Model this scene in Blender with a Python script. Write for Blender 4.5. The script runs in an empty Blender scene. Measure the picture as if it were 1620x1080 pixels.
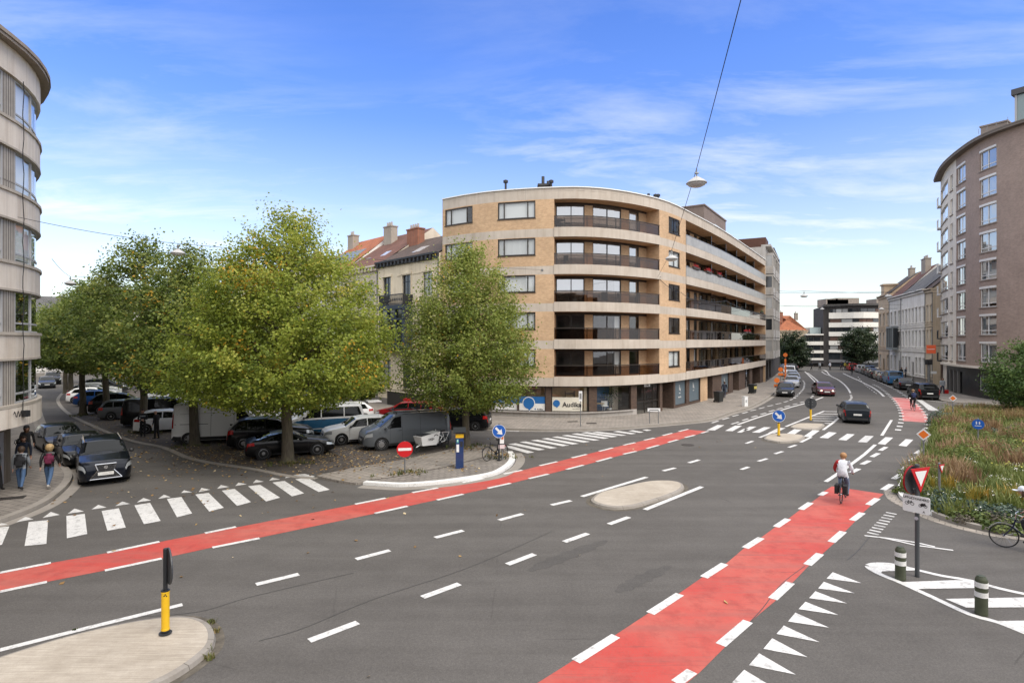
import bpy, bmesh, math, random
import numpy as np
from mathutils import Vector, Matrix
R = math.radians
S = bpy.context.scene
COL = S.collection
random.seed(7)

# ------------------------------------------------------------------ camera, sky, sun, exposure
H = 6.0                      # eye height of the camera (first floor window)
F = 900.0                    # focal length in pixels of the 1620 px wide photo
cam = bpy.data.cameras.new('camera'); cam.sensor_width = 36.0; cam.lens = 36.0 * F / 1620.0
cam.clip_start = 0.1; cam.clip_end = 3000
camo = bpy.data.objects.new('camera', cam); COL.objects.link(camo)
camo.location = (0, 0, H); camo.rotation_euler = (R(90), 0, 0)
S.camera = camo
S.render.resolution_x = 1024; S.render.resolution_y = 682

SUN_EL, SUN_AZ = R(50), R(138)     # azimuth clockwise from +Y: behind the camera, a little to the right
world = bpy.data.worlds.new('World'); S.world = world; world.use_nodes = True
def build_world():
 nt = world.node_tree; N = nt.nodes; L = nt.links; N.clear()
 def nd(t, **k):
  n = N.new(t)
  for a, b in k.items(): setattr(n, a, b)
  return n
 def math_(op, a, b=None, c=None, clamp=False):
  n = nd('ShaderNodeMath', operation=op, use_clamp=clamp)
  for i, v in enumerate((a, b, c)):
   if v is None: continue
   if isinstance(v, (int, float)): n.inputs[i].default_value = v
   else: L.new(v, n.inputs[i])
  return n.outputs[0]
 sky = nd('ShaderNodeTexSky', sky_type='NISHITA', sun_disc=False)
 sky.sun_elevation = SUN_EL; sky.sun_rotation = SUN_AZ
 sky.air_density = 1.15; sky.dust_density = 0.4; sky.ozone_density = 3.0; sky.altitude = 0
 tc = nd('ShaderNodeTexCoord')
 sep = nd('ShaderNodeSeparateXYZ'); L.new(tc.outputs['Generated'], sep.inputs[0])
 x, y, z = sep.outputs
 zc = math_('MAXIMUM', z, 0.0)
 den = math_('ADD', zc, 0.10)
 comb = nd('ShaderNodeCombineXYZ')
 L.new(math_('DIVIDE', x, den), comb.inputs[0]); L.new(math_('DIVIDE', y, den), comb.inputs[1])
 mp = nd('ShaderNodeMapping'); L.new(comb.outputs[0], mp.inputs[0])
 mp.inputs['Rotation'].default_value = (0, 0, R(24)); mp.inputs['Scale'].default_value = (0.8, 1.9, 1); mp.inputs['Location'].default_value = (3.3, 1.4, 0)
 n1 = nd('ShaderNodeTexNoise'); L.new(mp.outputs[0], n1.inputs['Vector'])
 n1.inputs['Scale'].default_value = 1.25; n1.inputs['Detail'].default_value = 9; n1.inputs['Roughness'].default_value = 0.62; n1.inputs['Distortion'].default_value = 0.35
 n2 = nd('ShaderNodeTexNoise'); L.new(comb.outputs[0], n2.inputs['Vector'])
 n2.inputs['Scale'].default_value = 0.33; n2.inputs['Detail'].default_value = 3
 streak = math_('MULTIPLY', math_('SUBTRACT', n1.outputs['Fac'], 0.455), 4.6, clamp=True)
 patch = math_('MULTIPLY', math_('SUBTRACT', n2.outputs['Fac'], 0.37), 4.0, clamp=True)
 lowg = math_('SUBTRACT', 1.0, math_('MULTIPLY', math_('SUBTRACT', zc, 0.16), 2.0, clamp=True))    # cirrus fades upward
 cl = math_('MULTIPLY', math_('MULTIPLY', streak, patch), lowg)
 veil = math_('MULTIPLY', math_('POWER', math_('SUBTRACT', 1.0, zc), 8.0), 0.55)                    # thin high veil towards the horizon
 back = math_('MULTIPLY', math_('ADD', math_('MULTIPLY', y, -1.6), 0.45), 1.2, clamp=True)         # broad white cloud added behind the camera to whiten the ambient light
 top = math_('MULTIPLY', math_('SUBTRACT', zc, 0.54), 8.0, clamp=True)                              # and added overhead, above the view, for the same light
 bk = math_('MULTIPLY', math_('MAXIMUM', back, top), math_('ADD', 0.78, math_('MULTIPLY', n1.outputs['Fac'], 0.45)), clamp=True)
 mixf = nd('ShaderNodeMix', data_type='RGBA'); L.new(math_('MAXIMUM', cl, veil, clamp=True), mixf.inputs[0]); mixf.inputs[7].default_value = (4.9, 5.0, 5.15, 1)
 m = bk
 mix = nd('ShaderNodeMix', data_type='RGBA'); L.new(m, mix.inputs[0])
 hs = nd('ShaderNodeHueSaturation'); hs.inputs['Hue'].default_value = 0.521; L.new(math_('MINIMUM', math_('ADD', 0.8, math_('MULTIPLY', zc, 1.35)), 1.28), hs.inputs['Saturation']); L.new(math_('MINIMUM', math_('ADD', 0.84, math_('MULTIPLY', zc, 0.75)), 1.16), hs.inputs['Value']); L.new(sky.outputs[0], hs.inputs['Color']); L.new(hs.outputs[0], mixf.inputs[6]); L.new(mixf.outputs[2], mix.inputs[6])
 mix.inputs[7].default_value = ADDED_CLOUD
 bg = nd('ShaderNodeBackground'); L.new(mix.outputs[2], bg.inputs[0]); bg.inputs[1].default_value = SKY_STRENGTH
 out = nd('ShaderNodeOutputWorld'); L.new(bg.outputs[0], out.inputs[0])
ADDED_CLOUD = (7.2, 7.25, 7.5, 1); SKY_STRENGTH = 0.12
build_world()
sun = bpy.data.lights.new('sun', 'SUN'); sun.energy = 1.5; sun.angle = R(35); sun.color = (1.0, 0.93, 0.84)
suno = bpy.data.objects.new('sun', sun); COL.objects.link(suno)
sd = Vector((math.sin(SUN_AZ) * math.cos(SUN_EL), math.cos(SUN_AZ) * math.cos(SUN_EL), math.sin(SUN_EL)))
suno.rotation_euler = (-sd).to_track_quat('-Z', 'Y').to_euler(); suno.location = (0, 0, 80)
vs = S.view_settings; vs.view_transform = 'Standard'; vs.look = 'None'; vs.gamma = 1.0; vs.exposure = 0.95

# ------------------------------------------------------------------ helpers
ORG = {}
def tag(o, label=None, cat=None, group=None, kind=None):
 if label: o['label'] = label
 if cat: o['category'] = cat
 if group: o['group'] = group
 if kind: o['kind'] = kind
 return o
def thing(name, label, cat, loc=(0, 0, 0), rot=0.0, group=None):
 o = bpy.data.objects.new(name, None); COL.objects.link(o)
 o.empty_display_size = 0.3
 o.location = loc; o.rotation_euler = (0, 0, rot)
 tag(o, label, cat, group); ORG[o.name] = Vector(loc)
 return o
def G(px, py):
 """ground point seen at a pixel of the 1620x1080 photo"""
 Z = F * H / (py - 540.0); return ((px - 810.0) * Z / F, Z)
def zoomer(ox, oy, s): return lambda x, y: (ox + x / s, oy + y / s)
def hgt(py, Z): return H + (540.0 - py) * Z / F
def atd(px, Z): return ((px - 810.0) * Z / F, Z)

class MB:
 def __init__(s): s.v = []; s.f = []; s.m = []; s.uv = []
 def face(s, pts, mi=0, uv=None):
  b = len(s.v); s.v += [tuple(p) for p in pts]; s.f.append(tuple(range(b, b + len(pts)))); s.m.append(mi); s.uv.append(uv)
 def mesh_add(s, verts, faces, mi=0):
  b = len(s.v); s.v += [tuple(p) for p in verts]
  for f in faces: s.f.append(tuple(b + i for i in f)); s.m.append(mi); s.uv.append(None)
 def box(s, x0, x1, y0, y1, z0, z1, mi=0):
  v = [(x, y, z) for z in (z0, z1) for y in (y0, y1) for x in (x0, x1)]
  s.mesh_add(v, [(0, 2, 3, 1), (4, 5, 7, 6), (0, 1, 5, 4), (2, 6, 7, 3), (0, 4, 6, 2), (1, 3, 7, 5)], mi)
 def obox(s, c, u, hu, hv, z0, z1, mi=0):
  """box with a horizontal axis u (2D unit), half sizes hu, hv"""
  ux, uy = u; vx, vy = -uy, ux; P = []
  for z in (z0, z1):
   for b in (-hv, hv):
    for a in (-hu, hu): P.append((c[0] + ux * a + vx * b, c[1] + uy * a + vy * b, z))
  s.mesh_add(P, [(0, 2, 3, 1), (4, 5, 7, 6), (0, 1, 5, 4), (2, 6, 7, 3), (0, 4, 6, 2), (1, 3, 7, 5)], mi)
 def tube(s, p0, p1, r0, r1=None, n=8, mi=0, cap=True):
  r1 = r0 if r1 is None else r1
  p0 = Vector(p0); p1 = Vector(p1); d = (p1 - p0)
  if d.length < 1e-6: return
  d.normalize(); a = d.orthogonal().normalized(); b = d.cross(a); V = []
  for p, r in ((p0, r0), (p1, r1)):
   for i in range(n):
    t = 2 * math.pi * i / n; V.append(p + (a * math.cos(t) + b * math.sin(t)) * r)
  Fs = [(i, (i + 1) % n, n + (i + 1) % n, n + i) for i in range(n)]
  if cap: Fs += [tuple(range(n - 1, -1, -1)), tuple(range(n, 2 * n))]
  s.mesh_add(V, Fs, mi)
 def poly_tube(s, pts, r, n=6, mi=0):
  rs = r if isinstance(r, (list, tuple)) else [r] * len(pts)
  pts = [Vector(p) for p in pts]; V = []; ref = None
  for i, p in enumerate(pts):
   d = (pts[min(i + 1, len(pts) - 1)] - pts[max(i - 1, 0)]).normalized()
   if ref is None: ref = d.orthogonal().normalized()
   a = (ref - d * ref.dot(d)).normalized(); ref = a; b = d.cross(a)
   for k in range(n):
    t = 2 * math.pi * k / n; V.append(p + (a * math.cos(t) + b * math.sin(t)) * rs[i])
  Fs = []
  for i in range(len(pts) - 1):
   for k in range(n): Fs.append((i * n + k, i * n + (k + 1) % n, (i + 1) * n + (k + 1) % n, (i + 1) * n + k))
  Fs += [tuple(range(n - 1, -1, -1)), tuple(range((len(pts) - 1) * n, len(pts) * n))]
  s.mesh_add(V, Fs, mi)
 def lathe(s, prof, c=(0, 0, 0), n=20, mi=0):
  V = []; Fs = []
  for r, z in prof:
   for i in range(n):
    t = 2 * math.pi * i / n; V.append((c[0] + r * math.cos(t), c[1] + r * math.sin(t), c[2] + z))
  for j in range(len(prof) - 1):
   for i in range(n): Fs.append((j * n + i, j * n + (i + 1) % n, (j + 1) * n + (i + 1) % n, (j + 1) * n + i))
  Fs += [tuple(range(n - 1, -1, -1)), tuple(range((len(prof) - 1) * n, len(prof) * n))]
  s.mesh_add(V, Fs, mi)
 def disc(s, c, nrm, r, th, n=28, mi=0, back=None):
  d = Vector((nrm[0], nrm[1], nrm[2] if len(nrm) > 2 else 0)).normalized(); c = Vector(c)
  s.tube(c - d * th / 2, c + d * th / 2, r, r, n, mi if back is None else back)
  if back is not None:
   a = d.orthogonal().normalized(); b = d.cross(a)
   s.face([c + d * (th / 2 + 0.002) + (a * math.cos(2 * math.pi * i / n) + b * math.sin(2 * math.pi * i / n)) * r * 0.995 for i in range(n)], mi)
 def prism(s, poly, z0, z1, mi=0, side=None, bottom=True):
  n = len(poly); a = sum(poly[i][0] * poly[(i + 1) % n][1] - poly[(i + 1) % n][0] * poly[i][1] for i in range(n))
  if a < 0: poly = poly[::-1]
  s.face([(p[0], p[1], z1) for p in poly], mi)
  if bottom: s.face([(p[0], p[1], z0) for p in poly[::-1]], mi)
  for i in range(n):
   p, q = poly[i], poly[(i + 1) % n]
   s.face([(p[0], p[1], z0), (q[0], q[1], z0), (q[0], q[1], z1), (p[0], p[1], z1)], mi if side is None else side)
 def build(s, name, mats, parent=None, world=False, smooth=False, angle=40, merge=False):
  me = bpy.data.meshes.new(name)
  off = ORG.get(parent.name, Vector((0, 0, 0))) if (world and parent is not None) else Vector((0, 0, 0))
  V = [(p[0] - off.x, p[1] - off.y, p[2] - off.z) for p in s.v]
  me.from_pydata(V, [], s.f)
  mats = mats if isinstance(mats, (list, tuple)) else [mats]
  for m in mats: me.materials.append(m)
  if len(mats) > 1: me.polygons.foreach_set('material_index', s.m)
  if any(u is not None for u in s.uv):
   ul = me.uv_layers.new(name='UVMap'); dat = np.zeros(len(me.loops) * 2, dtype=np.float32); k = 0
   for f, u in zip(s.f, s.uv):
    for j in range(len(f)):
     if u is not None: dat[2 * k], dat[2 * k + 1] = u[j]
     else: dat[2 * k], dat[2 * k + 1] = s.v[f[j]][0] + s.v[f[j]][1] * 0.7, s.v[f[j]][2]
     k += 1
   ul.data.foreach_set('uv', dat)
  if merge:
   bm = bmesh.new(); bm.from_mesh(me); bmesh.ops.remove_doubles(bm, verts=bm.verts, dist=1e-4); bmesh.ops.recalc_face_normals(bm, faces=bm.faces); bm.to_mesh(me); bm.free()
  if smooth:
   me.polygons.foreach_set('use_smooth', [True] * len(me.polygons)); me.set_sharp_from_angle(angle=R(angle))
  me.update()
  return link(name, me, parent, off)
def link(name, me, parent=None, off=None):
 o = bpy.data.objects.new(name, me); COL.objects.link(o)
 if parent is not None: o.parent = parent; ORG[o.name] = off if off is not None else Vector((0, 0, 0))
 return o
def struct(o): o['kind'] = 'structure'; return o

# ------------------------------------------------------------------ materials
MATS = {}
def ntree(name):
 m = bpy.data.materials.new(name); m.use_nodes = True
 nt = m.node_tree; return m, nt, nt.nodes['Principled BSDF']
def plain(name, col, rough=0.6, metal=0.0, coat=0.0, spec=0.5, emit=0.0, var=0.0, vscale=3.0, bump=0.0, bscale=40.0):
 if name in MATS: return MATS[name]
 m, nt, b = ntree(name); c = (*col, 1)
 b.inputs['Base Color'].default_value = c; b.inputs['Roughness'].default_value = rough; b.inputs['Metallic'].default_value = metal
 b.inputs['Coat Weight'].default_value = coat; b.inputs['Specular IOR Level'].default_value = spec; b.inputs['Coat Roughness'].default_value = 0.03
 if emit: b.inputs['Emission Color'].default_value = c; b.inputs['Emission Strength'].default_value = emit
 if var or bump:
  tc = nt.nodes.new('ShaderNodeTexCoord')
 if var:
  n = nt.nodes.new('ShaderNodeTexNoise'); n.inputs['Scale'].default_value = vscale; n.inputs['Detail'].default_value = 6; n.inputs['Roughness'].default_value = 0.65
  nt.links.new(tc.outputs['Object'], n.inputs['Vector'])
  rp = nt.nodes.new('ShaderNodeValToRGB')
  rp.color_ramp.elements[0].position = 0.3; rp.color_ramp.elements[1].position = 0.72
  rp.color_ramp.elements[0].color = (*[x * (1 - var) for x in col], 1); rp.color_ramp.elements[1].color = (*[min(1, x * (1 + var)) for x in col], 1)
  nt.links.new(n.outputs['Fac'], rp.inputs[0]); nt.links.new(rp.outputs[0], b.inputs['Base Color'])
 if bump:
  n = nt.nodes.new('ShaderNodeTexNoise'); n.inputs['Scale'].default_value = bscale; n.inputs['Detail'].default_value = 4
  nt.links.new(tc.outputs['Object'], n.inputs['Vector'])
  bp = nt.nodes.new('ShaderNodeBump'); bp.inputs['Strength'].default_value = bump; bp.inputs['Distance'].default_value = 0.02
  nt.links.new(n.outputs['Fac'], bp.inputs['Height']); nt.links.new(bp.outputs[0], b.inputs['Normal'])
 MATS[name] = m; return m
class NB:
 """small node builder"""
 def __init__(s, nt): s.nt = nt; s.tc = nt.nodes.new('ShaderNodeTexCoord')
 def n(s, t, ins=None, **k):
  nd = s.nt.nodes.new(t)
  for a, b in k.items(): setattr(nd, a, b)
  for a, b in (ins or {}).items():
   if hasattr(b, 'is_output'): s.nt.links.new(b, nd.inputs[a])
   else: nd.inputs[a].default_value = b
  return nd
 def noise(s, scale, detail=5, rough=0.6, vec=None, dist=0.0):
  return s.n('ShaderNodeTexNoise', {'Vector': vec or s.tc.outputs['Object'], 'Scale': scale, 'Detail': detail, 'Roughness': rough, 'Distortion': dist}).outputs['Fac']
 def ramp(s, fac, a, b, pa=0.3, pb=0.7):
  r = s.nt.nodes.new('ShaderNodeValToRGB'); r.color_ramp.elements[0].position = pa; r.color_ramp.elements[1].position = pb
  g = lambda c: (*c, 1) if isinstance(c, (tuple, list)) else (c, c, c, 1)
  r.color_ramp.elements[0].color = g(a); r.color_ramp.elements[1].color = g(b); s.nt.links.new(fac, r.inputs[0]); return r.outputs[0]
 def mix(s, fac, a, b, mode='MIX'):
  m = s.nt.nodes.new('ShaderNodeMix'); m.data_type = 'RGBA'; m.blend_type = mode
  for i, v in ((0, fac), (6, a), (7, b)):
   if hasattr(v, 'is_output'): s.nt.links.new(v, m.inputs[i])
   elif i == 0: m.inputs[0].default_value = v
   else: m.inputs[i].default_value = (*v, 1) if len(v) == 3 else v
  return m.outputs[2]
 def mapping(s, vec, scale=(1, 1, 1), rot=(0, 0, 0), loc=(0, 0, 0)):
  return s.n('ShaderNodeMapping', {'Vector': vec, 'Scale': scale, 'Rotation': rot, 'Location': loc}).outputs[0]
 def bump(s, h, strength=0.3, dist=0.02):
  return s.n('ShaderNodeBump', {'Height': h, 'Strength': strength, 'Distance': dist}).outputs[0]
def asphalt(name, c0, c1, streak_rot):
 m, nt, b = ntree(name); k = NB(nt); O = k.tc.outputs['Object']
 big = k.noise(0.16, 5, 0.62); mid = k.noise(1.1, 5, 0.7); fine = k.noise(85, 3, 0.8); agg = k.noise(30, 4, 0.75)
 st = k.noise(1.0, 4, 0.6, k.mapping(O, (0.05, 0.75, 1), (0, 0, streak_rot)))
 col = k.mix(0.55, k.ramp(big, c0, c1, 0.32, 0.68), k.ramp(st, c0, c1, 0.42, 0.58))
 col = k.mix(0.22, col, k.ramp(mid, [x * 0.72 for x in c0], [x * 1.2 for x in c1], 0.3, 0.72))
 col = k.mix(0.55, col, k.ramp(k.noise(34, 4, 0.8), (0.66, 0.66, 0.66), (1.36, 1.36, 1.35), 0.38, 0.62), 'MULTIPLY')
 col = k.mix(0.6, col, k.ramp(k.noise(14, 5, 0.8), (0.8, 0.8, 0.8), (1.2, 1.2, 1.2), 0.38, 0.62), 'MULTIPLY')
 v = k.n('ShaderNodeTexVoronoi', {'Vector': k.mix(0.12, O, k.n('ShaderNodeTexNoise', {'Vector': O, 'Scale': 0.6, 'Detail': 4}).outputs['Color']), 'Scale': 0.17}, feature='DISTANCE_TO_EDGE')
 crack = k.n('ShaderNodeMath', {0: v.outputs['Distance'], 1: 0.0022}, operation='LESS_THAN').outputs[0]
 cm = k.n('ShaderNodeMath', {0: crack, 1: k.ramp(k.noise(0.5, 2), 0.0, 0.5, 0.5, 0.66)}, operation='MULTIPLY').outputs[0]
 col = k.mix(cm, col, [x * 0.5 for x in c0])
 stn = k.noise(0.75, 2, 0.5); col = k.mix(k.ramp(stn, 0.0, 0.18, 0.68, 0.78), col, [x * 0.55 for x in c0])
 nt.links.new(col, b.inputs['Base Color']); b.inputs['Roughness'].default_value = 0.88; b.inputs['Specular IOR Level'].default_value = 0.3
 nt.links.new(k.bump(k.noise(60, 3, 0.8), 0.35, 0.012), b.inputs['Normal']); MATS[name] = m; return m
def painted(name, col, wear_col, wear=0.28, rough=0.65, dirt=0.12):
 m, nt, b = ntree(name); k = NB(nt)
 w = k.noise(5.0, 8, 0.75); f = k.noise(70, 3, 0.8); big = k.noise(0.9, 4, 0.6); spot = k.noise(14, 4, 0.7)
 c = k.mix(k.ramp(f, 0.0, dirt, 0.4, 0.65), col, wear_col)
 c = k.mix(k.ramp(big, 0.0, dirt * 1.6, 0.35, 0.75), c, [x * 0.6 for x in col])
 c = k.mix(k.ramp(w, 0.0, 0.7, 0.70 - wear * 0.4, 0.80 - wear * 0.3), c, wear_col); c = k.mix(k.ramp(k.noise(26, 4, 0.8), 0.0, 0.4, 0.5, 0.66), c, wear_col)
 c = k.mix(k.ramp(spot, 0.0, 0.5, 0.68, 0.8), c, wear_col)
 nt.links.new(c, b.inputs['Base Color']); b.inputs['Roughness'].default_value = rough
 nt.links.new(k.bump(k.noise(60, 3, 0.8), 0.3, 0.01), b.inputs['Normal']); MATS[name] = m; return m
def red_paint(name, col, worn):
 m, nt, b = ntree(name); k = NB(nt); O = k.tc.outputs['Object']
 big = k.noise(0.35, 5, 0.65); mid = k.noise(2.2, 6, 0.72); f = k.noise(75, 3, 0.8); st = k.noise(1.0, 5, 0.7, k.mapping(O, (0.12, 2.4, 1), (0, 0, R(-40)))); sc = k.noise(1.0, 4, 0.7, k.mapping(O, (0.5, 9, 1), (0, 0, R(-62))))
 c = k.mix(k.ramp(big, 0.0, 0.8, 0.42, 0.6), col, [col[0] * 1.02, col[1] * 2.3, col[2] * 2.3])
 c = k.mix(k.ramp(mid, 0.0, 0.55, 0.48, 0.64), c, [x * 0.62 for x in col]); c = k.mix(k.ramp(st, 0.0, 0.55, 0.5, 0.64), c, worn)
 c = k.mix(k.ramp(sc, 0.0, 0.5, 0.58, 0.7), c, [0.10, 0.045, 0.04]); c = k.mix(k.ramp(k.noise(30, 4, .8), 0.0, 0.5, 0.46, 0.64), c, worn)
 nt.links.new(c, b.inputs['Base Color']); b.inputs['Roughness'].default_value = 0.75; nt.links.new(k.bump(f, 0.3, 0.01), b.inputs['Normal']); MATS[name] = m; return m
def tiles(name, c0, c1, mortar, bw, bh, ms=0.03, uv=False, rot=0.0, offset=0.5, dirt=0.35, bump=0.3, rough=0.85, bias=0.0, leaf=False):
 m, nt, b = ntree(name); k = NB(nt)
 vec = k.mapping(k.tc.outputs['UV' if uv else 'Object'], rot=(0, 0, rot))
 br = k.n('ShaderNodeTexBrick', {'Vector': vec, 'Color1': (*c0, 1), 'Color2': (*c1, 1), 'Mortar': (*mortar, 1), 'Scale': 1.0, 'Mortar Size': ms * bh, 'Mortar Smooth': 0.2, 'Bias': bias, 'Brick Width': bw, 'Row Height': bh}, offset=offset)
 big = k.noise(0.45, 6, 0.65); mid = k.noise(3.5, 5, 0.7)
 c = k.mix(1.0, br.outputs['Color'], k.ramp(big, [1 - dirt] * 3, [1 + dirt * 0.55] * 3, 0.28, 0.75), 'MULTIPLY')
 c = k.mix(0.6, c, k.ramp(mid, (0.8, 0.79, 0.77), (1.16, 1.16, 1.16), 0.3, 0.7), 'MULTIPLY')
 nt.links.new(c, b.inputs['Base Color']); b.inputs['Roughness'].default_value = rough
 nt.links.new(k.bump(br.outputs['Fac'], -bump, 0.01), b.inputs['Normal']); MATS[name] = m; return m
def concrete(name, col, stain=(0.45, 0.38, 0.3), amt=0.35, joint=0.0, uv=False):
 m, nt, b = ntree(name); k = NB(nt); O = k.tc.outputs['UV' if uv else 'Object']
 big = k.noise(0.5, 6, 0.65, O); fine = k.noise(22, 5, 0.7, O)
 if uv: st = k.noise(1.0, 5, 0.7, k.mapping(O, (2.6, 0.22, 1)))
 else: st = k.noise(1.0, 5, 0.7, k.mapping(O, (2.2, 2.2, 0.16)))
 c = k.mix(k.ramp(st, 0.0, amt, 0.46, 0.72), col, [col[i] * stain[i] for i in range(3)])
 c = k.mix(1.0, c, k.ramp(big, (0.86, 0.85, 0.83), (1.08, 1.08, 1.08), 0.3, 0.7), 'MULTIPLY')
 c = k.mix(0.5, c, k.ramp(fine, (0.88, 0.88, 0.88), (1.1, 1.1, 1.1), 0.3, 0.7), 'MULTIPLY')
 if joint:
  sx = k.n('ShaderNodeSeparateXYZ', {0: O}).outputs[0]
  fr = k.n('ShaderNodeMath', {0: k.n('ShaderNodeMath', {0: sx, 1: joint}, operation='DIVIDE').outputs[0]}, operation='FRACT').outputs[0]
  ln = k.n('ShaderNodeMath', {0: fr, 1: 0.018 / joint}, operation='LESS_THAN').outputs[0]
  c = k.mix(k.n('ShaderNodeMath', {0: ln, 1: 0.6}, operation='MULTIPLY').outputs[0], c, [x * 0.45 for x in col])
 nt.links.new(c, b.inputs['Base Color']); b.inputs['Roughness'].default_value = 0.85
 nt.links.new(k.bump(fine, 0.15, 0.01), b.inputs['Normal']); MATS[name] = m; return m
def glass(name, tint=(0.75, 0.78, 0.78), refl=0.10, alpha=0.85):
 """window glass: mostly see-through with a fresnel mirror"""
 m = bpy.data.materials.new(name); m.use_nodes = True; nt = m.node_tree; nt.nodes.clear(); k = NB(nt)
 tr = k.n('ShaderNodeBsdfTransparent', {'Color': (*[t * alpha for t in tint], 1)}); gl = k.n('ShaderNodeBsdfGlossy', {'Roughness': 0.015, 'Color': (0.95, 0.97, 1, 1)})
 nn = k.noise(0.35, 2, 0.5); bp = k.bump(nn, 0.05, 0.05); nt.links.new(bp, gl.inputs['Normal'])
 fr = k.n('ShaderNodeMath', {0: k.n('ShaderNodeLayerWeight', {'Blend': 0.5}).outputs['Facing'], 1: 4.5}, operation='POWER'); ad = k.n('ShaderNodeMath', {0: fr.outputs[0], 1: 0.9, 2: refl + 0.04}, operation='MULTIPLY_ADD', use_clamp=True)
 mx = k.n('ShaderNodeMixShader', {0: ad.outputs[0], 1: tr.outputs[0], 2: gl.outputs[0]}); o = k.n('ShaderNodeOutputMaterial', {0: mx.outputs[0]})
 MATS[name] = m; return m
def paint(col, metal=0.0, rough=0.3):
 key = 'paint_%.3f_%.3f_%.3f' % col
 return plain(key, col, rough, metal, 0.4, 0.22)
M_ASPH = asphalt('asphalt', (0.078, 0.071, 0.064), (0.112, 0.103, 0.094), R(-42))
M_COBB = tiles('cobbles', (0.135, 0.112, 0.094), (0.095, 0.081, 0.07), (0.055, 0.048, 0.041), 0.22, 0.14, 0.1, rot=R(42), dirt=0.45, bump=0.6)
M_PAVE = tiles('paving', (0.30, 0.262, 0.222), (0.25, 0.222, 0.19), (0.14, 0.122, 0.105), 0.32, 0.30, 0.05, rot=R(40), dirt=0.28)
M_PAVE2 = tiles('paving_old', (0.255, 0.225, 0.195), (0.21, 0.185, 0.16), (0.11, 0.1, 0.085), 0.31, 0.30, 0.06, rot=R(22), dirt=0.32)
def island_conc():
 m, nt, b = ntree('island_concrete'); k = NB(nt); O = k.tc.outputs['Object']
 br = k.noise(1.0, 3, 0.6, k.mapping(O, (1.2, 34, 1), (0, 0, R(-38)))); big = k.noise(0.7, 6, 0.68); mid = k.noise(4, 6, 0.75); f = k.noise(60, 3, 0.8)
 c = k.mix(1.0, (0.40, 0.352, 0.29), k.ramp(br, (0.84, 0.83, 0.82), (1.12, 1.12, 1.12), 0.32, 0.68), 'MULTIPLY'); c = k.mix(1.0, c, k.ramp(big, (0.82, 0.8, 0.77), (1.08, 1.08, 1.08), 0.3, 0.66), 'MULTIPLY')
 c = k.mix(0.4, c, k.ramp(mid, (0.74, 0.72, 0.69), (1.1, 1.1, 1.1), 0.3, 0.6), 'MULTIPLY'); c = k.mix(0.6, c, k.ramp(f, (0.8, 0.8, 0.8), (1.15, 1.15, 1.15), 0.3, 0.7), 'MULTIPLY')
 nt.links.new(c, b.inputs['Base Color']); b.inputs['Roughness'].default_value = 0.9; nt.links.new(k.bump(br, 0.3, 0.01), b.inputs['Normal']); return m
M_CONC = island_conc()
M_KERB = concrete('kerb_stone', (0.27, 0.245, 0.215), amt=0.3)
M_WHITE = painted('road_white', (0.70, 0.685, 0.655), (0.17, 0.16, 0.15), 0.46, dirt=0.22)
M_WORN = painted('road_white_worn', (0.62, 0.61, 0.58), (0.16, 0.15, 0.145), 0.6)
M_RED = red_paint('road_red', (0.45, 0.050, 0.036), (0.30, 0.092, 0.074))
M_REDP = red_paint('road_red_pale', (0.50, 0.115, 0.105), (0.36, 0.17, 0.155))
M_KW = painted('kerb_white', (0.75, 0.74, 0.71), (0.15, 0.14, 0.13), 0.32, dirt=0.1)
M_STEEL = plain('galvanised', (0.22, 0.225, 0.23), 0.5, 0.6, var=0.2, vscale=9)
M_DARK = plain('dark_metal', (0.03, 0.032, 0.036), 0.45, 0.3)
M_BLACK = plain('black_rubber', (0.012, 0.012, 0.013), 0.7)
# ------------------------------------------------------------------ ground, pavements, islands, markings
Z5 = zoomer(1180, 560, 4.153); Z6 = zoomer(0, 840, 2.893); Z7 = zoomer(560, 620, 2.893); ZL = zoomer(0, 580, 3.856)
ZA = zoomer(460, 780, 3.0); ZB = zoomer(840, 780, 3.0); ZC = zoomer(1340, 780, 3.6); Z9 = zoomer(1380, 560, 9.0); Z8 = zoomer(1120, 560, 9.0)
ZF = zoomer(1200, 430, 4.32); ZS = zoomer(1270, 460, 6.0); Z4 = zoomer(230, 580, 5.4); ZI = lambda x, y: (x, y)
def gp(zf, *pts): return [G(*zf(*p)) for p in pts]
mb = MB(); mb.face([(-900, -60, 0), (900, -60, 0), (900, 1500, 0), (-900, 1500, 0)]); struct(mb.build('road', M_ASPH))
def smooth_poly(pts, n=5, closed=True):
 """Catmull-Rom through 2D points"""
 out = []; N = len(pts)
 for i in range(N if closed else N - 1):
  p0 = pts[(i - 1) % N] if closed or i > 0 else pts[i]; p1 = pts[i]; p2 = pts[(i + 1) % N]; p3 = pts[(i + 2) % N] if closed or i + 2 < N else pts[i + 1]
  for k in range(n):
   t = k / n
   out.append(tuple(0.5 * (2 * p1[j] + (p2[j] - p0[j]) * t + (2 * p0[j] - 5 * p1[j] + 4 * p2[j] - p3[j]) * t * t + (3 * p1[j] - p0[j] - 3 * p2[j] + p3[j]) * t ** 3) for j in (0, 1)))
 if not closed: out.append(tuple(pts[-1]))
 return out
def offset_line(pts, d):
 out = []
 for i, p in enumerate(pts):
  a = pts[max(i - 1, 0)]; b = pts[min(i + 1, len(pts) - 1)]; dx, dy = b[0] - a[0], b[1] - a[1]; l = math.hypot(dx, dy) or 1
  out.append((p[0] - dy / l * d, p[1] + dx / l * d))
 return out
def sheet(mb, poly, z, mi=0):
 n = len(poly); a = sum(poly[i][0] * poly[(i + 1) % n][1] - poly[(i + 1) % n][0] * poly[i][1] for i in range(n))
 mb.face([(p[0], p[1], z) for p in (poly if a > 0 else poly[::-1])], mi)
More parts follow.
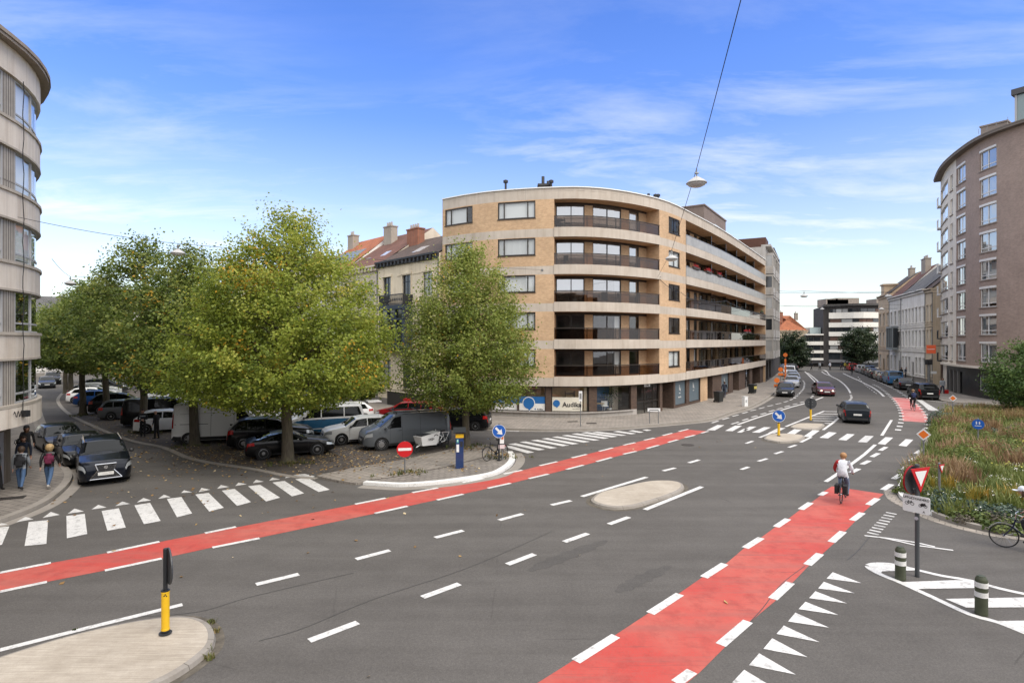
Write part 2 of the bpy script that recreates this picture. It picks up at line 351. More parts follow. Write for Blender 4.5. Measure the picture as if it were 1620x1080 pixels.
def strip(mb, A, B, z, mi=0):
 for i in range(len(A) - 1): sheet(mb, [A[i], A[i + 1], B[i + 1], B[i]], z, mi)
def line(mb, pts, w, z, mi=0):
 strip(mb, offset_line(pts, w / 2), offset_line(pts, -w / 2), z, mi)
def kerb_line(mb, pts, w, z0, z1, mi=0, mi_fn=None):
 A = offset_line(pts, w / 2); B = offset_line(pts, -w / 2)
 for i in range(len(pts) - 1):
  m = mi if mi_fn is None else mi_fn(i)
  P = [(*A[i], z1), (*A[i + 1], z1), (*B[i + 1], z1), (*B[i], z1)]
  mb.face(P, m); mb.face([(*A[i], z0), (*A[i + 1], z0), (*A[i + 1], z1), (*A[i], z1)], m); mb.face([(*B[i + 1], z0), (*B[i], z0), (*B[i], z1), (*B[i + 1], z1)], m)
 for e in (0, -1):
  mb.face([(*A[e], z0), (*B[e], z0), (*B[e], z1), (*A[e], z1)], m)

# car park of dark setts in the square
sq = gp(ZI, (455, 752), (400, 741), (307, 726), (259, 707), (207, 696), (159, 678), (111, 655), (93, 637), (95, 625), (115, 607))
sq = smooth_poly(sq, 4, False) + [(-50, 95), (-34, 72), (-5.5, 41.5), (-1.6, 33.6)] + gp(ZI, (716, 712), (640, 729), (560, 742))
mb = MB(); sheet(mb, sq, 0.012); struct(mb.build('car_park', M_COBB))
gut = smooth_poly(gp(ZI, (500, 757), (455, 753), (400, 742), (307, 727), (259, 708), (207, 697), (159, 679), (111, 656), (93, 638), (95, 626), (115, 608)), 4, False)
mb = MB(); kerb_line(mb, gut, 0.28, 0.0, 0.03); struct(mb.build('kerb', M_KERB))
# traffic island with the footpath at the corner of the square
corner = gp(ZI, (500, 755), (530, 762), (562, 767), (578, 765), (643, 768), (705, 763), (774, 752), (796, 742), (807, 733), (809.5, 724), (806, 718), (798, 714), (770, 705), (716, 711.8), (640, 729), (560, 742))
mb = MB(); mb.prism(corner, 0, 0.09); struct(mb.build('pavement', M_PAVE))
inner = gp(ZI, (578, 764), (640, 755.5), (655, 751), (705, 741.5), (770, 725), (797, 717), (806, 722), (806, 731), (795, 741), (774, 750), (705, 761), (643, 766))
mb = MB(); sheet(mb, inner, 0.096); struct(mb.build('pavement', M_PAVE2))
seam = gp(ZI, (578, 764), (640, 755.5), (655, 751), (705, 741.5), (770, 725), (797, 717))
mb = MB(); kerb_line(mb, seam, 0.09, 0.05, 0.108); struct(mb.build('kerb', plain('kerb_dark', (0.1, 0.085, 0.07), 0.9, var=0.4)))
wk = smooth_poly(gp(ZI, (577, 765.5), (610, 767.7), (643, 768.5), (705, 763.5), (774, 752.5), (797, 742.5), (808, 733), (810.5, 724), (806, 717)), 4, False)
mb = MB(); kerb_line(mb, wk, 0.3, 0.0, 0.125); struct(mb.build('kerb', M_KW))
mb = MB(); line(mb, offset_line(wk, -0.42), 0.45, 0.006); struct(mb.build('gutter', M_KERB))
# pavement along the corner building and the left side of the far street
kc = gp(ZI, (560, 656), (690, 674), (768, 678.5), (852, 681), (917, 680.7), (982, 678), (1019, 675), (1060, 671.5), (1120, 665), (1153, 654.4), (1186.7, 644.4), (1216.7, 628), (1232, 613), (1244, 597), (1252, 588), (1262, 582))
kc = smooth_poly(kc, 4, False)
back = [(66, 138), (52, 118), (44, 97), (37, 84), (22, 62), (15, 52), (7, 46), (0, 45.5), (-6, 49), (-14, 58)]
mb = MB(); mb.prism(kc + back, 0, 0.12); struct(mb.build('pavement', M_PAVE))
mb = MB(); kerb_line(mb, kc, 0.2, 0, 0.13); struct(mb.build('kerb', M_KERB))
mb = MB(); line(mb, offset_line(kc, -0.3), 0.35, 0.006); struct(mb.build('gutter', M_KERB))
# pavement on the right side of the far street and round the brown building
kr = gp(ZI, (1700, 648), (1620, 643), (1540, 639.4), (1502, 636.7), (1486, 632), (1473, 622), (1455, 613), (1432, 605.5), (1408, 598), (1390, 591), (1372, 587), (1362, 583))
kr = smooth_poly(kr, 4, False)
mb = MB(); mb.prism(kr + [(90, 135), (75, 100), (70, 50)], 0, 0.12); struct(mb.build('pavement', M_PAVE2))
mb = MB(); kerb_line(mb, kr, 0.2, 0, 0.13); struct(mb.build('kerb', M_KERB))
# left pavement under the curved building
kl = smooth_poly(gp(ZI, (-160, 880), (0, 826), (65, 799), (98.5, 773), (108, 757), (104, 746), (96, 738), (84, 722), (66, 694), (56, 668), (52, 648)), 4, False)
mb = MB(); mb.prism(kl + [(-60, 60), (-60, 12)], 0, 0.13); struct(mb.build('pavement', M_PAVE2))
mb = MB(); kerb_line(mb, kl, 0.28, 0, 0.14); struct(mb.build('kerb', M_KERB))
mb = MB(); line(mb, offset_line(kl, 0.45 if False else -0.38), 0.4, 0.006); struct(mb.build('gutter', M_KERB))
# planted island on the right
bed = gp(ZI, (1424.6, 776), (1426, 784), (1434, 793), (1466, 809), (1496, 822.5), (1559, 839), (1619, 846), (1720, 850), (1760, 760), (1740, 690), (1620, 657), (1560, 652), (1510, 655), (1482, 664), (1472, 680), (1470, 694), (1456, 722), (1436, 752))
bed_s = smooth_poly(bed, 4)
M_SOIL = plain('soil', (0.075, 0.055, 0.038), 0.95, var=0.45, vscale=4, bump=0.6, bscale=18)
mb = MB(); mb.prism(bed_s, 0, 0.1); struct(mb.build('planting_bed', M_SOIL))
mb = MB(); kerb_line(mb, bed_s + bed_s[:1], 0.2, 0.0, 0.15, mi_fn=lambda i: 1 if 68 <= i or i < 14 else 0); struct(mb.build('kerb', [M_KERB, M_KW]))
mb = MB(); line(mb, offset_line(bed_s[:40], -0.34), 0.4, 0.006); struct(mb.build('gutter', M_PAVE))

# concrete traffic islands
def island(poly, h=0.11, bevel=0.14):
 P = [(p[0] * (H - h) / H, p[1] * (H - h) / H) for p in smooth_poly(poly, 5)]; c = (sum(p[0] for p in P) / len(P), sum(p[1] for p in P) / len(P))
 n = len(P); a = sum(P[i][0] * P[(i + 1) % n][1] - P[(i + 1) % n][0] * P[i][1] for i in range(n))
 if a < 0: P = P[::-1]
 ring = lambda k: offset_line(P + P[:1], k)[:-1]
 m = MB(); r0 = P; r1 = [(p[0], p[1]) for p in ring(0.03)]; r2 = ring(bevel)
 for A, B, za, zb, mi in ((r0, r1, 0, h * 0.75, 0), (r1, r2, h * 0.75, h, 0)):
  for i in range(n):
   j = (i + 1) % n; m.face([(*A[i], za), (*A[j], za), (*B[j], zb), (*B[i], zb)], mi)
 m.face([(*p, h) for p in r2], 1)
 s_ = 0.0; nx = 0.5
 for i in range(n):
  j = (i + 1) % n; l = math.dist(P[i], P[j])
  while nx < s_ + l:
   u = (nx - s_) / l; lp = lambda A: (A[i][0] + (A[j][0] - A[i][0]) * u, A[i][1] + (A[j][1] - A[i][1]) * u); a, b_, c_ = lp(r0), lp(r1), lp(r2); d = ((P[j][0] - P[i][0]) / l * .006, (P[j][1] - P[i][1]) / l * .006)
   for A, B, za, zb in ((a, b_, 0, h * .75), (b_, c_, h * .75, h)): m.face([(A[0] - d[0], A[1] - d[1], za + .003), (A[0] + d[0], A[1] + d[1], za + .003), (B[0] + d[0], B[1] + d[1], zb + .003), (B[0] - d[0], B[1] - d[1], zb + .003)], 2)
   nx += 0.95
  s_ += l
 m2 = MB(); q = ring(-0.16)
 for i in range(n): j = (i + 1) % n; m2.face([(*q[i], 0.005), (*q[j], 0.005), (*P[j], 0.005), (*P[i], 0.005)])
 struct(m2.build('gutter', M_SOIL_G))
 return struct(m.build('traffic_island', [M_KERB, M_CONC, M_SOIL_G]))
M_SOIL_G = plain('gutter_dirt', (0.10, 0.085, 0.065), 0.95, var=0.45, vscale=5)
island(gp(Z6, (-900, 900), (-400, 700), (0, 563), (300, 472), (560, 412), (740, 384), (870, 381), (950, 405), (985, 450), (978, 510), (920, 570), (820, 640), (690, 705), (400, 830)))
island(gp(Z7, (1082, 492), (1095, 472), (1130, 452), (1230, 427), (1340, 404), (1430, 400), (1490, 408), (1512, 425), (1500, 445), (1450, 468), (1370, 494), (1280, 518), (1190, 524), (1115, 510)))
island(gp(Z5, (118, 545), (150, 524), (250, 518), (360, 526), (388, 535), (380, 550), (330, 568), (225, 573), (135, 558)))
island(gp(Z5, (290, 474), (330, 454), (400, 451), (500, 455), (518, 462), (495, 480), (450, 489), (340, 484)))

# red cycle lanes
far_edge = gp(ZI, (-60, 918), (0, 905.7), (81, 890), (169, 874.5), (252, 857), (324, 843), (392, 830.5), (560, 798), (610, 787.6), (693, 771), (765.7, 756.5), (826, 743.7), (881.5, 730), (928, 718.5), (969.6, 708), (1004, 700), (1035, 692.6), (1062, 686), (1089, 679.5))
near_edge = gp(ZI, (-60, 949), (0, 936), (74, 920), (166, 902), (256, 883), (336, 865.5), (411, 850), (593, 812), (645, 800.4), (733, 781), (807, 764.5), (867.6, 749.6), (923, 735.8), (968, 723.7), (1006, 714), (1042, 704.7), (1071.6, 696), (1099, 688), (1120, 682))
mb = MB(); strip(mb, far_edge, near_edge, 0.004)
struct(mb.build('cycle_lane', M_RED))
le = gp(ZB, (-30, 938), (30, 900), (200, 793), (400, 672), (560, 567), (700, 477), (815, 397), (930, 330), (1010, 262), (1090, 211), (1160, 160), (1220, 122), (1275, 80), (1330, 44), (1375, 10)) + gp(Z5, (490, 915), (565, 868))
re = gp(ZB, (590, 1040), (680, 960), (740, 900), (800, 850), (920, 730), (985, 668), (1040, 610), (1160, 510), (1200, 465), (1245, 420), (1310, 352), (1380, 290), (1440, 236), (1490, 182), (1530, 142), (1575, 93)) + gp(Z5, (905, 918))
mb = MB(); strip(mb, le, re, 0.004); struct(mb.build('cycle_lane', M_RED))
l2 = gp(Z9, (275, 612), (330, 670), (380, 740), (410, 810), (425, 870), (435, 950)); r2 = gp(Z9, (535, 628), (600, 680), (670, 745), (735, 820), (780, 900), (797, 975))
mb = MB(); strip(mb, l2, r2, 0.004); struct(mb.build('cycle_lane', M_REDP))

MK = MB(); MW = MB()
Zm = 0.009
def dash(zf, a, b, w=0.16, mbx=None):
 line(mbx or MK, gp(zf, a, b), w, Zm)
for zf, w, segs in (
 (Z6, 0.17, [((-170, 232), (-20, 195)), ((0, 190), (233, 145)), ((490, 98), (730, 48)), ((938, 9), (1080, -20)), ((0, 277), (215, 232)), ((480, 180), (740, 125)), ((972, 75), (1188, 32))]),
 (Z7, 0.17, [((5, 513), (145, 485)), ((267, 460), (385, 438)), ((497, 414), (595, 395)), ((685, 375), (770, 357)), ((850, 337), (930, 318)), ((997, 301), (1065, 285)), ((1122, 271), (1185, 255)), ((1233, 243), (1287, 231)), ((1328, 220), (1375, 210)), ((1412, 199), (1457, 188)), ((1487, 180), (1530, 170)),
  ((95, 555), (245, 522)), ((380, 494), (500, 467)), ((612, 440), (717, 417)), ((800, 396), (890, 375)), ((972, 354), (1050, 334)), ((1110, 318), (1180, 299)), ((1233, 284), (1292, 271)), ((1340, 258), (1395, 243)), ((1438, 230), (1482, 218)), ((1515, 208), (1560, 197)), ((1590, 188), (1622, 179))]),
 (ZB, 0.21, [((212, 797), (403, 677)), ((566, 570), (707, 479)), ((820, 399), (920, 335)), ((1016, 260), (1093, 212)), ((1163, 160), (1220, 122)), ((1280, 77), (1328, 45)), ((1372, 10), (1400, -6)),
  ((600, 985), (660, 930)), ((690, 900), (765, 845)), ((900, 720), (1030, 608)), ((1147, 502), (1232, 424)), ((1312, 340), (1373, 287)), ((1425, 232), (1482, 182)), ((1525, 129), (1573, 93))]),
 (Z5, 0.22, [((805, 990), (865, 948)), ((900, 892), (957, 855)), ((970, 820), (1020, 788)), ((1030, 757), (1072, 730)), ((1082, 702), (1116, 678)), ((1118, 654), (1148, 632)),
  ((690, 778), (742, 753)), ((762, 724), (812, 700)), ((827, 675), (872, 651)), ((882, 633), (922, 610))]),
 (Z5, 0.17, [((525, 838), (600, 788)), ((600, 788), (690, 725)), ((690, 725), (780, 658)), ((780, 658), (850, 595)), ((893, 535), (957, 433))]),
 (ZA, 0.2, [((310, 313), (470, 271)), ((685, 211), (818, 177)), ((988, 128), (1100, 98)), ((1237, 56), (1330, 35)), ((-165, 433), (38, 384)), ((88, 700), (318, 613)), ((625, 494), (800, 430)), ((1028, 338), (1157, 289)), ((1298, 231), (1410, 191)), ((1510, 147), (1605, 113))]),
 (Z7, 0.2, [((1043, 478), (1340, 389)), ((1332, 538), (1593, 433)), ((1415, 361), (1470, 347)), ((1533, 324), (1580, 310))]),
 (Z6, 0.17, [((-600, 712), (0, 544)), ((0, 544), (420, 438)), ((420, 438), (835, 336))]),
 (Z5, 0.18, [((82, 704), (140, 686)), ((190, 655), (242, 639)), ((282, 613), (330, 597)), ((360, 579), (430, 545)), ((0, 587), (46, 571)), ((90, 548), (180, 512)), ((-30, 758), (18, 741)), ((262, 476), (515, 374)), ((508, 498), (580, 445)), ((580, 445), (652, 380))]),
 (Z8, 0.16, [((55, 980), (148, 950)), ((205, 932), (300, 905)), ((348, 885), (435, 865)), ((487, 845), (568, 823)), ((605, 808), (685, 791)), ((725, 777), (805, 758)), ((845, 744), (925, 728)), ((965, 713), (1045, 698)), ((1080, 684), (1140, 670)), ((1165, 655), (1210, 640)), ((1228, 630), (1250, 618)), ((1260, 605), (1280, 594)), ((1285, 582), (1300, 568)),
  ((335, 997), (438, 966)), ((490, 944), (575, 918)), ((620, 898), (705, 876)), ((748, 858), (828, 838)), ((868, 818), (945, 798)), ((985, 782), (1065, 766)), ((1090, 752), (1168, 733)), ((1210, 716), (1278, 703)), ((1310, 690), (1370, 677)), ((1390, 665), (1430, 650))]),
 (Z8, 0.2, [((425, 1003), (700, 906)), ((700, 906), (950, 826)), ((950, 826), (1200, 750)), ((1200, 750), (1400, 697)), ((1400, 697), (1500, 665)), ((1530, 655), (1640, 612))]),
):
 for a, b in segs: dash(zf, a, b, w)
def far_line(zf, pts, w, dashed=False):
 P = smooth_poly(gp(zf, *pts), 6, False)
 if not dashed: line(MK, P, w, Zm)
 else:
  for i in range(0, len(P) - 1, 2): line(MK, [P[i], P[i + 1]], w, Zm)
far_line(ZS, [(382, 782), (450, 815), (530, 850), (600, 885), (660, 915), (720, 955), (770, 1002)], 0.22)
far_line(ZS, [(232, 770), (262, 806), (330, 840), (390, 885), (430, 930), (452, 970)], 0.2)
far_line(ZS, [(180, 766), (215, 790), (262, 806)], 0.2)
far_line(ZS, [(455, 985), (462, 1015), (440, 1045), (400, 1070)], 0.22, True)
far_line(ZS, [(20, 766), (75, 820), (118, 868), (130, 905)], 0.2)
far_line(ZS, [(130, 915), (112, 960), (85, 1010), (30, 1045)], 0.2, True)
far_line(ZS, [(45, 778), (95, 815), (140, 855), (165, 888)], 0.2)
far_line(ZS, [(0, 850), (16, 872), (12, 910), (0, 938), (-40, 980), (-90, 1020)], 0.2, True)
far_line(ZS, [(0, 745), (120, 748), (200, 752), (230, 768)], 0.35)
far_line(ZS, [(700, 975), (640, 930), (590, 890), (560, 860), (520, 810)], 0.1, True)
def blocks(zf, pts, w=0.34, l=0.30):
 P = gp(zf, *pts)
 for i, p in enumerate(P):
  a = P[max(i - 1, 0)]; b = P[min(i + 1, len(P) - 1)]; d = (b[0] - a[0], b[1] - a[1]); n = math.hypot(*d); u = (d[0] / n, d[1] / n)
  k = min(l, n * 0.27)
  line(MK, [(p[0] - u[0] * k, p[1] - u[1] * k), (p[0] + u[0] * k, p[1] + u[1] * k)], w, Zm)
blocks(Z9, [(20, 435), (50, 448), (75, 460), (98, 475), (122, 490), (150, 508), (175, 528), (200, 550), (222, 570), (245, 590), (272, 616), (300, 642), (322, 668), (345, 698), (365, 730), (383, 763), (398, 798), (410, 838), (417, 882), (415, 930), (405, 978), (390, 1028), (367, 1078)])
blocks(Z9, [(25, 370), (60, 382), (95, 395), (128, 410), (160, 425), (190, 437), (220, 452), (255, 466), (288, 483), (320, 500), (352, 518), (382, 535), (412, 555), (450, 580), (485, 602), (512, 627), (550, 655), (590, 688), (630, 715), (665, 742), (697, 780), (730, 820), (757, 860), (775, 903), (785, 950), (787, 1003), (787, 1055), (782, 1110)])
# zebra crossings
ZX = MB()
for q in ([(-60, 515), (-15, 490), (20, 490), (-30, 515)], [(-20, 501), (25, 476), (70, 476), (20, 501)], [(40, 514), (120, 479), (165, 481), (90, 516)], [(268, 522), (325, 488), (375, 492), (320, 526)], [(378, 541), (440, 498), (485, 502), (425, 545)], [(483, 549), (545, 511), (597, 516), (540, 553)], [(607, 562), (665, 523), (715, 527), (660, 567)], [(865, 588), (917, 545), (968, 548), (915, 595)], [(1003, 600), (1050, 558), (1100, 562), (1055, 607)]): sheet(ZX, gp(Z5, *q), 0.006)
for q in ([(1147, 681.3), (1163, 673), (1174, 673.4), (1159, 681.8)], [(1118, 680.2), (1135, 672), (1146, 672.3), (1131, 680.6)]): sheet(ZX, gp(ZI, *q), 0.0075)
for q in ([(145, 518), (215, 483), (262, 485), (190, 520)], [(735, 577), (785, 535), (840, 538), (795, 580)]): sheet(MW, gp(Z5, *q), 0.006)
struct(ZX.build('zebra_crossing', M_WHITE)); ZX = MB()
for q in ([(680, 248), (718, 246), (825, 276), (793, 280)], [(705, 238), (740, 234), (875, 263), (845, 267)], [(757, 229), (787, 226), (930, 255), (900, 259)], [(808, 221), (840, 218), (985, 244), (955, 248)], [(857, 213), (887, 210), (1030, 236), (1000, 240)], [(905, 206), (932, 203), (1080, 227), (1050, 231)], [(950, 199), (977, 196), (1125, 219), (1098, 222)], [(995, 192), (1022, 189), (1168, 210), (1143, 214)], [(1038, 186), (1067, 183), (1207, 203), (1180, 207)], [(1090, 184), (1114, 181), (1247, 197), (1225, 200)], [(1185, 181), (1210, 178), (1292, 190), (1268, 193)], [(1255, 178), (1277, 175), (1327, 184), (1305, 186)], [(1320, 173), (1340, 171), (1362, 175), (1340, 178)]): sheet(ZX, gp(Z7, *q), Zm)
struct(ZX.build('zebra_crossing', M_WHITE)); ZX = MB()
for q in ([(-190, 1010), (-110, 1000), (-170, 1130), (-270, 1140)], [(-40, 985), (57, 974), (12, 1085), (-85, 1105)], [(175, 947), (293, 935), (283, 1080), (150, 1093)], [(405, 910), (517, 897), (532, 1020), (408, 1046)], [(620, 880), (725, 863), (767, 980), (655, 1000)], [(820, 845), (915, 830), (980, 940), (878, 960)]): sheet(ZX, gp(ZL, *q), Zm)
for q in ([(264, 789), (287, 786), (304, 812), (280, 818)], [(309, 782), (330, 779.5), (354, 803), (331, 809)], [(351, 776), (371, 773), (397, 794), (375, 800)], [(392.6, 769), (411.5, 766.7), (443, 787), (421, 793)], [(431, 763), (450, 760.5), (481, 780), (462, 785)], [(467, 757.8), (486.5, 755.5), (521.7, 774.4), (504, 778)]): sheet(ZX, gp(ZI, *q), Zm)
struct(ZX.build('zebra_crossing', M_WHITE))
# give-way triangles
for t in ([(-60, 975), (-5, 950), (48, 962)], [(100, 947), (155, 915), (205, 930)], [(260, 922), (310, 885), (365, 903)], [(412, 897), (455, 865), (512, 882)], [(558, 870), (600, 842), (650, 858)], [(835, 827), (875, 800), (922, 815)], [(965, 805), (1000, 780), (1041, 795)]): sheet(MK, gp(ZL, *t), Zm)
sheet(MW, gp(ZL, (703, 850), (745, 822), (795, 836)), Zm)
for t in ([(305, 1078), (330, 1055), (400, 1072)], [(455, 1070), (480, 1035), (555, 1050)], [(612, 1042), (645, 1010), (718, 1026)], [(768, 1018), (795, 989), (866, 1003)], [(918, 994), (945, 965), (1012, 981)], [(1057, 972), (1085, 946), (1152, 962)], [(1192, 951), (1215, 926), (1285, 940)]): sheet(MK, gp(Z4, *t), Zm)
sheet(MW, gp(Z4, (1155, 900), (1210, 880), (1450, 935), (1400, 955)), Zm)
for t in ([(1403, 405), (1432, 375), (1570, 427)], [(1363, 452), (1390, 420), (1537, 475)], [(1320, 498), (1350, 465), (1500, 523)], [(1270, 550), (1303, 515), (1460, 578)], [(1220, 609), (1255, 567), (1415, 638)], [(1165, 668), (1200, 628), (1370, 707)], [(1103, 739), (1145, 688), (1313, 778)], [(1035, 816), (1083, 760), (1257, 861)], [(955, 898), (1012, 838), (1195, 948)], [(868, 985), (925, 925), (1120, 1040)]): sheet(MK, gp(ZB, *t), Zm)
for i in range(9):
 a = (222 - 13.4 * i, 109 + 14.2 * i); b = (282 - 12.6 * i, 120 + 14.6 * i)
 line(MW if i % 3 == 2 else MK, gp(ZC, a, b), 0.11, Zm)
line(MK, gp(ZC, (100, 241), (245, 258), (390, 280), (500, 305)), 0.1, Zm); line(MK, gp(ZC, (180, 250), (300, 275), (390, 297), (605, 326)), 0.1, Zm + 0.004)
lo = gp(ZC, (120, 416), (135, 432), (200, 466), (310, 511), (500, 598), (700, 690), (860, 735), (1008, 793), (1200, 870)); up = gp(ZC, (122, 412), (150, 403), (200, 401), (270, 407), (400, 437), (540, 470), (700, 497), (860, 540), (1008, 573), (1200, 610))
line(MK, smooth_poly(lo, 3, False), 0.16, Zm); line(MK, smooth_poly(up, 3, False), 0.16, Zm)
for q in ([(123, 416), (150, 405), (270, 410), (400, 440), (200, 446), (190, 460)], [(310, 507), (620, 496), (725, 500), (725, 541), (405, 546)], [(560, 603), (800, 598), (1060, 594), (1060, 650), (680, 653)], [(860, 729), (1200, 724), (1200, 800), (1008, 796)]): sheet(MK, gp(ZC, *q), Zm + 0.004)
for i, (a, b) in enumerate((((520, 377), (648, 379)), ((478, 394), (628, 396)), ((445, 408), (610, 411)), ((412, 422), (592, 425)), ((440, 437), (575, 440)), ((520, 455), (558, 456)))): line(MK, gp(Z5, a, b), 0.28, Zm + 0.004)
line(MW, gp(Z9, (668, 652), (760, 720), (850, 800)), 0.5, Zm); line(MW, gp(Z9, (770, 660), (1140, 695)), 0.2, Zm); line(MW, gp(Z9, (830, 805), (1300, 812)), 0.16, Zm + 0.004)
sheet(MW, gp(Z9, (700, 655), (760, 690), (945, 800), (840, 803)), Zm - 0.002)
for a, b in (((1150, 700), (1230, 703)), ((1235, 712), (1440, 730))): line(MW, gp(Z9, a, b), 0.16, Zm)
line(MW, gp(zoomer(760, 590, 5.4), (215, 492), (330, 497)), 0.2, Zm)
struct(MK.build('road_markings', M_WHITE)); struct(MW.build('road_markings', M_WORN))
M_PATCH = asphalt('asphalt_dark', (0.066, 0.061, 0.056), (0.092, 0.085, 0.078), R(-42))
mb = MB()
for zf, pts, w in ((ZA, [(1130, 368), (1300, 300), (1500, 224)], 0.45), (ZB, [(405, 470), (520, 410), (660, 345)], 0.4), (Z6, [(-300, 560), (0, 545)], 0.01)): P = smooth_poly(gp(zf, *pts), 8, False); n = len(P); D = offset_line(P, 1); o = [w / 2 * min(1, .25 + 3 * min(i, n - 1 - i) / n) * (1 + .25 * math.sin(i * 2.3)) for i in range(n)]; strip(mb, [(p[0] + (d[0] - p[0]) * k, p[1] + (d[1] - p[1]) * k) for p, d, k in zip(P, D, o)], [(p[0] - (d[0] - p[0]) * k, p[1] - (d[1] - p[1]) * k) for p, d, k in zip(P, D, o)], 0.004)
struct(mb.build('road_patch', M_PATCH))
# resurfaced panel edges and repair joints
mb = MB(); J = plain('tar_joint', (0.05, 0.047, 0.044), 0.6)
for zf, pts in ((ZA, [(-150, 700), (60, 640), (400, 500), (850, 350), (1240, 180)]), (Z6, [(560, 395), (900, 370), (1150, 300), (1620, 190)]), (ZB, [(1040, 610), (1100, 545), (1190, 430), (1300, 345)]), (ZC, [(0, 380), (60, 330), (110, 270), (140, 240)])):
 line(mb, smooth_poly(gp(zf, *pts), 5, False), 0.018, 0.0065)
struct(mb.build('road_joint', J))
# iron covers and gratings set in the road and pavement
M_IRON = plain('cast_iron', (0.06, 0.052, 0.046), 0.6, 0.5, var=0.3, vscale=14)
def cover(px, py, r, z=0.012):
 m = MB(); x, y = G(px, py); m.lathe([(r, z - 0.012), (r, z), (r * 0.93, z), (r * 0.92, z - 0.003), (r * 0.86, z - 0.003), (r * 0.85, z), (0.01, z)], (x, y, 0), 24); return m
c = tag(cover(1088, 703.6, 0.36).build('manhole_cover', M_IRON), 'round iron manhole cover in the asphalt right of the red cycle lane', 'manhole cover')
def grate(name, a, b, w, z, label, cat):
 m = MB(); P = gp(ZI, a, b); d = Vector((P[1][0] - P[0][0], P[1][1] - P[0][1])); L = d.length; u = d.normalized(); c = ((P[0][0] + P[1][0]) / 2, (P[0][1] + P[1][1]) / 2)
 m.obox(c, u, L / 2, w / 2, z - 0.02, z)
 n = max(4, int(L / 0.07))
 for i in range(n):
  t = -L / 2 + (i + 0.5) * L / n; m.obox((c[0] + u.x * t, c[1] + u.y * t), u, 0.012, w / 2 * 0.86, z, z + 0.01)
 return tag(m.build(name, M_IRON), label, cat)
grate('drain_grating', (-14, 796), (40, 791), 0.45, 0.137, 'dark iron drain grating set in the left pavement at the foot of the curved building', 'drain')
grate('utility_cover', (928, 672), (944, 672), 0.5, 0.127, 'brown rectangular iron cover in the pavement before the hearing shop', 'cover')
grate('utility_cover', (898, 669.5), (914, 669), 0.4, 0.127, 'grey rectangular iron cover at the foot of the shop wall beside the name sign', 'cover')
# ------------------------------------------------------------------ buildings: helpers
class Path:
 """plan line of a facade, left to right as seen from the street; outside is to the right of the direction of travel"""
 def __init__(s, pts):
  s.p = [Vector((p[0], p[1])) for p in pts]; s.c = [0.0]
  for a, b in zip(s.p, s.p[1:]): s.c.append(s.c[-1] + (b - a).length)
  s.L = s.c[-1]; s.straight = len(pts) == 2
 def seg(s, t):
  for i in range(len(s.c) - 2):
   if t < s.c[i + 1]: return i
  return len(s.c) - 2
 def at(s, t, off=0.0):
  i = s.seg(t); d = s.p[i + 1] - s.p[i]; u = (t - s.c[i]) / d.length; q = s.p[i] + d * u
  if off:
   n = s.nrm(t); q = q + n * off
  return q
 def nrm(s, t):
  def nn(i):
   d = (s.p[i + 1] - s.p[i]).normalized(); return Vector((d.y, -d.x))
  i = s.seg(t); a = nn(i); L = s.c[i + 1] - s.c[i]; u = (t - s.c[i]) / L
  if s.straight: return a
  if u < 0.5 and i > 0: k = 0.5 - u; return (a * (1 - k) + nn(i - 1) * k).normalized()
  if u > 0.5 and i < len(s.p) - 2: k = u - 0.5; return (a * (1 - k) + nn(i + 1) * k).normalized()
  return a
 def px(s, x):
  """arc length at which the facade crosses photo column x"""
  best = None
  for i in range(len(s.p) - 1):
   for k in range(41):
    t = s.c[i] + (s.c[i + 1] - s.c[i]) * k / 40; q = s.at(t)
    if q.y <= 1: continue
    e = abs(810 + F * q.x / q.y - x)
    if best is None or e < best[0]: best = (e, t)
  return best[1]
 def steps(s, a, b, m=0.9):
  if s.straight: return [a, b]
  n = max(1, int(math.ceil((b - a) / m - 1e-6))); return [a + (b - a) * k / n for k in range(n + 1)]
def P3(path, t, off, z): q = path.at(t, off); return (q.x, q.y, z)
def pbar(mb, path, s0, s1, z0, z1, o0, o1, mi=0):
 """a solid band following the facade, from offset o0 (inner) to o1 (outer)"""
 T = path.steps(s0, s1)
 for a, b in zip(T, T[1:]):
  A = lambda t, o, z: P3(path, t, o, z)
  mb.face([A(a, o1, z0), A(b, o1, z0), A(b, o1, z1), A(a, o1, z1)], mi, [(a, z0), (b, z0), (b, z1), (a, z1)])
  mb.face([A(a, o1, z1), A(b, o1, z1), A(b, o0, z1), A(a, o0, z1)], mi, [(a, z1), (b, z1), (b, z1 + .1), (a, z1 + .1)])
  mb.face([A(a, o0, z0), A(b, o0, z0), A(b, o1, z0), A(a, o1, z0)], mi, [(a, z0 - .1), (b, z0 - .1), (b, z0), (a, z0)])
  mb.face([A(b, o0, z0), A(a, o0, z0), A(a, o0, z1), A(b, o0, z1)], mi, [(b, z0), (a, z0), (a, z1), (b, z1)])
 for t, fl in ((s0, 0), (s1, 1)):
  q = [P3(path, t, o1, z0), P3(path, t, o0, z0), P3(path, t, o0, z1), P3(path, t, o1, z1)]
  if fl: q = [P3(path, t, o0, z0), P3(path, t, o1, z0), P3(path, t, o1, z1), P3(path, t, o0, z1)]
  mb.face(q, mi, [(0, z0), (abs(o1 - o0), z0), (abs(o1 - o0), z1), (0, z1)])
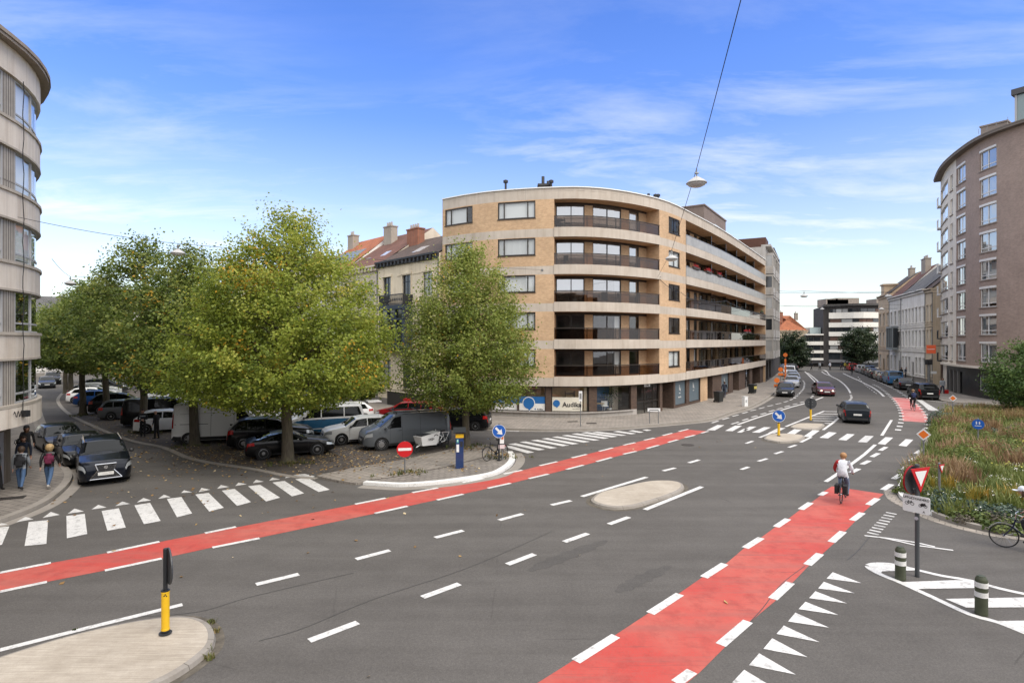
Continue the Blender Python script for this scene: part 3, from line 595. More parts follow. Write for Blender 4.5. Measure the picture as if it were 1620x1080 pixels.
def facade(mb, path, s0, s1, z0, z1, holes, bands, off=0.0, depth=0.25, reveal=None):
 """wall surface with openings; holes = (s0,s1,z0,z1[,depth]); bands = list of (z0,z1,material index) or a function (s,z)"""
 sb = set(path.steps(s0, s1)); zb = {z0, z1}
 for h in holes: sb |= {h[0], h[1]}; zb |= {h[2], h[3]}
 fn = bands if callable(bands) else None
 if not fn:
  for b in bands: zb |= {b[0], b[1]}
  def fn(s, z):
   for b in bands:
    if b[0] <= z < b[1]: return b[2]
   return 0
 sb = sorted(t for t in sb if s0 - 1e-6 <= t <= s1 + 1e-6); zb = sorted(z for z in zb if z0 - 1e-6 <= z <= z1 + 1e-6)
 sb = [t for i, t in enumerate(sb) if i == 0 or t - sb[i - 1] > 1e-4]; zb = [t for i, t in enumerate(zb) if i == 0 or t - zb[i - 1] > 1e-4]
 for a, b in zip(sb, sb[1:]):
  for c, d in zip(zb, zb[1:]):
   sm, zm = (a + b) / 2, (c + d) / 2
   if any(h[0] < sm < h[1] and h[2] < zm < h[3] for h in holes): continue
   mb.face([P3(path, a, off, c), P3(path, b, off, c), P3(path, b, off, d), P3(path, a, off, d)], fn(sm, zm), [(a, c), (b, c), (b, d), (a, d)])
 for h in holes:
  D = h[4] if len(h) > 4 else depth; T = path.steps(h[0], h[1])
  mi = reveal if reveal is not None else fn(h[0] - 0.02, (h[2] + h[3]) / 2)
  for a, b in zip(T, T[1:]):
   for z, fl in ((h[2], 0), (h[3], 1)):
    q = [P3(path, a, off, z), P3(path, b, off, z), P3(path, b, off - D, z), P3(path, a, off - D, z)]
    mb.face(q[::-1] if fl else q, mi, [(a, z), (b, z), (b, z + D), (a, z + D)])
  for t, fl in ((h[0], 0), (h[1], 1)):
   q = [P3(path, t, off, h[2]), P3(path, t, off - D, h[2]), P3(path, t, off - D, h[3]), P3(path, t, off, h[3])]
   mb.face(q if fl else q[::-1], mi, [(0, h[2]), (D, h[2]), (D, h[3]), (0, h[3])])
CURT = plain('curtain_white', (0.82, 0.82, 0.81), 0.8)
def curtain_mat():
 m, nt, b = ntree('curtain_fold_shade'); k = NB(nt)
 w = k.n('ShaderNodeTexWave', {'Vector': k.tc.outputs['UV'], 'Scale': 3.2, 'Distortion': 1.5, 'Detail': 2}).outputs['Fac']
 nt.links.new(k.ramp(w, (0.58, 0.58, 0.57), (0.82, 0.82, 0.81), 0.0, 0.7), b.inputs['Base Color']); b.inputs['Roughness'].default_value = 0.9  # shade of the folds is put into the colour of the flat curtain
 nt.links.new(k.bump(w, 0.5, 0.03), b.inputs['Normal']); return m
M_FOLD = curtain_mat()
M_GLASS = glass('window_glass', (0.93, 0.95, 0.95), refl=0.07, alpha=0.98)
M_GLASS2 = glass('window_glass_mirror', (0.6, 0.64, 0.66), refl=0.34)
M_SHOPG = glass('shop_glass', (0.85, 0.87, 0.87), refl=0.03, alpha=0.95)
M_DGLASS = plain('far_glass', (0.02, 0.024, 0.028), 0.06, 0, 0, 0.8)
M_LGLASS = plain('far_glass_curtained', (0.33, 0.33, 0.32), 0.1, 0, 0.6)
M_ROOM = plain('room', (0.20, 0.17, 0.14), 0.9, var=0.4, vscale=0.5)
M_WFRAME = plain('white_frame', (0.62, 0.61, 0.59), 0.5)
M_BFRAME = plain('bronze_frame', (0.03, 0.022, 0.017), 0.4, 0.2)
M_GFRAME = plain('grey_frame', (0.36, 0.36, 0.36), 0.5)
def window(parent, path, s0, s1, z0, z1, off, fmat, cols=(), rows=(), fw=0.07, pane=None, curtain=None, name='window', deep=0.06, sill=None, head=None, simple=False):
 """frame (a part) with its pane and curtain (sub-parts)"""
 m = MB(); o1 = off + deep
 pbar(m, path, s0, s1, z1 - fw, z1, off, o1); pbar(m, path, s0, s1, z0, z0 + fw, off, o1)
 pbar(m, path, s0, s0 + fw, z0 + fw, z1 - fw, off, o1); pbar(m, path, s1 - fw, s1, z0 + fw, z1 - fw, off, o1)
 for c in cols: t = s0 + (s1 - s0) * c; pbar(m, path, t - fw / 2, t + fw / 2, z0 + fw, z1 - fw, off, o1 - 0.004)
 for r_ in rows:
  z = z0 + (z1 - z0) * r_; pbar(m, path, s0 + fw, s1 - fw, z - fw / 2, z + fw / 2, off, o1 - 0.008)
 if head: pbar(m, path, s0, s1, z1, z1 + head, off, o1 + 0.06, 1)
 w = m.build(name, [fmat, M_WFRAME], parent, world=True)
 g = MB()
 for a, b in zip(path.steps(s0, s1), path.steps(s0, s1)[1:]):
  o = off + 0.02; g.face([P3(path, a, o, z0), P3(path, b, o, z0), P3(path, b, o, z1), P3(path, a, o, z1)])
 g.build('pane', pane or M_GLASS, w, world=True)
 if curtain:
  mat, a0, a1, b0, b1 = curtain; g = MB(); A = s0 + (s1 - s0) * a0; B = s0 + (s1 - s0) * a1
  for a, b in zip(path.steps(A, B), path.steps(A, B)[1:]):
   o = off - 0.09; zz0 = z0 + (z1 - z0) * b0; zz1 = z0 + (z1 - z0) * b1
   g.face([P3(path, a, o, zz0), P3(path, b, o, zz0), P3(path, b, o, zz1), P3(path, a, o, zz1)], 0, [(a, zz0), (b, zz0), (b, zz1), (a, zz1)])
  g.build('curtain', mat, w, world=True)
 return w
def interior(parent, path, s0, s1, zs, off=-3.2, mat=None):
 """floors and a back wall behind the windows"""
 m = MB()
 T = path.steps(s0, s1, 2.5)
 for a, b in zip(T, T[1:]):
  m.face([P3(path, a, off, zs[0]), P3(path, b, off, zs[0]), P3(path, b, off, zs[-1]), P3(path, a, off, zs[-1])])
  for z in zs:
   m.face([P3(path, a, -1.62, z), P3(path, b, -1.62, z), P3(path, b, off, z), P3(path, a, off, z)])
 for t in path.steps(s0, s1, 5.5)[1:-1]:
  m.face([P3(path, t, -1.62, zs[0]), P3(path, t, off, zs[0]), P3(path, t, off, zs[-1]), P3(path, t, -1.62, zs[-1])])
 return m.build('room', mat or M_ROOM, parent, world=True)
def text_mesh(txt, size, mat, name, parent, loc, xdir, up=(0, 0, 1), align='CENTER', extrude=0.004, bold=False, sx=1.0, label=None):
 cu = bpy.data.curves.new('txt', 'FONT'); cu.body = txt; cu.size = size; cu.align_x = align; cu.align_y = 'CENTER'; cu.extrude = extrude; cu.resolution_u = 2
 if bold: cu.offset = size * 0.018
 to = bpy.data.objects.new('txt', cu); COL.objects.link(to)
 dg = bpy.context.evaluated_depsgraph_get(); me = bpy.data.meshes.new_from_object(to.evaluated_get(dg)); bpy.data.objects.remove(to); bpy.data.curves.remove(cu)
 X = Vector((xdir[0], xdir[1], xdir[2] if len(xdir) > 2 else 0)).normalized(); U = Vector(up).normalized(); N = X.cross(U)
 M = Matrix(((X.x * sx, U.x, N.x, loc[0]), (X.y * sx, U.y, N.y, loc[1]), (X.z * sx, U.z, N.z, loc[2]), (0, 0, 0, 1)))
 off = ORG.get(parent.name, Vector()) if parent else Vector()
 me.transform(Matrix.Translation(-off) @ M); me.materials.clear(); me.materials.append(mat); me.name = name
 return link(name, me, parent, off)

# ------------------------------------------------------------------ the corner apartment building of yellow brick
YB = tiles('yellow_brick', (0.63, 0.415, 0.24), (0.52, 0.325, 0.178), (0.44, 0.34, 0.24), 0.22, 0.066, 0.14, uv=True, dirt=0.2, bump=0.25)
BAND = concrete('band_concrete', (0.50, 0.44, 0.375), (0.55, 0.46, 0.38), 0.36, joint=2.55, uv=True)
BRN = tiles('brown_brick', (0.115, 0.07, 0.047), (0.075, 0.047, 0.034), (0.05, 0.035, 0.028), 0.2, 0.06, 0.1, uv=True, dirt=0.3)
PLINTH = concrete('plinth_stone', (0.36, 0.335, 0.31), amt=0.4, joint=1.1, uv=True)
TOPW = plain('roof_edge_white', (0.78, 0.78, 0.76), 0.5)
cp = []
for x, y in ((700, 316.0), (736, 309.2), (775, 303.8), (810, 300.8), (848, 298.4), (900, 296.6), (930, 297.2), (960, 299.6), (1000, 305.6), (1040, 314.8), (1065, 323.6), (1090, 336.0), (1140, 363), (1180, 389.5), (1211, 411.5)):
 cp.append(atd(x, F * 11.8 / (540 - y)))
CPATH = Path(smooth_poly(cp, 3, False))
corner_b = thing('apartment_building', 'curved yellow brick corner apartment block with concrete bands and dark glass balconies', 'building', (*CPATH.p[0], 0))
LEV = [3.2 + 2.87 * k for k in range(5)]          # top of each concrete band: floor of storeys 1..5
TOPZ = 17.8; FASC = 16.95
SX = CPATH.px
def cbuild():
 b = corner_b; p = CPATH; L = p.L
 sA0, sA1 = SX(876.5), SX(1043); sB0, sB1 = SX(1085), L - 0.35
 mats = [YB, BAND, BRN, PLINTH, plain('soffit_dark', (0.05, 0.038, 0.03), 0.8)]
 zb = [(2.55, 3.2, 1), (FASC, TOPZ, 1)] + [(l - 0.64, l, 1) for l in LEV[1:]]
 holes = []; wins = []
 for k, l in enumerate(LEV):
  top = (LEV[k + 1] - 0.64) if k < 4 else FASC
  holes.append((sA0, sA1, l, top - 0.0, 1.25)); holes.append((sB0, sB1, l, top, 1.45))
  for (x0, x1) in ((704, 747.5), (787.5, 847), (1058, 1075.5)):
   if x0 == 1058: z0, z1 = l + 0.62, l + 1.98
   else: z0, z1 = l + 0.86, l + 2.2
   h = (SX(x0), SX(x1), z0, min(z1, top - 0.02), 0.16); holes.append(h); wins.append((x0, k, h))
 w = MB()
 facade(w, p, 0, L, 2.55, TOPZ, holes, zb)
 # ends and back closing the volume
 back = [Vector((x, y)) for x, y in ((p.p[-1].x - 12, p.p[-1].y + 8), (6, 68), (-2.0, 60))]
 e0 = p.p[0]; e1 = p.p[-1]; ring = [e1] + back + [e0]
 for a, c in zip(ring, ring[1:]):
  w.face([(a.x, a.y, 0), (c.x, c.y, 0), (c.x, c.y, TOPZ), (a.x, a.y, TOPZ)], 0, [(0, 0), ((c - a).length, 0), ((c - a).length, TOPZ), (0, TOPZ)])
 wall = w.build('wall', mats, b, world=True)
 # slightly proud concrete bands are the balcony fronts
 m = MB()
 for k, l in enumerate(LEV):
  pbar(m, p, sA0 - 0.02, sA1 + 0.02, l - 0.64, l + 0.1, -0.1, 0.05); pbar(m, p, sB0 - 0.02, L, l - 0.64, l + 0.1, -0.1, 0.05)
 m.build('balcony_front', BAND, b, world=True)
 # roof
 m = MB(); P = [Vector(q) for q in p.p] + back
 m.face([(q.x, q.y, TOPZ - 0.25) for q in P]); r = m.build('roof', plain('roof_felt', (0.12, 0.115, 0.11), 0.9, var=0.2), b, world=True)
 m = MB(); pbar(m, p, 0, L, TOPZ, TOPZ + 0.07, -0.35, 0.09); m.build('roof_edge', TOPW, b, world=True)
 interior(b, p, 0.2, L - 0.2, [0.05, 2.6] + LEV[1:] + [FASC + 0.2], -4.4)
 rnd = random.Random(3)
 for x0, k, h in wins:
  big = x0 != 1058
  if big: cols = (0.17, 0.8) if x0 == 787.5 else (0.22, 0.8)
  else: cols = (0.5,)
  cur = None; pane = M_GLASS
  if big: cur = (CURT if k == 4 else M_FOLD, 0.0, 1.0 if x0 == 787.5 or k < 4 else 0.78, 0, 1)
  elif k in (0, 3): cur = (M_FOLD, 0, 1, 0, 1)
  window(b, p, h[0], h[1], h[2], h[3], -0.1, M_BFRAME, cols, (), 0.085, M_SHOPG if big and k > 2 else pane, cur)
  m = MB(); pbar(m, p, h[0] - 0.03, h[1] + 0.03, h[2] - 0.05, h[2], -0.16, 0.05); m.build('sill', M_BFRAME, b, world=True)
 # balcony back walls with sliding doors
 lay = [(877, 933, (0.5,)), (948, 1000, (0.5,)), (1013, 1030, ())]
 layB = []; x = 1.1
 LB = sB1 - sB0
 pat = [(0.25, 1.0, ()), (1.7, 3.1, (0.5,)), (4.0, 4.9, ()), (6.0, 6.9, ()), (8.2, 10.2, (0.5,)), (11.4, 12.7, ()), (14.2, 15.2, ()), (16.4, 18.4, (0.5,)), (20.0, 21.4, ()), (22.8, 24.6, (0.5,)), (26.4, 27.6, ()), (29.4, 31.2, (0.5,)), (33.0, 34.4, ())]
 for k, l in enumerate(LEV):
  top = (LEV[k + 1] - 0.64) if k < 4 else FASC
  for (t0, t1, D, openings) in ((sA0, sA1, -1.25, [(SX(a) + 0.05, SX(c), m_) for a, c, m_ in lay]), (sB0, sB1, -1.45, [(sB0 + a * LB / 35.0, sB0 + c * LB / 35.0, m_) for a, c, m_ in pat])):
   hs = [(a, c, l + 0.1, top - 0.18, 0.1) for a, c, m_ in openings]
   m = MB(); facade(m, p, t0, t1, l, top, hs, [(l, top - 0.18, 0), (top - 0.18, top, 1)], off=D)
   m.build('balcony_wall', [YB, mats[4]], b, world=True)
   for j, (h, o) in enumerate(zip(hs, openings)):
    light = (k + j) % 3
    cur = None
    if D == -1.25:
     if k >= 3 or (k == 2 and j == 0): cur = (CURT if j != 1 else M_FOLD, 0.0 if j != 1 else 0.5, 1, 0, 1)
     elif j == 1: cur = (M_FOLD, 0.8, 1.0, 0, 1)
    elif rnd.random() < 0.5: cur = (M_FOLD, 0, rnd.choice((1, 0.5, 1)), rnd.choice((0, 0, 0.4)), 1)
    window(b, p, h[0], h[1], h[2], h[3], D - 0.09, M_BFRAME, o[2], (), 0.08, M_GLASS2 if D == -1.25 and k >= 2 else M_GLASS, cur, name='balcony_door')
  # floor and soffit of the recess are the reveals; railing
  for (t0, t1, side) in ((sA0, sA1, 0), (sB0, L, 1)):
   pale = side == 1 and k >= 3
   gm = RAIL_PALE if pale else RAIL_DARK
   r = MB(); n = max(2, int((t1 - t0) / 2.1))
   pbar(r, p, t0, t1, l + 0.92, l + 0.985, -0.03, 0.03)
   if not pale: pbar(r, p, t0, t1, l + 0.73, l + 0.76, -0.02, 0.02)
   for i in range(n + 1):
    t = t0 + 0.04 + (t1 - t0 - 0.08) * i / n; pbar(r, p, t - 0.025, t + 0.025, l + 0.1, l + 0.92, -0.03, 0.02)
   rail = r.build('railing', M_BFRAME if not pale else plain('rail_grey', (0.3, 0.3, 0.31), 0.4, 0.5), b, world=True)
   g = MB(); pbar(g, p, t0 + 0.05, t1 - 0.05, l + 0.12, l + 0.9, 0.022, 0.032); g.build('panel', gm, rail, world=True)
 # partition screens on the long balconies
 for k, l in enumerate(LEV):
  for fr in (0.21, 0.36, 0.5, 0.64, 0.79):
   t = sB0 + LB * fr; m = MB(); pbar(m, p, t - 0.03, t + 0.03, l + 0.1, l + 2.0, -1.42, -0.12); m.build('balcony_screen', SCREEN, b, world=True)
RAIL_DARK = glass('railing_glass_brown', (0.50, 0.42, 0.36), refl=0.0, alpha=1.0)
RAIL_PALE = plain('railing_pale', (0.33, 0.32, 0.30), 0.35, var=0.2, vscale=1.2)
SCREEN = glass('screen_glass', (0.5, 0.52, 0.5), refl=0.05)
cbuild()
def shopfront():
 b = corner_b; p = CPATH; L = p.L
 # piers, plinth and glazing of the ground floor, set back a little under the first band
 off = -0.3
 bays = [(703, 742, 'w'), (773, 817, 'p'), (818, 862.5, 'p'), (871.5, 934, 'p'), (947, 1003, 'p'), (1012, 1049, 'd'), (1053, 1071, 'x'), (1073.5, 1091, 'p'), (1095.5, 1112.5, 'p'), (1124, 1132, 'x'), (1146, 1158, 'p'), (1164, 1173, 'x'), (1183, 1190, 'd'), (1194, 1206, 'x')]
 holes = []
 for a, c, k in bays:
  z0 = {'w': 1.2, 'p': 0.55, 'd': 0.08, 'x': 0.0}[k]; holes.append((SX(a), SX(c), z0 if a < 1070 or k != 'p' else 0.3, 2.5, {'x': 1.4}.get(k, 0.2)))
 s1 = SX(1115);
 def mat(s, z):
  if z < 0.5 and s < SX(1008): return 3
  return 0 if SX(1113) < s < SX(1123.5) else 2
 w = MB(); facade(w, p, 0, L, 0.0, 2.55, holes, mat, off=off, depth=0.2)
 w.build('ground_floor_wall', [YB, BAND, BRN, PLINTH], b, world=True)
 m = MB(); pbar(m, p, SX(702), SX(1006), 0.46, 0.55, off - 0.1, off + 0.14); m.build('sill', PLINTH, b, world=True)
 for (a, c, k), h in zip(bays, holes):
  cols = () if k != 'd' else (0.36, 0.72)
  if k == 'x':
   m = MB(); pbar(m, p, h[0], h[1], 0, 2.5, off - 1.5, off - 1.42); m.build('entrance_recess', BRN if a > 1060 else plain('recess', (0.07, 0.045, 0.032), 0.8), b, world=True); continue
  window(b, p, h[0], h[1], h[2], h[3], off - 0.18, M_BFRAME, cols, (0.42,) if k == 'd' else (), 0.06, M_SHOPG, None if k != 'w' else (CURT, 0, 1, 0, 1), name='shop_window' if k != 'd' else 'entrance_door')
 # warm furnished shop behind the glass
 m = MB(); pbar(m, p, SX(772), SX(868), 0.3, 2.52, off - 1.2, off - 1.1); pbar(m, p, SX(872), SX(935), 0.3, 2.52, off - 1.1, off - 1.0)
 m.build('shop_wall', plain('warm_wood_wall', (0.68, 0.43, 0.19), 0.6, var=0.25, vscale=1.5), b, world=True)
 m = MB(); pbar(m, p, SX(947), SX(1004), 0.3, 2.52, off - 1.7, off - 1.6); m.build('shop_wall', blue_picture(), b, world=True)
 m = MB(); pbar(m, p, SX(988), SX(1003), 0.3, 2.52, off - 1.58, off - 1.5); m.build('shop_wall', plain('slats_beige', (0.45, 0.38, 0.3), 0.6, var=0.2), b, world=True)
 m = MB()
 for a, c, z in ((895, 912, 1.9), (895, 912, 1.45), (895, 912, 1.15)): pbar(m, p, SX(a), SX(c), z, z + 0.04, off - 0.98, off - 0.75)
 pbar(m, p, SX(894), SX(895), 1.1, 2.1, off - 0.98, off - 0.72); pbar(m, p, SX(912), SX(913), 1.1, 2.1, off - 0.98, off - 0.72)
 m.build('shelf', plain('dark_wood', (0.12, 0.06, 0.03), 0.6), b, world=True)
 m = MB(); pbar(m, p, SX(927), SX(932), 0.5, 2.45, off - 0.3, off - 0.24); m.build('curtain', plain('beige_curtain', (0.5, 0.4, 0.28), 0.8), b, world=True)
 m = MB()
 q = p.at(SX(905), off - 0.05)
 # posters on the glass
 def poster(x0, x1, z0, z1, m_, name='poster', o=off - 0.14):
  g = MB(); pbar(g, p, SX(x0), SX(x1), z0, z1, o, o + 0.012); return g.build(name, m_, b, world=True)
 blue = plain('poster_blue', (0.02, 0.13, 0.36), 0.35); white = plain('poster_white', (0.72, 0.71, 0.68), 0.35); cream = plain('poster_cream', (0.66, 0.62, 0.52), 0.35); ink = plain('ink', (0.03, 0.028, 0.03), 0.5); paleb = plain('poster_pale_print', (0.42, 0.55, 0.68), 0.4)
 poster(774.3, 816.3, 0.6, 1.12, white); pb = poster(774.3, 816.3, 1.12, 1.7, blue)
 poster(819, 862, 0.6, 1.16, white); poster(819, 862, 1.16, 1.7, blue)
 poster(873, 923.5, 0.58, 1.68, cream)
 def tx(t, size, x, z, m_, bold=False, o=off - 0.122, sx=1.0):
  s = SX(x); q = p.at(s, o); n = p.nrm(s); text_mesh(t, size, m_, 'lettering', b, (q.x, q.y, z), (-n.y, n.x), bold=bold, sx=sx)
 def disc(x, z, r, m_, o=off - 0.12):
  s = SX(x); q = p.at(s, o); n = p.nrm(s); g = MB(); g.disc((q.x, q.y, z), (n.x, n.y, 0), r, 0.01, 28, 0)
  t = Vector((-n.y, n.x)); a = (q.x + n.x * .006, q.y + n.y * .006)
  g.face([(a[0] - t.x * r * .15, a[1] - t.y * r * .15, z - r * .95), (a[0] + t.x * r * 0.1, a[1] + t.y * r * 0.1, z - r * 1.3), (a[0] + t.x * r * .55, a[1] + t.y * r * .55, z - r * .8), (a[0], a[1], z)])
  g.build('emblem', m_, b, world=True)
 disc(835, 1.18, 0.50, white, off - 0.126); disc(835, 1.18, 0.44, blue, off - 0.114)
 tx('Audika', 0.17, 853, 0.72, ink, True); disc(845.5, 0.74, 0.05, blue)
 disc(880, 1.2, 0.27, blue); tx('Audika', 0.52, 905.5, 1.1, ink, True); tx('Hoorcentrum', 0.1, 913, 0.79, ink)
 tx('Maak hier', 0.17, 795, 1.62, paleb, False); tx('uw afspraak', 0.17, 795, 1.45, white, True); tx('voor een gratis hoortest', 0.13, 795, 1.26, paleb)
 tx('Kom binnen voor advies', 0.1, 795, 0.98, paleb); tx('en een test', 0.1, 795, 0.84, paleb)
 tx('Audika', 0.24, 841, 2.2, ink, True);
 tx('Bosto', 0.2, 1029, 2.42, ink, True, o=off + 0.012) if False else None
 poster(1025, 1034.5, 2.28, 2.5, plain('sign_pale', (0.6, 0.6, 0.58), 0.5), 'door_sign', off - 0.09); tx('Audika', 0.15, 1029.8, 2.39, ink, True, off - 0.07)
 dk = plain('shop_film_blue', (0.10, 0.135, 0.16), 0.35)
 for a, c in ((1074, 1090.5), (1096, 1112), (1146.5, 1157.5)): poster(a, c, 0.35, 2.45, dk, 'window_film')
 for x in (1082.5, 1104, 1152):
  s = SX(x); q = p.at(s, off - 0.11); n = p.nrm(s); t = Vector((-n.y, n.x)); g = MB()
  for (u, z, w_, h_) in ((-.12, 1.85, .07, .5), (.05, 1.75, .06, .3), (.14, 1.62, .05, .22), (-.02, 1.35, .3, .06)):
   c_ = (q.x + t.x * u, q.y + t.y * u); g.obox(c_, t, w_ / 2, 0.006, z - h_ / 2, z + h_ / 2)
  g.build('emblem', white, b, world=True)
  tx('houtinfo', 0.22, x, 1.0, white, False, off - 0.11) if x != 1104 else None
 # table, chair and plant seen through the glass
 return
def blue_picture():
 m, nt, b = ntree('blue_sea_picture'); k = NB(nt)
 n = k.noise(0.9, 5, 0.6, k.mapping(k.tc.outputs['Object'], (0.5, 0.5, 2.2)))
 nt.links.new(k.ramp(n, (0.008, 0.03, 0.10), (0.04, 0.16, 0.34), 0.3, 0.7), b.inputs['Base Color']); b.inputs['Roughness'].default_value = 0.5; return m
shopfront()
def roof_things():
 b = corner_b
 m = MB(); u = Vector((0.45, 0.89)).normalized(); s_ = SX(1168); c = CPATH.at(s_, -5.0); n_ = CPATH.nrm(s_); u = Vector((-n_.y, n_.x))
 m.obox(c, u, 5.2, 2.4, TOPZ - 0.3, TOPZ + 3.5); m.obox(c, u, 5.3, 2.5, TOPZ + 3.5, TOPZ + 3.65)
 m.build('penthouse', concrete('penthouse_panels', (0.19, 0.145, 0.125), amt=0.2, joint=0), b, world=True)
 m = MB(); c2 = CPATH.at(s_, -2.1); m.obox(c2, u, 4.0, 0.4, TOPZ - 0.2, TOPZ + 1.5); m.build('penthouse_screen', plain('screen_white', (0.5, 0.53, 0.56), 0.3), b, world=True)
 for px, Z, w, h in ((861, 47.5, 1.0, 1.5), (1027, 52, 0.6, 1.3), (1010, 52, 0.4, 1.1)):
  x, y = atd(px, Z); m = MB(); m.obox((x, y), (1, 0), w / 2, 0.35, TOPZ - 0.3, TOPZ + h * 0.75); m.obox((x, y), (1, 0), w / 2 + 0.06, 0.4, TOPZ + h * 0.75, TOPZ + h * 0.85)
  m.tube((x - w * .1, y, TOPZ + h * .85), (x - w * .1, y, TOPZ + h * 1.3), 0.13, 0.13, 10); m.tube((x + w * .3, y, TOPZ + h * .85), (x + w * .3, y, TOPZ + h * 1.05), 0.1, 0.1, 10)
  m.build('chimney', plain('chimney_dark', (0.05, 0.05, 0.05), 0.8, var=0.3), b, world=True)
 for px, Z in ((1037, 51.5), (1041, 51.5), (800, 47), (872, 47)):
  x, y = atd(px, Z); m = MB(); m.tube((x, y, TOPZ - 0.3), (x, y, TOPZ + 1.35), 0.09, 0.09, 8); m.lathe([(0.2, 0), (0.2, 0.18), (0.03, 0.26)], (x, y, TOPZ + 1.3), 10); m.build('vent_pipe', M_DARK, b, world=True)
roof_things()
# ------------------------------------------------------------------ the curved building on the left
def left_building():
 C0 = (-18.7, 20.8); Rr = 8.2
 a0 = R(100); cx, cy = C0[0] - Rr * math.sin(a0), C0[1] + Rr * math.cos(a0)   # centre on the left of the heading
 pts = [(-17.0, 3.0), (-17.4, 14.0), (-18.05, 17.4)]
 for k in range(0, 9):
  a = a0 + R(34) * k / 8; pts.append((cx + Rr * math.sin(a), cy - Rr * math.cos(a)))
 e = pts[-1]; ang = a0 + R(34)
 d = (math.cos(ang), math.sin(ang))
 pts += [(e[0] + d[0] * 1.5 - 0.12, e[1] + d[1] * 1.5), (e[0] + d[0] * 12 - 3.2, e[1] + d[1] * 10.5)]
 p = Path(pts); L = p.L
 b = thing('curved_office_building', 'pale curved building with continuous concrete bands and ribbon windows at the left edge', 'building', (pts[0][0], pts[0][1], 0))
 BND = concrete('left_band_stone', (0.62, 0.555, 0.48), (0.55, 0.45, 0.36), 0.5, joint=1.3, uv=True)
 DK = concrete('left_ground_stone', (0.16, 0.135, 0.115), amt=0.5)
 FL = tiles('fluted_panel', (0.40, 0.36, 0.315), (0.36, 0.33, 0.29), (0.16, 0.14, 0.12), 0.14, 6.0, 0.006, uv=True, offset=0.0, bump=0.8, dirt=0.15)
 sills = [3.62, 6.35, 9.02, 11.7, 14.37]; heads = [5.33, 7.95, 10.6, 13.3, 16.0]
 def px(x):   # only the stretch that faces the camera
  best = None
  for i in range(1200):
   t = p.c[1] + (p.c[-2] - p.c[1]) * i / 1199; q = p.at(t); e_ = abs(810 + F * q.x / q.y - x)
   if best is None or e_ < best[0] - 0.02: best = (e_, t)
  return best[1]
 sx7, sx26, sx54 = px(7), px(26), px(54.5)
 wins = [(sx26, sx54, 3)]
 t = sx7; wd = sx26 - sx7
 while t > 1.5: wins.append((max(0.3, t - 2.6), t, 2)); t -= 2.6 + wd
 t = sx54 + 0.35
 while t < L - 3: wins.append((t, t + 2.4, 2)); t += 3.3
 holes = [(a, c, z0, z1, 0.1) for (a, c, k) in wins for z0, z1 in zip(sills, heads)]
 TOP = 17.0
 def mat(s, z):
  for z0, z1 in zip(sills, heads):
   if z0 < z < z1: return 1
  return 0
 m = MB(); facade(m, p, 0, L, 2.76, TOP, holes, mat, off=-0.02);
 # split the wall at every sill and head so that the fluted piers get their own material
 m = MB(); zs = [2.76] + [z for pr in zip(sills, heads) for z in pr] + [TOP]
 for c, d_ in zip(zs, zs[1:]): facade(m, p, 0, L, c, d_, [h for h in holes if c - .01 < h[2] < d_ - .01 and h[3] <= d_ + .01], mat, off=-0.02 if mat(0, (c + d_) / 2) == 0 else -0.05)
 back = [(p.p[-1].x - 10, p.p[-1].y - 6), (-40, 3)]
 ring = [tuple(p.p[-1])] + back + [tuple(p.p[0])]
 for a, c in zip(ring, ring[1:]): m.face([(*a, 0), (*c, 0), (*c, TOP), (*a, TOP)], 0, [(0, 0), (9, 0), (9, TOP), (0, TOP)])
 m.face([(q[0], q[1], 2.78) for q in [tuple(v) for v in p.p] + back][::-1], 0)
 m.build('wall', [BND, FL], b, world=True)
 m = MB()
 pbar(m, p, 0, L, 2.76, sills[0] - 0.12, -0.3, 0.1)
 for k in range(4): pbar(m, p, 0, L, heads[k] + 0.0, sills[k + 1] - 0.1, -0.3, 0.05)
 pbar(m, p, 0, L, heads[4], TOP, -0.3, 0.06)
 m.build('parapet_band', BND, b, world=True)
 m = MB()
 for z in sills: pbar(m, p, 0, L, z - 0.11, z, -0.12, 0.11)
 for z in heads[:4]: pbar(m, p, 0, L, z - 0.05, z + 0.03, -0.1, 0.075)
 m.build('sill', concrete('left_sill', (0.40, 0.355, 0.30), amt=0.4), b, world=True)
 m = MB(); pbar(m, p, 0, L, TOP, TOP + 0.12, -1.0, 0.36); pbar(m, p, 0, L, TOP + 0.12, TOP + 0.26, -1.0, 0.41)
 m.face([(q[0], q[1], TOP + 0.2) for q in [tuple(v) for v in p.p] + back])
 m.build('roof', concrete('left_eaves', (0.27, 0.225, 0.185), amt=0.35), b, world=True)
 rnd = random.Random(5)
 for (a, c, k) in wins:
  for f, (z0, z1) in enumerate(zip(sills, heads)):
   cur = None
   if (k == 3 and f >= 2): cur = (CURT, 0.02, 1, 0.1, 1)
   elif k == 2 and f == 2: cur = (plain('brown_blind', (0.13, 0.10, 0.085), 0.8), 0, 1, 0.25, 1)
   elif rnd.random() < 0.5: cur = (plain('dark_curtain', (0.14, 0.12, 0.11), 0.9), 0, rnd.choice((0.5, 1)), 0.2, 1)
   window(b, p, a, c, z0, z1, -0.12, M_GFRAME, (0.32, 0.86) if k == 3 else (0.5,), (0.22,), 0.07, M_GLASS2 if f < 2 else M_GLASS, cur)
 interior(b, p, 0.5, L - 0.5, [2.8] + [z - 0.5 for z in sills[1:]] + [16.9], -4.0)
 # ground floor set back under the overhang
 q21 = Vector(G(21.5, 762)); q0 = Vector(G(-6, 778)); d0 = (q21 - q0).normalized()
 gpts = [tuple(q0 - d0 * 12), tuple(q21), tuple(q21 + Vector((-0.72, 0.2)) * 14)]
 gw = Path(gpts); l1 = 12 + (q21 - q0).length
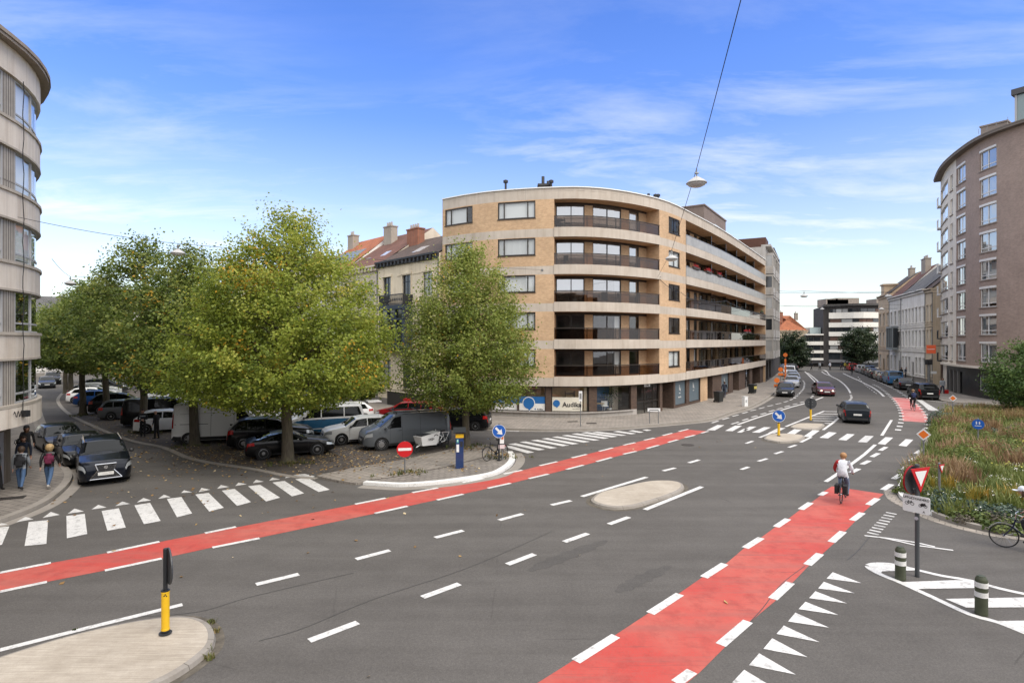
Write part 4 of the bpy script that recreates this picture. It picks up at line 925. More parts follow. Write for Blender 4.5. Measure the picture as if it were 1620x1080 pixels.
 m = MB(); hs = [(l1 - 1.75, l1 - 0.85, 0.14, 2.3, 0.12), (l1 - 6, l1 - 3.2, 0.5, 2.3, 0.12)]
 facade(m, gw, 0, gw.L, 0.0, 2.8, hs, [(0, 2.8, 0)]); m.build('ground_floor_wall', DK, b, world=True)
 g = MB(); pbar(g, gw, hs[0][0], hs[0][1], 0.14, 2.3, -0.12, -0.06); g.build('door', plain('lilac_door', (0.33, 0.33, 0.38), 0.5), b, world=True)
 g = MB(); pbar(g, gw, hs[1][0], hs[1][1], 0.5, 2.3, -0.12, -0.08); g.build('window', M_DGLASS, b, world=True)
 # the black cable clipped down the facade with a small junction box
 s = px(29.5); pts = []
 for k in range(30):
  z = 16.0 - (16.0 - 3.2) * k / 29; o = 0.24; pts.append(P3(p, s + 0.05 * math.sin(k * 1.7), .15, z))
 m = MB(); m.poly_tube(pts, 0.016, 5)
 loop = [P3(p, s - 0.1 - 0.55 * k / 12 , 0.16, 3.25 + 0.12 * math.sin(k * 1.3)) for k in range(13)]; m.poly_tube(loop, 0.014, 5)
 q = P3(p, s + 0.05, 0.2, 3.2); m.box(q[0] - .1, q[0] + .1, q[1] - .1, q[1] + .1, 3.1, 3.34); m.build('facade_cable', M_BLACK, b, world=True)
 return p
LPATH = left_building()

# ------------------------------------------------------------------ town houses
def roof_tiles(name, c0, c1): return tiles(name, c0, c1, tuple(x * 0.45 for x in c0), 0.24, 0.34, 0.1, uv=True, dirt=0.4, bump=0.5)
RT_BROWN = roof_tiles('tiles_brown', (0.115, 0.075, 0.055), (0.085, 0.058, 0.045)); RT_RED = roof_tiles('tiles_red', (0.19, 0.08, 0.052), (0.135, 0.06, 0.042))
RT_ORANGE = roof_tiles('tiles_orange', (0.46, 0.15, 0.062), (0.37, 0.12, 0.052)); RT_GREY = roof_tiles('slates_grey', (0.15, 0.145, 0.14), (0.11, 0.108, 0.108))
RT_DARK = roof_tiles('tiles_dark', (0.075, 0.056, 0.048), (0.055, 0.044, 0.04))
def stucco(name, col): return concrete(name, col, (0.6, 0.55, 0.48), 0.45)
def townhouse(label, p0, p1, zc, rows, nb, wall, roofm, ridge, depth=9.0, trim=None, cornice=None, door=None, pane=None, fr=None, ww=0.55, chimneys=(), extras=None, group=None, simple=False, name='town_house', ground=None, parapet=0.0, hip=False):
 b = thing(name, label, 'house', (*p0, 0), group=group)
 p = Path([p0, p1]); L = p.L; bay = L / nb; trim = trim or wall; fr = fr or M_WFRAME; pane = pane or M_DGLASS
 holes = []; wl = []
 for r, row in enumerate(rows):
  z0, z1 = row[0], row[1]; skip = row[2] if len(row) > 2 else ()
  for i in range(nb):
   if i in skip: continue
   w = bay * ww / 2; c = bay * (i + 0.5); holes.append((c - w, c + w, z0, z1, 0.18)); wl.append((c - w, c + w, z0, z1, r, i))
 if door is not None: c = bay * (door + 0.5); holes.append((c - 0.55, c + 0.55, 0.15, 2.9, 0.2)); wl = [w for w in wl if not (w[4] == 0 and w[5] == door)]; holes = [h for h in holes if not (h[2] == rows[0][0] and abs((h[0] + h[1]) / 2 - c) < 0.1 and h[3] == rows[0][1])]
 m = MB(); gz = ground or 0.7
 facade(m, p, 0, L, 0, zc, holes, [(0, gz, 1), (gz, zc, 0)])
 n = p.nrm(0); bk = lambda t, d: p.at(t, -d)
 A0, A1 = bk(0, depth), bk(L, depth); q0, q1 = p.at(0), p.at(L); m0, m1 = bk(0, depth / 2), bk(L, depth / 2)
 for a, c in ((q1, A1), (A1, A0), (A0, q0)): m.face([(a.x, a.y, 0), (c.x, c.y, 0), (c.x, c.y, zc), (a.x, a.y, zc)], 0)
 if not hip:
  for a, c, t in ((q0, A0, m0), (q1, A1, m1)): m.face([(a.x, a.y, zc), (c.x, c.y, zc), (t.x, t.y, ridge)], 0)
 m.build('wall', [wall, concrete('plinth_grey', (0.24, 0.22, 0.2), amt=0.4)], b, world=True)
 # roof as two sloping slabs
 m = MB(); e = 0.28; hipd = depth * 0.45 if hip else 0
 f0, f1 = p.at(0, e), p.at(L, e); g0, g1 = bk(0, depth + e), bk(L, depth + e); r0, r1 = bk(hipd, depth / 2), bk(L - hipd, depth / 2); sl = math.hypot(depth / 2, ridge - zc); zl = zc - 0.05
 for k, (a, c) in enumerate(((f0, f1), (g1, g0))):
  rr = (r1, r0) if k == 0 else (r0, r1)
  m.face([(a.x, a.y, zl), (c.x, c.y, zl), (rr[0].x, rr[0].y, ridge), (rr[1].x, rr[1].y, ridge)], 0, [(0, 0), (L, 0), (L - hipd, sl), (hipd, sl)])
  m.face([(a.x, a.y, zl - .14), (c.x, c.y, zl - .14), (c.x, c.y, zl), (a.x, a.y, zl)], 0)
 if hip:
  m.face([(g0.x, g0.y, zl), (f0.x, f0.y, zl), (r0.x, r0.y, ridge)], 0, [(0, 0), (depth, 0), (depth / 2, sl)]); m.face([(f1.x, f1.y, zl), (g1.x, g1.y, zl), (r1.x, r1.y, ridge)], 0, [(0, 0), (depth, 0), (depth / 2, sl)])
 rf = m.build('roof', roofm, b, world=True)
 m = MB(); pbar(m, p, 0.02, L - 0.02, zc - 0.42, zc - 0.06, 0.0, 0.22); pbar(m, p, 0.0, L, zc - 0.06, zc + 0.1, 0.0, 0.42)
 if not simple:
  for i in range(int(L / 0.6)): t = 0.3 + i * 0.6; pbar(m, p, t, t + 0.22, zc - 0.36, zc - 0.06, 0.22, 0.36)
 m.build('cornice', cornice or trim, b, world=True)
 m = MB()
 for r, row in enumerate(rows):
  pbar(m, p, 0.02, L - 0.02, row[0] - 0.42, row[0] - 0.3, 0.0, 0.09)
  if r: pbar(m, p, 0.02, L - 0.02, row[0] - 0.75, row[0] - 0.6, 0.0, 0.12)
 for (a, c, z0, z1, r, i) in wl:
  pbar(m, p, a - 0.13, c + 0.13, z0 - 0.1, z0, -0.02, 0.14); pbar(m, p, a - 0.16, c + 0.16, z1 + 0.02, z1 + 0.2, 0.0, 0.1)
  if not simple: pbar(m, p, a - 0.13, a, z0, z1 + 0.02, 0.0, 0.05); pbar(m, p, c, c + 0.13, z0, z1 + 0.02, 0.0, 0.05)
 m.build('trim', trim, b, world=True)
 for (a, c, z0, z1, r, i) in wl:
  f = MB(); o = -0.16; w_ = 0.06
  pbar(f, p, a, c, z1 - w_, z1, o, o + .05); pbar(f, p, a, c, z0, z0 + w_, o, o + .05); pbar(f, p, a, a + w_, z0 + w_, z1 - w_, o, o + .05); pbar(f, p, c - w_, c, z0 + w_, z1 - w_, o, o + .05)
  md = (a + c) / 2; pbar(f, p, md - .03, md + .03, z0 + w_, z1 - w_, o, o + .045); zt = z0 + (z1 - z0) * 0.7; pbar(f, p, a + w_, c - w_, zt - .03, zt + .03, o, o + .04)
  wo = f.build('window', fr, b, world=True)
  g = MB(); g.face([P3(p, a, o + .01, z0), P3(p, c, o + .01, z0), P3(p, c, o + .01, z1), P3(p, a, o + .01, z1)]); g.build('pane', M_LGLASS if (i * 7 + r * 5) % 3 == 0 else pane, wo, world=True)
 if door is not None:
  c = bay * (door + 0.5); g = MB(); pbar(g, p, c - .55, c + .55, .15, 2.9, -0.2, -0.14); g.build('door', plain('door_dark', (0.04, 0.045, 0.05), 0.4), b, world=True)
 for (t, d, w, h, mat_) in chimneys:
  q = bk(t, d); zr = zc + (ridge - zc) * (1 - abs(d - depth / 2) / (depth / 2)); u = (p.p[1] - p.p[0]).normalized()
  m = MB(); m.obox(q, u, w / 2, 0.4, zr - 0.8, ridge + h); m.obox(q, u, w / 2 + 0.07, 0.47, ridge + h, ridge + h + 0.12)
  for k in range(max(1, int(w / 0.4))):
   a = q + u * (-w / 2 + 0.2 + k * 0.4); m.tube((a.x, a.y, ridge + h + .12), (a.x, a.y, ridge + h + .6), 0.12, 0.1, 8, 1)
  m.build('chimney', [mat_, plain('pot_grey', (0.35, 0.32, 0.3), 0.8)], rf, world=True)
 if extras: extras(b, p, rf)
 m = MB(); pbar(m, p, L - 0.12, L - 0.03, 0.3, zc - 0.4, 0.0, 0.1); m.build('downpipe', plain('zinc', (0.2, 0.2, 0.2), 0.6, 0.3), b, world=True)
 return b
CREAM = stucco('stucco_cream', (0.76, 0.66, 0.50)); STONE = stucco('stucco_stone', (0.62, 0.55, 0.455)); WHITEST = stucco('stucco_white', (0.78, 0.76, 0.73)); TAN = stucco('stucco_tan', (0.56, 0.43, 0.30)); GREYST = stucco('stucco_grey', (0.68, 0.66, 0.63)); CREAM2 = stucco('stucco_pale_cream', (0.56, 0.47, 0.35))
NAVY = plain('navy_wood', (0.022, 0.034, 0.055), 0.5); CH_BR = tiles('chimney_brick', (0.36, 0.13, 0.07), (0.28, 0.1, 0.06), (0.2, 0.14, 0.1), 0.2, 0.06, 0.12); CH_GR = stucco('chimney_grey', (0.33, 0.29, 0.245))
row0 = Vector((-6.1, 47.6)); dr = Vector((-0.70, 0.714)).normalized()
def rp(t): q = row0 + dr * t; return (q.x, q.y)
def slope_quad(m, p, t0, t1, d0, d1, zc, ridge, depth, lift, mi=0):
 z = lambda d: zc + (ridge - zc) * d / (depth / 2) + lift
 pts = [(t0, d0), (t1, d0), (t1, d1), (t0, d1)]; P = []
 for t, d in pts: q = p.at(t, -d); P.append((q.x, q.y, z(d)))
 m.face(P, mi)
 for i in range(4):
  a, c = P[i], P[(i + 1) % 4]; m.face([(a[0], a[1], a[2] - lift - .05), (c[0], c[1], c[2] - lift - .05), c, a], mi)
SOLAR = plain('solar_panel', (0.16, 0.18, 0.2), 0.35, 0.0, 0.1); SKYL = plain('skylight_glass', (0.45, 0.47, 0.48), 0.15)
def cream_extras(b, p, rf):
 L = p.L
 # oriel with iron balcony on top
 t0, t1 = p.px(616), p.px(654)
 m = MB(); pbar(m, p, t0, t1, 5.4, 5.75, 0, 1.05); pbar(m, p, t0 + .15, t1 - .15, 5.1, 5.4, 0, .8); pbar(m, p, t0, t1, 8.85, 9.25, 0, 1.15)
 for t in (t0, t0 + (t1 - t0) / 3, t0 + 2 * (t1 - t0) / 3, t1 - .16): pbar(m, p, t, t + .16, 5.75, 8.85, .85, 1.05)
 pbar(m, p, t0, t1, 7.9, 8.05, .85, 1.04); pbar(m, p, t0, t0 + .14, 5.75, 8.85, 0, .2); pbar(m, p, t1 - .14, t1, 5.75, 8.85, 0, .2)
 o = m.build('oriel', NAVY, b, world=True)
 g = MB(); pbar(g, p, t0 + .05, t1 - .05, 5.75, 8.85, .1, .9); g.build('pane', M_DGLASS, o, world=True)
 m = MB(); pbar(m, p, t0 - .05, t1 + .05, 10.12, 10.2, 1.02, 1.1); pbar(m, p, t0 - .05, t1 + .05, 9.3, 9.36, 1.02, 1.1)
 for k in range(23):
  t = t0 + (t1 - t0) * k / 22; pbar(m, p, t - .018, t + .018, 9.3, 10.15, 1.04, 1.08)
  if k % 2: pbar(m, p, t - .07, t + .07, 9.6, 9.82, 1.045, 1.075)
 for t in (t0, t1): pbar(m, p, t - .03, t + .03, 9.25, 10.15, 0, 1.06)
 m.build('balcony_railing', M_DARK, b, world=True)
 m = MB(); pbar(m, p, p.px(613), p.px(662), 0.12, 1.55, 0.0, 0.05); m.build('garage_opening', plain('garage_dark', (0.03, 0.025, 0.02), 0.8), b, world=True)
 m = MB(); slope_quad(m, p, L * .4, L * .53, 1.2, 2.3, 13.4, 16.2, 9.5, .1); m.build('skylight', SKYL, rf, world=True)
 m = MB(); pbar(m, p, L * .35, L * .95, 11.95, 12.05, 0.0, 0.05); m.build('trim', CREAM, b, world=True)
townhouse('cream stucco town house with dark cornice, iron balcony and navy oriel window', rp(9.6), rp(0), 13.4, [(1.8, 4.3, ()), (6.0, 8.4, (1,)), (9.9, 12.0, ())], 3, CREAM, RT_BROWN, 16.2, 9.5, CREAM, plain('cornice_black', (0.03, 0.032, 0.036), 0.6), None, None, NAVY, 0.42, [(0.6, 3.9, 1.9, 0.9, CH_BR)], cream_extras, 'town houses along the square')
def stone_extras(b, p, rf):
 m = MB(); L = p.L
 slope_quad(m, p, L * .2, L * .34, 1.0, 2.0, 13.2, 17.8, 13, .1); slope_quad(m, p, L * .6, L * .74, 1.6, 2.7, 13.2, 17.8, 13, .1); m.build('skylight', SKYL, rf, world=True)
townhouse('stone-coloured town house with red-brown tiled roof and skylights beside the cream house', rp(16.6), rp(9.62), 13.2, [(1.6, 4.2), (5.6, 8.2), (9.2, 11.7)], 3, STONE, RT_RED, 17.8, 13.0, STONE, None, 0, None, M_WFRAME, 0.4, [(1.3, 5.0, 1.5, 0.6, CH_GR)], stone_extras, 'town houses along the square')
townhouse('house with a red-brown gabled roof standing behind the cream town house', (rp(10.5)[0] + 5.2, rp(10.5)[1] + 5.4), (rp(2)[0] + 5.2, rp(2)[1] + 5.4), 14.2, [(9.5, 11.5)], 3, CH_GR, RT_RED, 19.0, 10.0, STONE, None, None, None, M_WFRAME, 0.4, [(0.6, 5.0, 0.9, 0.5, CH_GR)], None, 'town houses along the square', True)
def solar_extras(b, p, rf):
 m = MB(); L = p.L
 for i in range(5):
  for j in range(2): slope_quad(m, p, L * .08 + i * 1.08, L * .08 + i * 1.08 + 1.0, 0.9 + j * 1.5, 2.3 + j * 1.5, 13.2, 18, 12, .12)
 m.build('solar_panels', SOLAR, rf, world=True)
townhouse('town house with bright orange tiled roof carrying solar panels', rp(24.2), rp(16.62), 13.2, [(1.6, 4.2), (5.6, 8.2), (9.2, 11.7)], 3, WHITEST, RT_ORANGE, 18.0, 12.0, WHITEST, None, 1, None, M_WFRAME, 0.42, [(0.8, 5, 1.2, 0.5, CH_GR)], solar_extras, 'town houses along the square')
t = 24.25
for i, (w, zc, wl, rf_, lab) in enumerate(((7.5, 12.6, WHITEST, RT_BROWN, 'white stucco town house with green ground floor behind the parked cars'), (6.5, 13.4, GREYST, RT_DARK, 'grey stucco town house behind the big tree crowns of the square'), (8, 12.2, CREAM2, RT_RED, 'pale cream town house with red roof hidden behind the crowns of the square'), (7, 13, WHITEST, RT_GREY, 'white town house with grey slate roof at the far end of the square row'), (9, 12.5, STONE, RT_BROWN, 'last stone-coloured town house at the far end of the square row'))):
 def ex(b, p, rf, i=i):
  if i == 0: m = MB(); pbar(m, p, 0.2, p.L - .2, 0.2, 3.2, 0.02, 0.06); m.build('shop_front', plain('green_front', (0.10, 0.17, 0.11), 0.6), b, world=True)
 townhouse(lab, rp(t + w), rp(t + .02), zc, [(1.4, 4.0), (5.4, 7.9), (9.0, 11.2)], 3, wl, rf_, zc + 4.0, 10, wl, None, 2, None, M_WFRAME, 0.42, [(1.0, 4, 1.0, .5, CH_BR)], ex, 'town houses along the square', True)
 t += w
# houses closing the far end of the side street
ends = [((-92, 84), (-84.5, 92), 12.0, CREAM2, RT_DARK, 'pale cream house closing the far end of the side street'), ((-84.4, 92.1), (-76, 101), 10.5, GREYST, RT_GREY, 'grey house at the far end of the side street behind the parked cars'), ((-75.9, 101.1), (-66, 108), 12.5, WHITEST, RT_BROWN, 'white house at the far end of the side street seen under the crowns')]
for a, c, zc, w_, r_, lab in ends: townhouse(lab, a, c, zc, [(1.4, 4.0), (5.4, 7.9)], 4, w_, r_, zc + 3.5, 9, w_, None, 1, None, M_WFRAME, 0.42, (), None, 'houses at the end of the side street', True)
a = Vector(LPATH.p[-1]); dl = Vector((-0.80, 0.60))
for i, (w, zc, wm, lab) in enumerate(((9, 13.5, CREAM2, 'cream house next to the curved building on the side street'), (12, 12.5, GREYST, 'grey house further along the left side of the side street'), (14, 13, WHITEST, 'white house at the bend on the left of the side street'))):
 c = a + dl * w; townhouse(lab, tuple(a), tuple(c), zc, [(1.4, 4.0), (5.4, 7.9), (9.0, 11.2)], 4, wm, RT_DARK, zc + 3, 9, wm, None, 1, None, M_WFRAME, 0.42, (), None, 'houses on the left of the side street', True); a = c + dl * 0.02; dl = (dl + Vector((-0.1, 0.02))).normalized()

# ------------------------------------------------------------------ white bay-windowed block and dark block after the corner building
BAYW = stucco('bay_white', (0.43, 0.41, 0.385)); DKB = tiles('dark_brick', (0.05, 0.042, 0.04), (0.04, 0.035, 0.033), (0.03, 0.027, 0.025), 0.2, 0.06, 0.12)
def bay_block():
 q0 = Vector(CPATH.p[-1]); q0 += Vector((0.05, 0.08)); q1 = Vector(atd(1225, 97)); p = Path([tuple(q0), tuple(q1)])
 b = thing('bay_window_block', 'pale grey apartment block with stacked bay windows beyond the corner building', 'building', (*q0, 0)); L = p.L; top = 19.8
 m = MB(); facade(m, p, 0, L, 0, top, [(1.0, 4, .3, 2.9, .3), (6, 9, .3, 2.9, .3)], [(0, 3.2, 1), (3.2, top, 0)])
 A, B_ = p.at(0, -12), p.at(L, -12)
 ring = [p.at(L), B_, A, p.at(0)]
 for a, c in zip(ring, ring[1:]): m.face([(a.x, a.y, 0), (c.x, c.y, 0), (c.x, c.y, top), (a.x, a.y, top)])
 m.face([(v.x, v.y, top) for v in (p.at(0), p.at(L), B_, A)]); m.build('wall', [BAYW, DKB], b, world=True)
 for k in range(5):
  z = 3.5 + k * 3.1
  for t in (0.6, 5.6, 10.6):
   if t + 3.4 > L: continue
   m = MB(); pbar(m, p, t, t + 3.6, z, z + 1.1, 0, 1.0); pbar(m, p, t, t + 3.6, z + 2.7, z + 3.0, 0, 1.0)
   for s in (t, t + 1.7, t + 3.5): pbar(m, p, s, s + .12, z + 1.1, z + 2.7, .8, .98)
   o = m.build('bay_window', BAYW, b, world=True)
   g = MB(); pbar(g, p, t + .05, t + 3.55, z + 1.1, z + 2.7, 0, .9); g.build('pane', M_DGLASS if (k + int(t)) % 2 else M_LGLASS, o, world=True)
 m = MB(); pbar(m, p, 0, L, top, top + .3, -.6, .7); m.build('roof_edge', BAYW, b, world=True)
 b2 = thing('dark_brick_block', 'narrow dark brick block rising beyond the pale bay-windowed block', 'building', (*q1, 0))
 r0 = Vector(p.at(L)) + Vector((0.05, 0.1)); r1 = Vector(atd(1233.5, 112)); p2 = Path([tuple(r0), tuple(r1)])
 m = MB(); facade(m, p2, 0, p2.L, 0, 22.0, [], [(0, 22, 0)]); A, B_ = p2.at(0, -10), p2.at(p2.L, -10); ring = [p2.at(p2.L), B_, A, p2.at(0)]
 for a, c in zip(ring, ring[1:]): m.face([(a.x, a.y, 0), (c.x, c.y, 0), (c.x, c.y, 22), (a.x, a.y, 22)])
 m.face([(v.x, v.y, 22) for v in (p2.at(0), p2.at(p2.L), B_, A)]); m.build('wall', DKB, b2, world=True)
 for k in range(6):
  for t in (1.5, 6.5, 11):
   if t < p2.L - 2: g = MB(); pbar(g, p2, t, t + 2.2, 3.6 + k * 3, 5.4 + k * 3, 0, .06); g.build('window', M_DGLASS, b2, world=True)
 m = MB(); q = p.at(L * .75, -3); u = (p.p[1] - p.p[0]).normalized(); m.obox(q, u, 2.4, 2.2, top, top + 3.0); m.build('penthouse', RT_RED, b, world=True)
bay_block()

# ------------------------------------------------------------------ the tall brown brick building on the right
BB = tiles('taupe_brick', (0.345, 0.255, 0.212), (0.285, 0.21, 0.175), (0.27, 0.225, 0.195), 0.22, 0.07, 0.12, uv=True, dirt=0.16, bump=0.25)
def tower_right():
 k_ = 21.0; rp_ = [(1488, 284), (1494, 270), (1505, 255), (1530, 234), (1563, 213.5), (1620, 192), (1690, 174)]
 pts = [atd(x, F * k_ / (540 - y)) for x, y in rp_]; p = Path(smooth_poly(pts, 4, False)); L = p.L; TOP = 26.7
 b = thing('brown_brick_tower', 'tall taupe brick apartment building with curved facade, projecting roof and white framed windows', 'building', (*p.p[0], 0))
 CR = stucco('tower_cream', (0.66, 0.61, 0.54)); DG = plain('black_tile', (0.02, 0.02, 0.021), 0.35, var=0.4, vscale=2)
 sW = p.px(1511.5); cols = [(1550, 1576.5, 0.5), (1514, 1527.5, 0.5)]
 holes = []; wl = []
 for f in range(8):
  z1 = 25.55 - 2.82 * f; z0 = z1 - 1.95
  for (a, c, u) in cols: h = (p.px(a), p.px(c), z0, z1, 0.2); holes.append(h); wl.append((h, f, 'b'))
  for (a, c) in ((1594, 1626), (1640, 1672)):
   s0 = p.px(a) + 1.2; s1 = min(L - .3, s0 + 2.6)
   if a > 1600: h = (s0, s1, z0, z1, 0.2); holes.append(h); wl.append((h, f, 'b'))
  for (a, c) in ((1486.5, 1499.5), (1503.5, 1507.5)): h = (p.px(a), p.px(c), z0 - .1, z1 - .2, 0.2); holes.append(h); wl.append((h, f, 'w'))
 m = MB()
 facade(m, p, 0, L, 3.3, TOP, holes, lambda s, z: 1 if s < sW else 0)
 A = Vector((p.p[-1].x + 14, p.p[-1].y)); B_ = Vector((p.p[0].x + 14, p.p[0].y + 3)); ring = [p.p[-1], A, B_, p.p[0]]
 for a, c in zip(ring, ring[1:]): m.face([(a.x, a.y, 0), (c.x, c.y, 0), (c.x, c.y, TOP), (a.x, a.y, TOP)])
 m.build('wall', [BB, CR], b, world=True)
 m = MB(); pbar(m, p, 0, L, TOP, TOP + .2, -1.5, 0.72); pbar(m, p, 0, L, TOP + .2, TOP + .32, -1.5, 0.76); m.face([(q.x, q.y, TOP + .3) for q in list(p.p) + [A, B_]])
 m.build('roof', concrete('tower_eaves', (0.17, 0.145, 0.125), amt=0.3), b, world=True)
 rnd = random.Random(11)
 for h, f, k in wl:
  wide = (h[1] - h[0]) > 1.3
  cur = (CURT if rnd.random() < .35 else M_FOLD, 0, rnd.choice((1, .3, 1)), rnd.choice((0, .15)), 1) if rnd.random() < .75 else None
  window(b, p, h[0], h[1], h[2], h[3], -0.18, M_WFRAME, (0.5,) if wide else (), (0.22,), 0.08, M_GLASS2, cur)
  m = MB()
  if k == 'b': pbar(m, p, h[0], h[1], h[3] - .04, h[3] + .18, -.1, .05); m.build('lintel', M_WFRAME, b, world=True); m = MB()
  pbar(m, p, h[0] - .08, h[1] + .08, h[2] - .1, h[2], -.1, .1); m.build('sill', concrete('tower_sill', (0.26, 0.22, 0.19), amt=.3), b, world=True)
 for f in range(9):     # little balconies at the street corner
  z = 3.6 + 2.82 * f
  if z > 24: break
  m = MB(); t0, t1 = 0.15, p.px(1485.8); pbar(m, p, t0, max(t1, t0 + 1.6), z - .15, z, 0, .4);
  for q in np.linspace(t0, max(t1, t0 + 1.6) - .05, 8): pbar(m, p, q, q + .04, z, z + .95, .34, .4)
  pbar(m, p, t0, max(t1, t0 + 1.6), z + .92, z + 1.0, .32, .42); m.build('balcony', M_WFRAME if f > 1 else M_DARK, b, world=True)
 # ground floor: dark tiles, columns, white canopy line
 sG = p.px(1519); m = MB(); hs = [(sG + 4.0, sG + 5.2, .9, 2.4, .15), (sG + 6.2, sG + 9.5, .9, 2.5, .15)]
 for x in (1496, 1502, 1508, 1514): hs.append((p.px(x), p.px(x + 3.8), 0.2, 2.6, .5))
 facade(m, p, 0, L, 0, 3.32, hs, lambda s, z: 1 if s < p.px(1493) else 0, off=-0.25); m.build('ground_floor_wall', [DG, CR], b, world=True)
 for h in hs[:2]: window(b, p, h[0], h[1], h[2], h[3], -0.4, M_GFRAME, (), (), .08, M_DGLASS, None)
 for h in hs[2:]: g = MB(); pbar(g, p, h[0], h[1], h[2], h[3], -.78, -.7); g.build('entrance_door', plain('entrance_dark', (0.012, 0.012, 0.013), .3), b, world=True)
 m = MB(); pbar(m, p, p.px(1493), L, 3.2, 3.42, -.3, .35); m.build('canopy', CR, b, world=True)
 m = MB();
 for x in (1500, 1506.3, 1512.5): pbar(m, p, p.px(x), p.px(x) + .45, .1, 2.7, -.26, -.05)
 m.build('column', plain('column_grey', (0.12, 0.115, 0.11), .5), b, world=True)
 # penthouse and chimney on the roof
 s_ = p.px(1606); q = p.at(s_ + 4, -2.2); n = p.nrm(s_ + 4); u = Vector((-n.y, n.x))
 m = MB(); m.obox(q, u, 4.2, 2.0, TOP + 3.1, TOP + 3.65); ph = m.build('penthouse', RT_DARK if False else plain('penthouse_dark', (0.045, 0.045, 0.048), .5), b, world=True)
 m = MB(); m.obox(q, u, 3.9, 1.7, TOP + .4, TOP + 3.1); m.build('pane', plain('penthouse_glass', (0.16, 0.22, 0.23), .08, 0, .5), ph, world=True)
 m = MB()
 for k in range(5): c = q + u * (-3.9 + 1.95 * k) + n * 1.72; m.obox(c, u, .09, .05, TOP + .4, TOP + 3.1)
 m.build('mullion', M_GFRAME, ph, world=True)
 c = p.at(p.px(1532), -2.4); m = MB(); m.obox(c, (0.6, -.8), 1.1, .6, TOP + .3, TOP + 2.3); m.obox(c, (0.6, -.8), 1.2, .7, TOP + 2.3, TOP + 2.45); m.build('chimney', BB, b, world=True)
 m = MB()
 for k in range(16): pts_ = P3(p, p.px(1560) + k * 1.0, .7, TOP + .5); m.tube(pts_, (pts_[0], pts_[1], TOP + 1.0), .02, .02, 5)
 m.build('roof_rail', M_STEEL, b, world=True)
tower_right()
# row of old houses beyond it
r0 = Vector((57.4, 77.6)); r1 = Vector((68.6, 106.5)); du = (r1 - r0).normalized(); RL = (r1 - r0).length
def rr(f): q = r0 + (r1 - r0) * f; return (q.x, q.y)
def sign_ex(b, p, rf): pass
HZ = [(1.2, 3.6), (5.2, 7.6), (8.8, 11.0)]
townhouse('narrow cream town house with brown roof next to the brown brick tower', rr(.10), rr(-.0), 13.2, HZ, 2, CREAM2, RT_BROWN, 17.5, 9, CREAM2, None, 0, None, M_WFRAME, .42, [(1.2, 4.0, 1.6, .6, CH_GR)], None, 'old houses on the right of the far street', True)
def oriel(b, p, rf, mat=None):
 t0, t1 = p.L * .3, p.L * .8; m = MB(); pbar(m, p, t0, t1, 4.6, 5.0, 0, 1.0); pbar(m, p, t0, t1, 8.2, 8.5, 0, 1.0)
 for k in range(4): t = t0 + (t1 - t0 - .15) * k / 3; pbar(m, p, t, t + .15, 5.0, 8.2, .8, .98)
 o = m.build('oriel', mat or plain('oriel_grey', (0.2, 0.22, 0.23), .5), b, world=True); g = MB(); pbar(g, p, t0 + .05, t1 - .05, 5, 8.2, 0, .86); g.build('pane', M_DGLASS, o, world=True)
townhouse('wide white classical town house with grey slate roof in the far street', rr(.50), rr(.101), 13.4, HZ, 7, WHITEST, RT_GREY, 18.0, 10, WHITEST, None, 3, None, M_WFRAME, .46, [(10, 3.5, 1.4, .8, CH_BR)], None, 'old houses on the right of the far street', True)
townhouse('white town house with red-brown roof and grey oriel in the far street', rr(.74), rr(.501), 13.4, HZ, 3, GREYST, RT_RED, 18.4, 10, WHITEST, None, 2, None, M_WFRAME, .42, [(5, 4, 2.2, 1.0, CH_GR)], oriel, 'old houses on the right of the far street', True)
def turret(b, p, rf):
 q = p.at(2.2, -1.2); u = (p.p[1] - p.p[0]).normalized(); m = MB(); m.obox(q, u, 1.1, 1.0, 14.0, 16.2); m.obox(q, u, 1.3, 1.2, 16.2, 16.45); m.build('dormer', TAN, rf, world=True)
townhouse('tan corner house with a square dormer at the end of the far street', rr(1.0), rr(.741), 14.2, HZ, 3, TAN, RT_DARK, 18.0, 9, TAN, None, 1, None, M_WFRAME, .42, [(5, 4, 1.2, .8, CH_GR)], turret, 'old houses on the right of the far street', True)

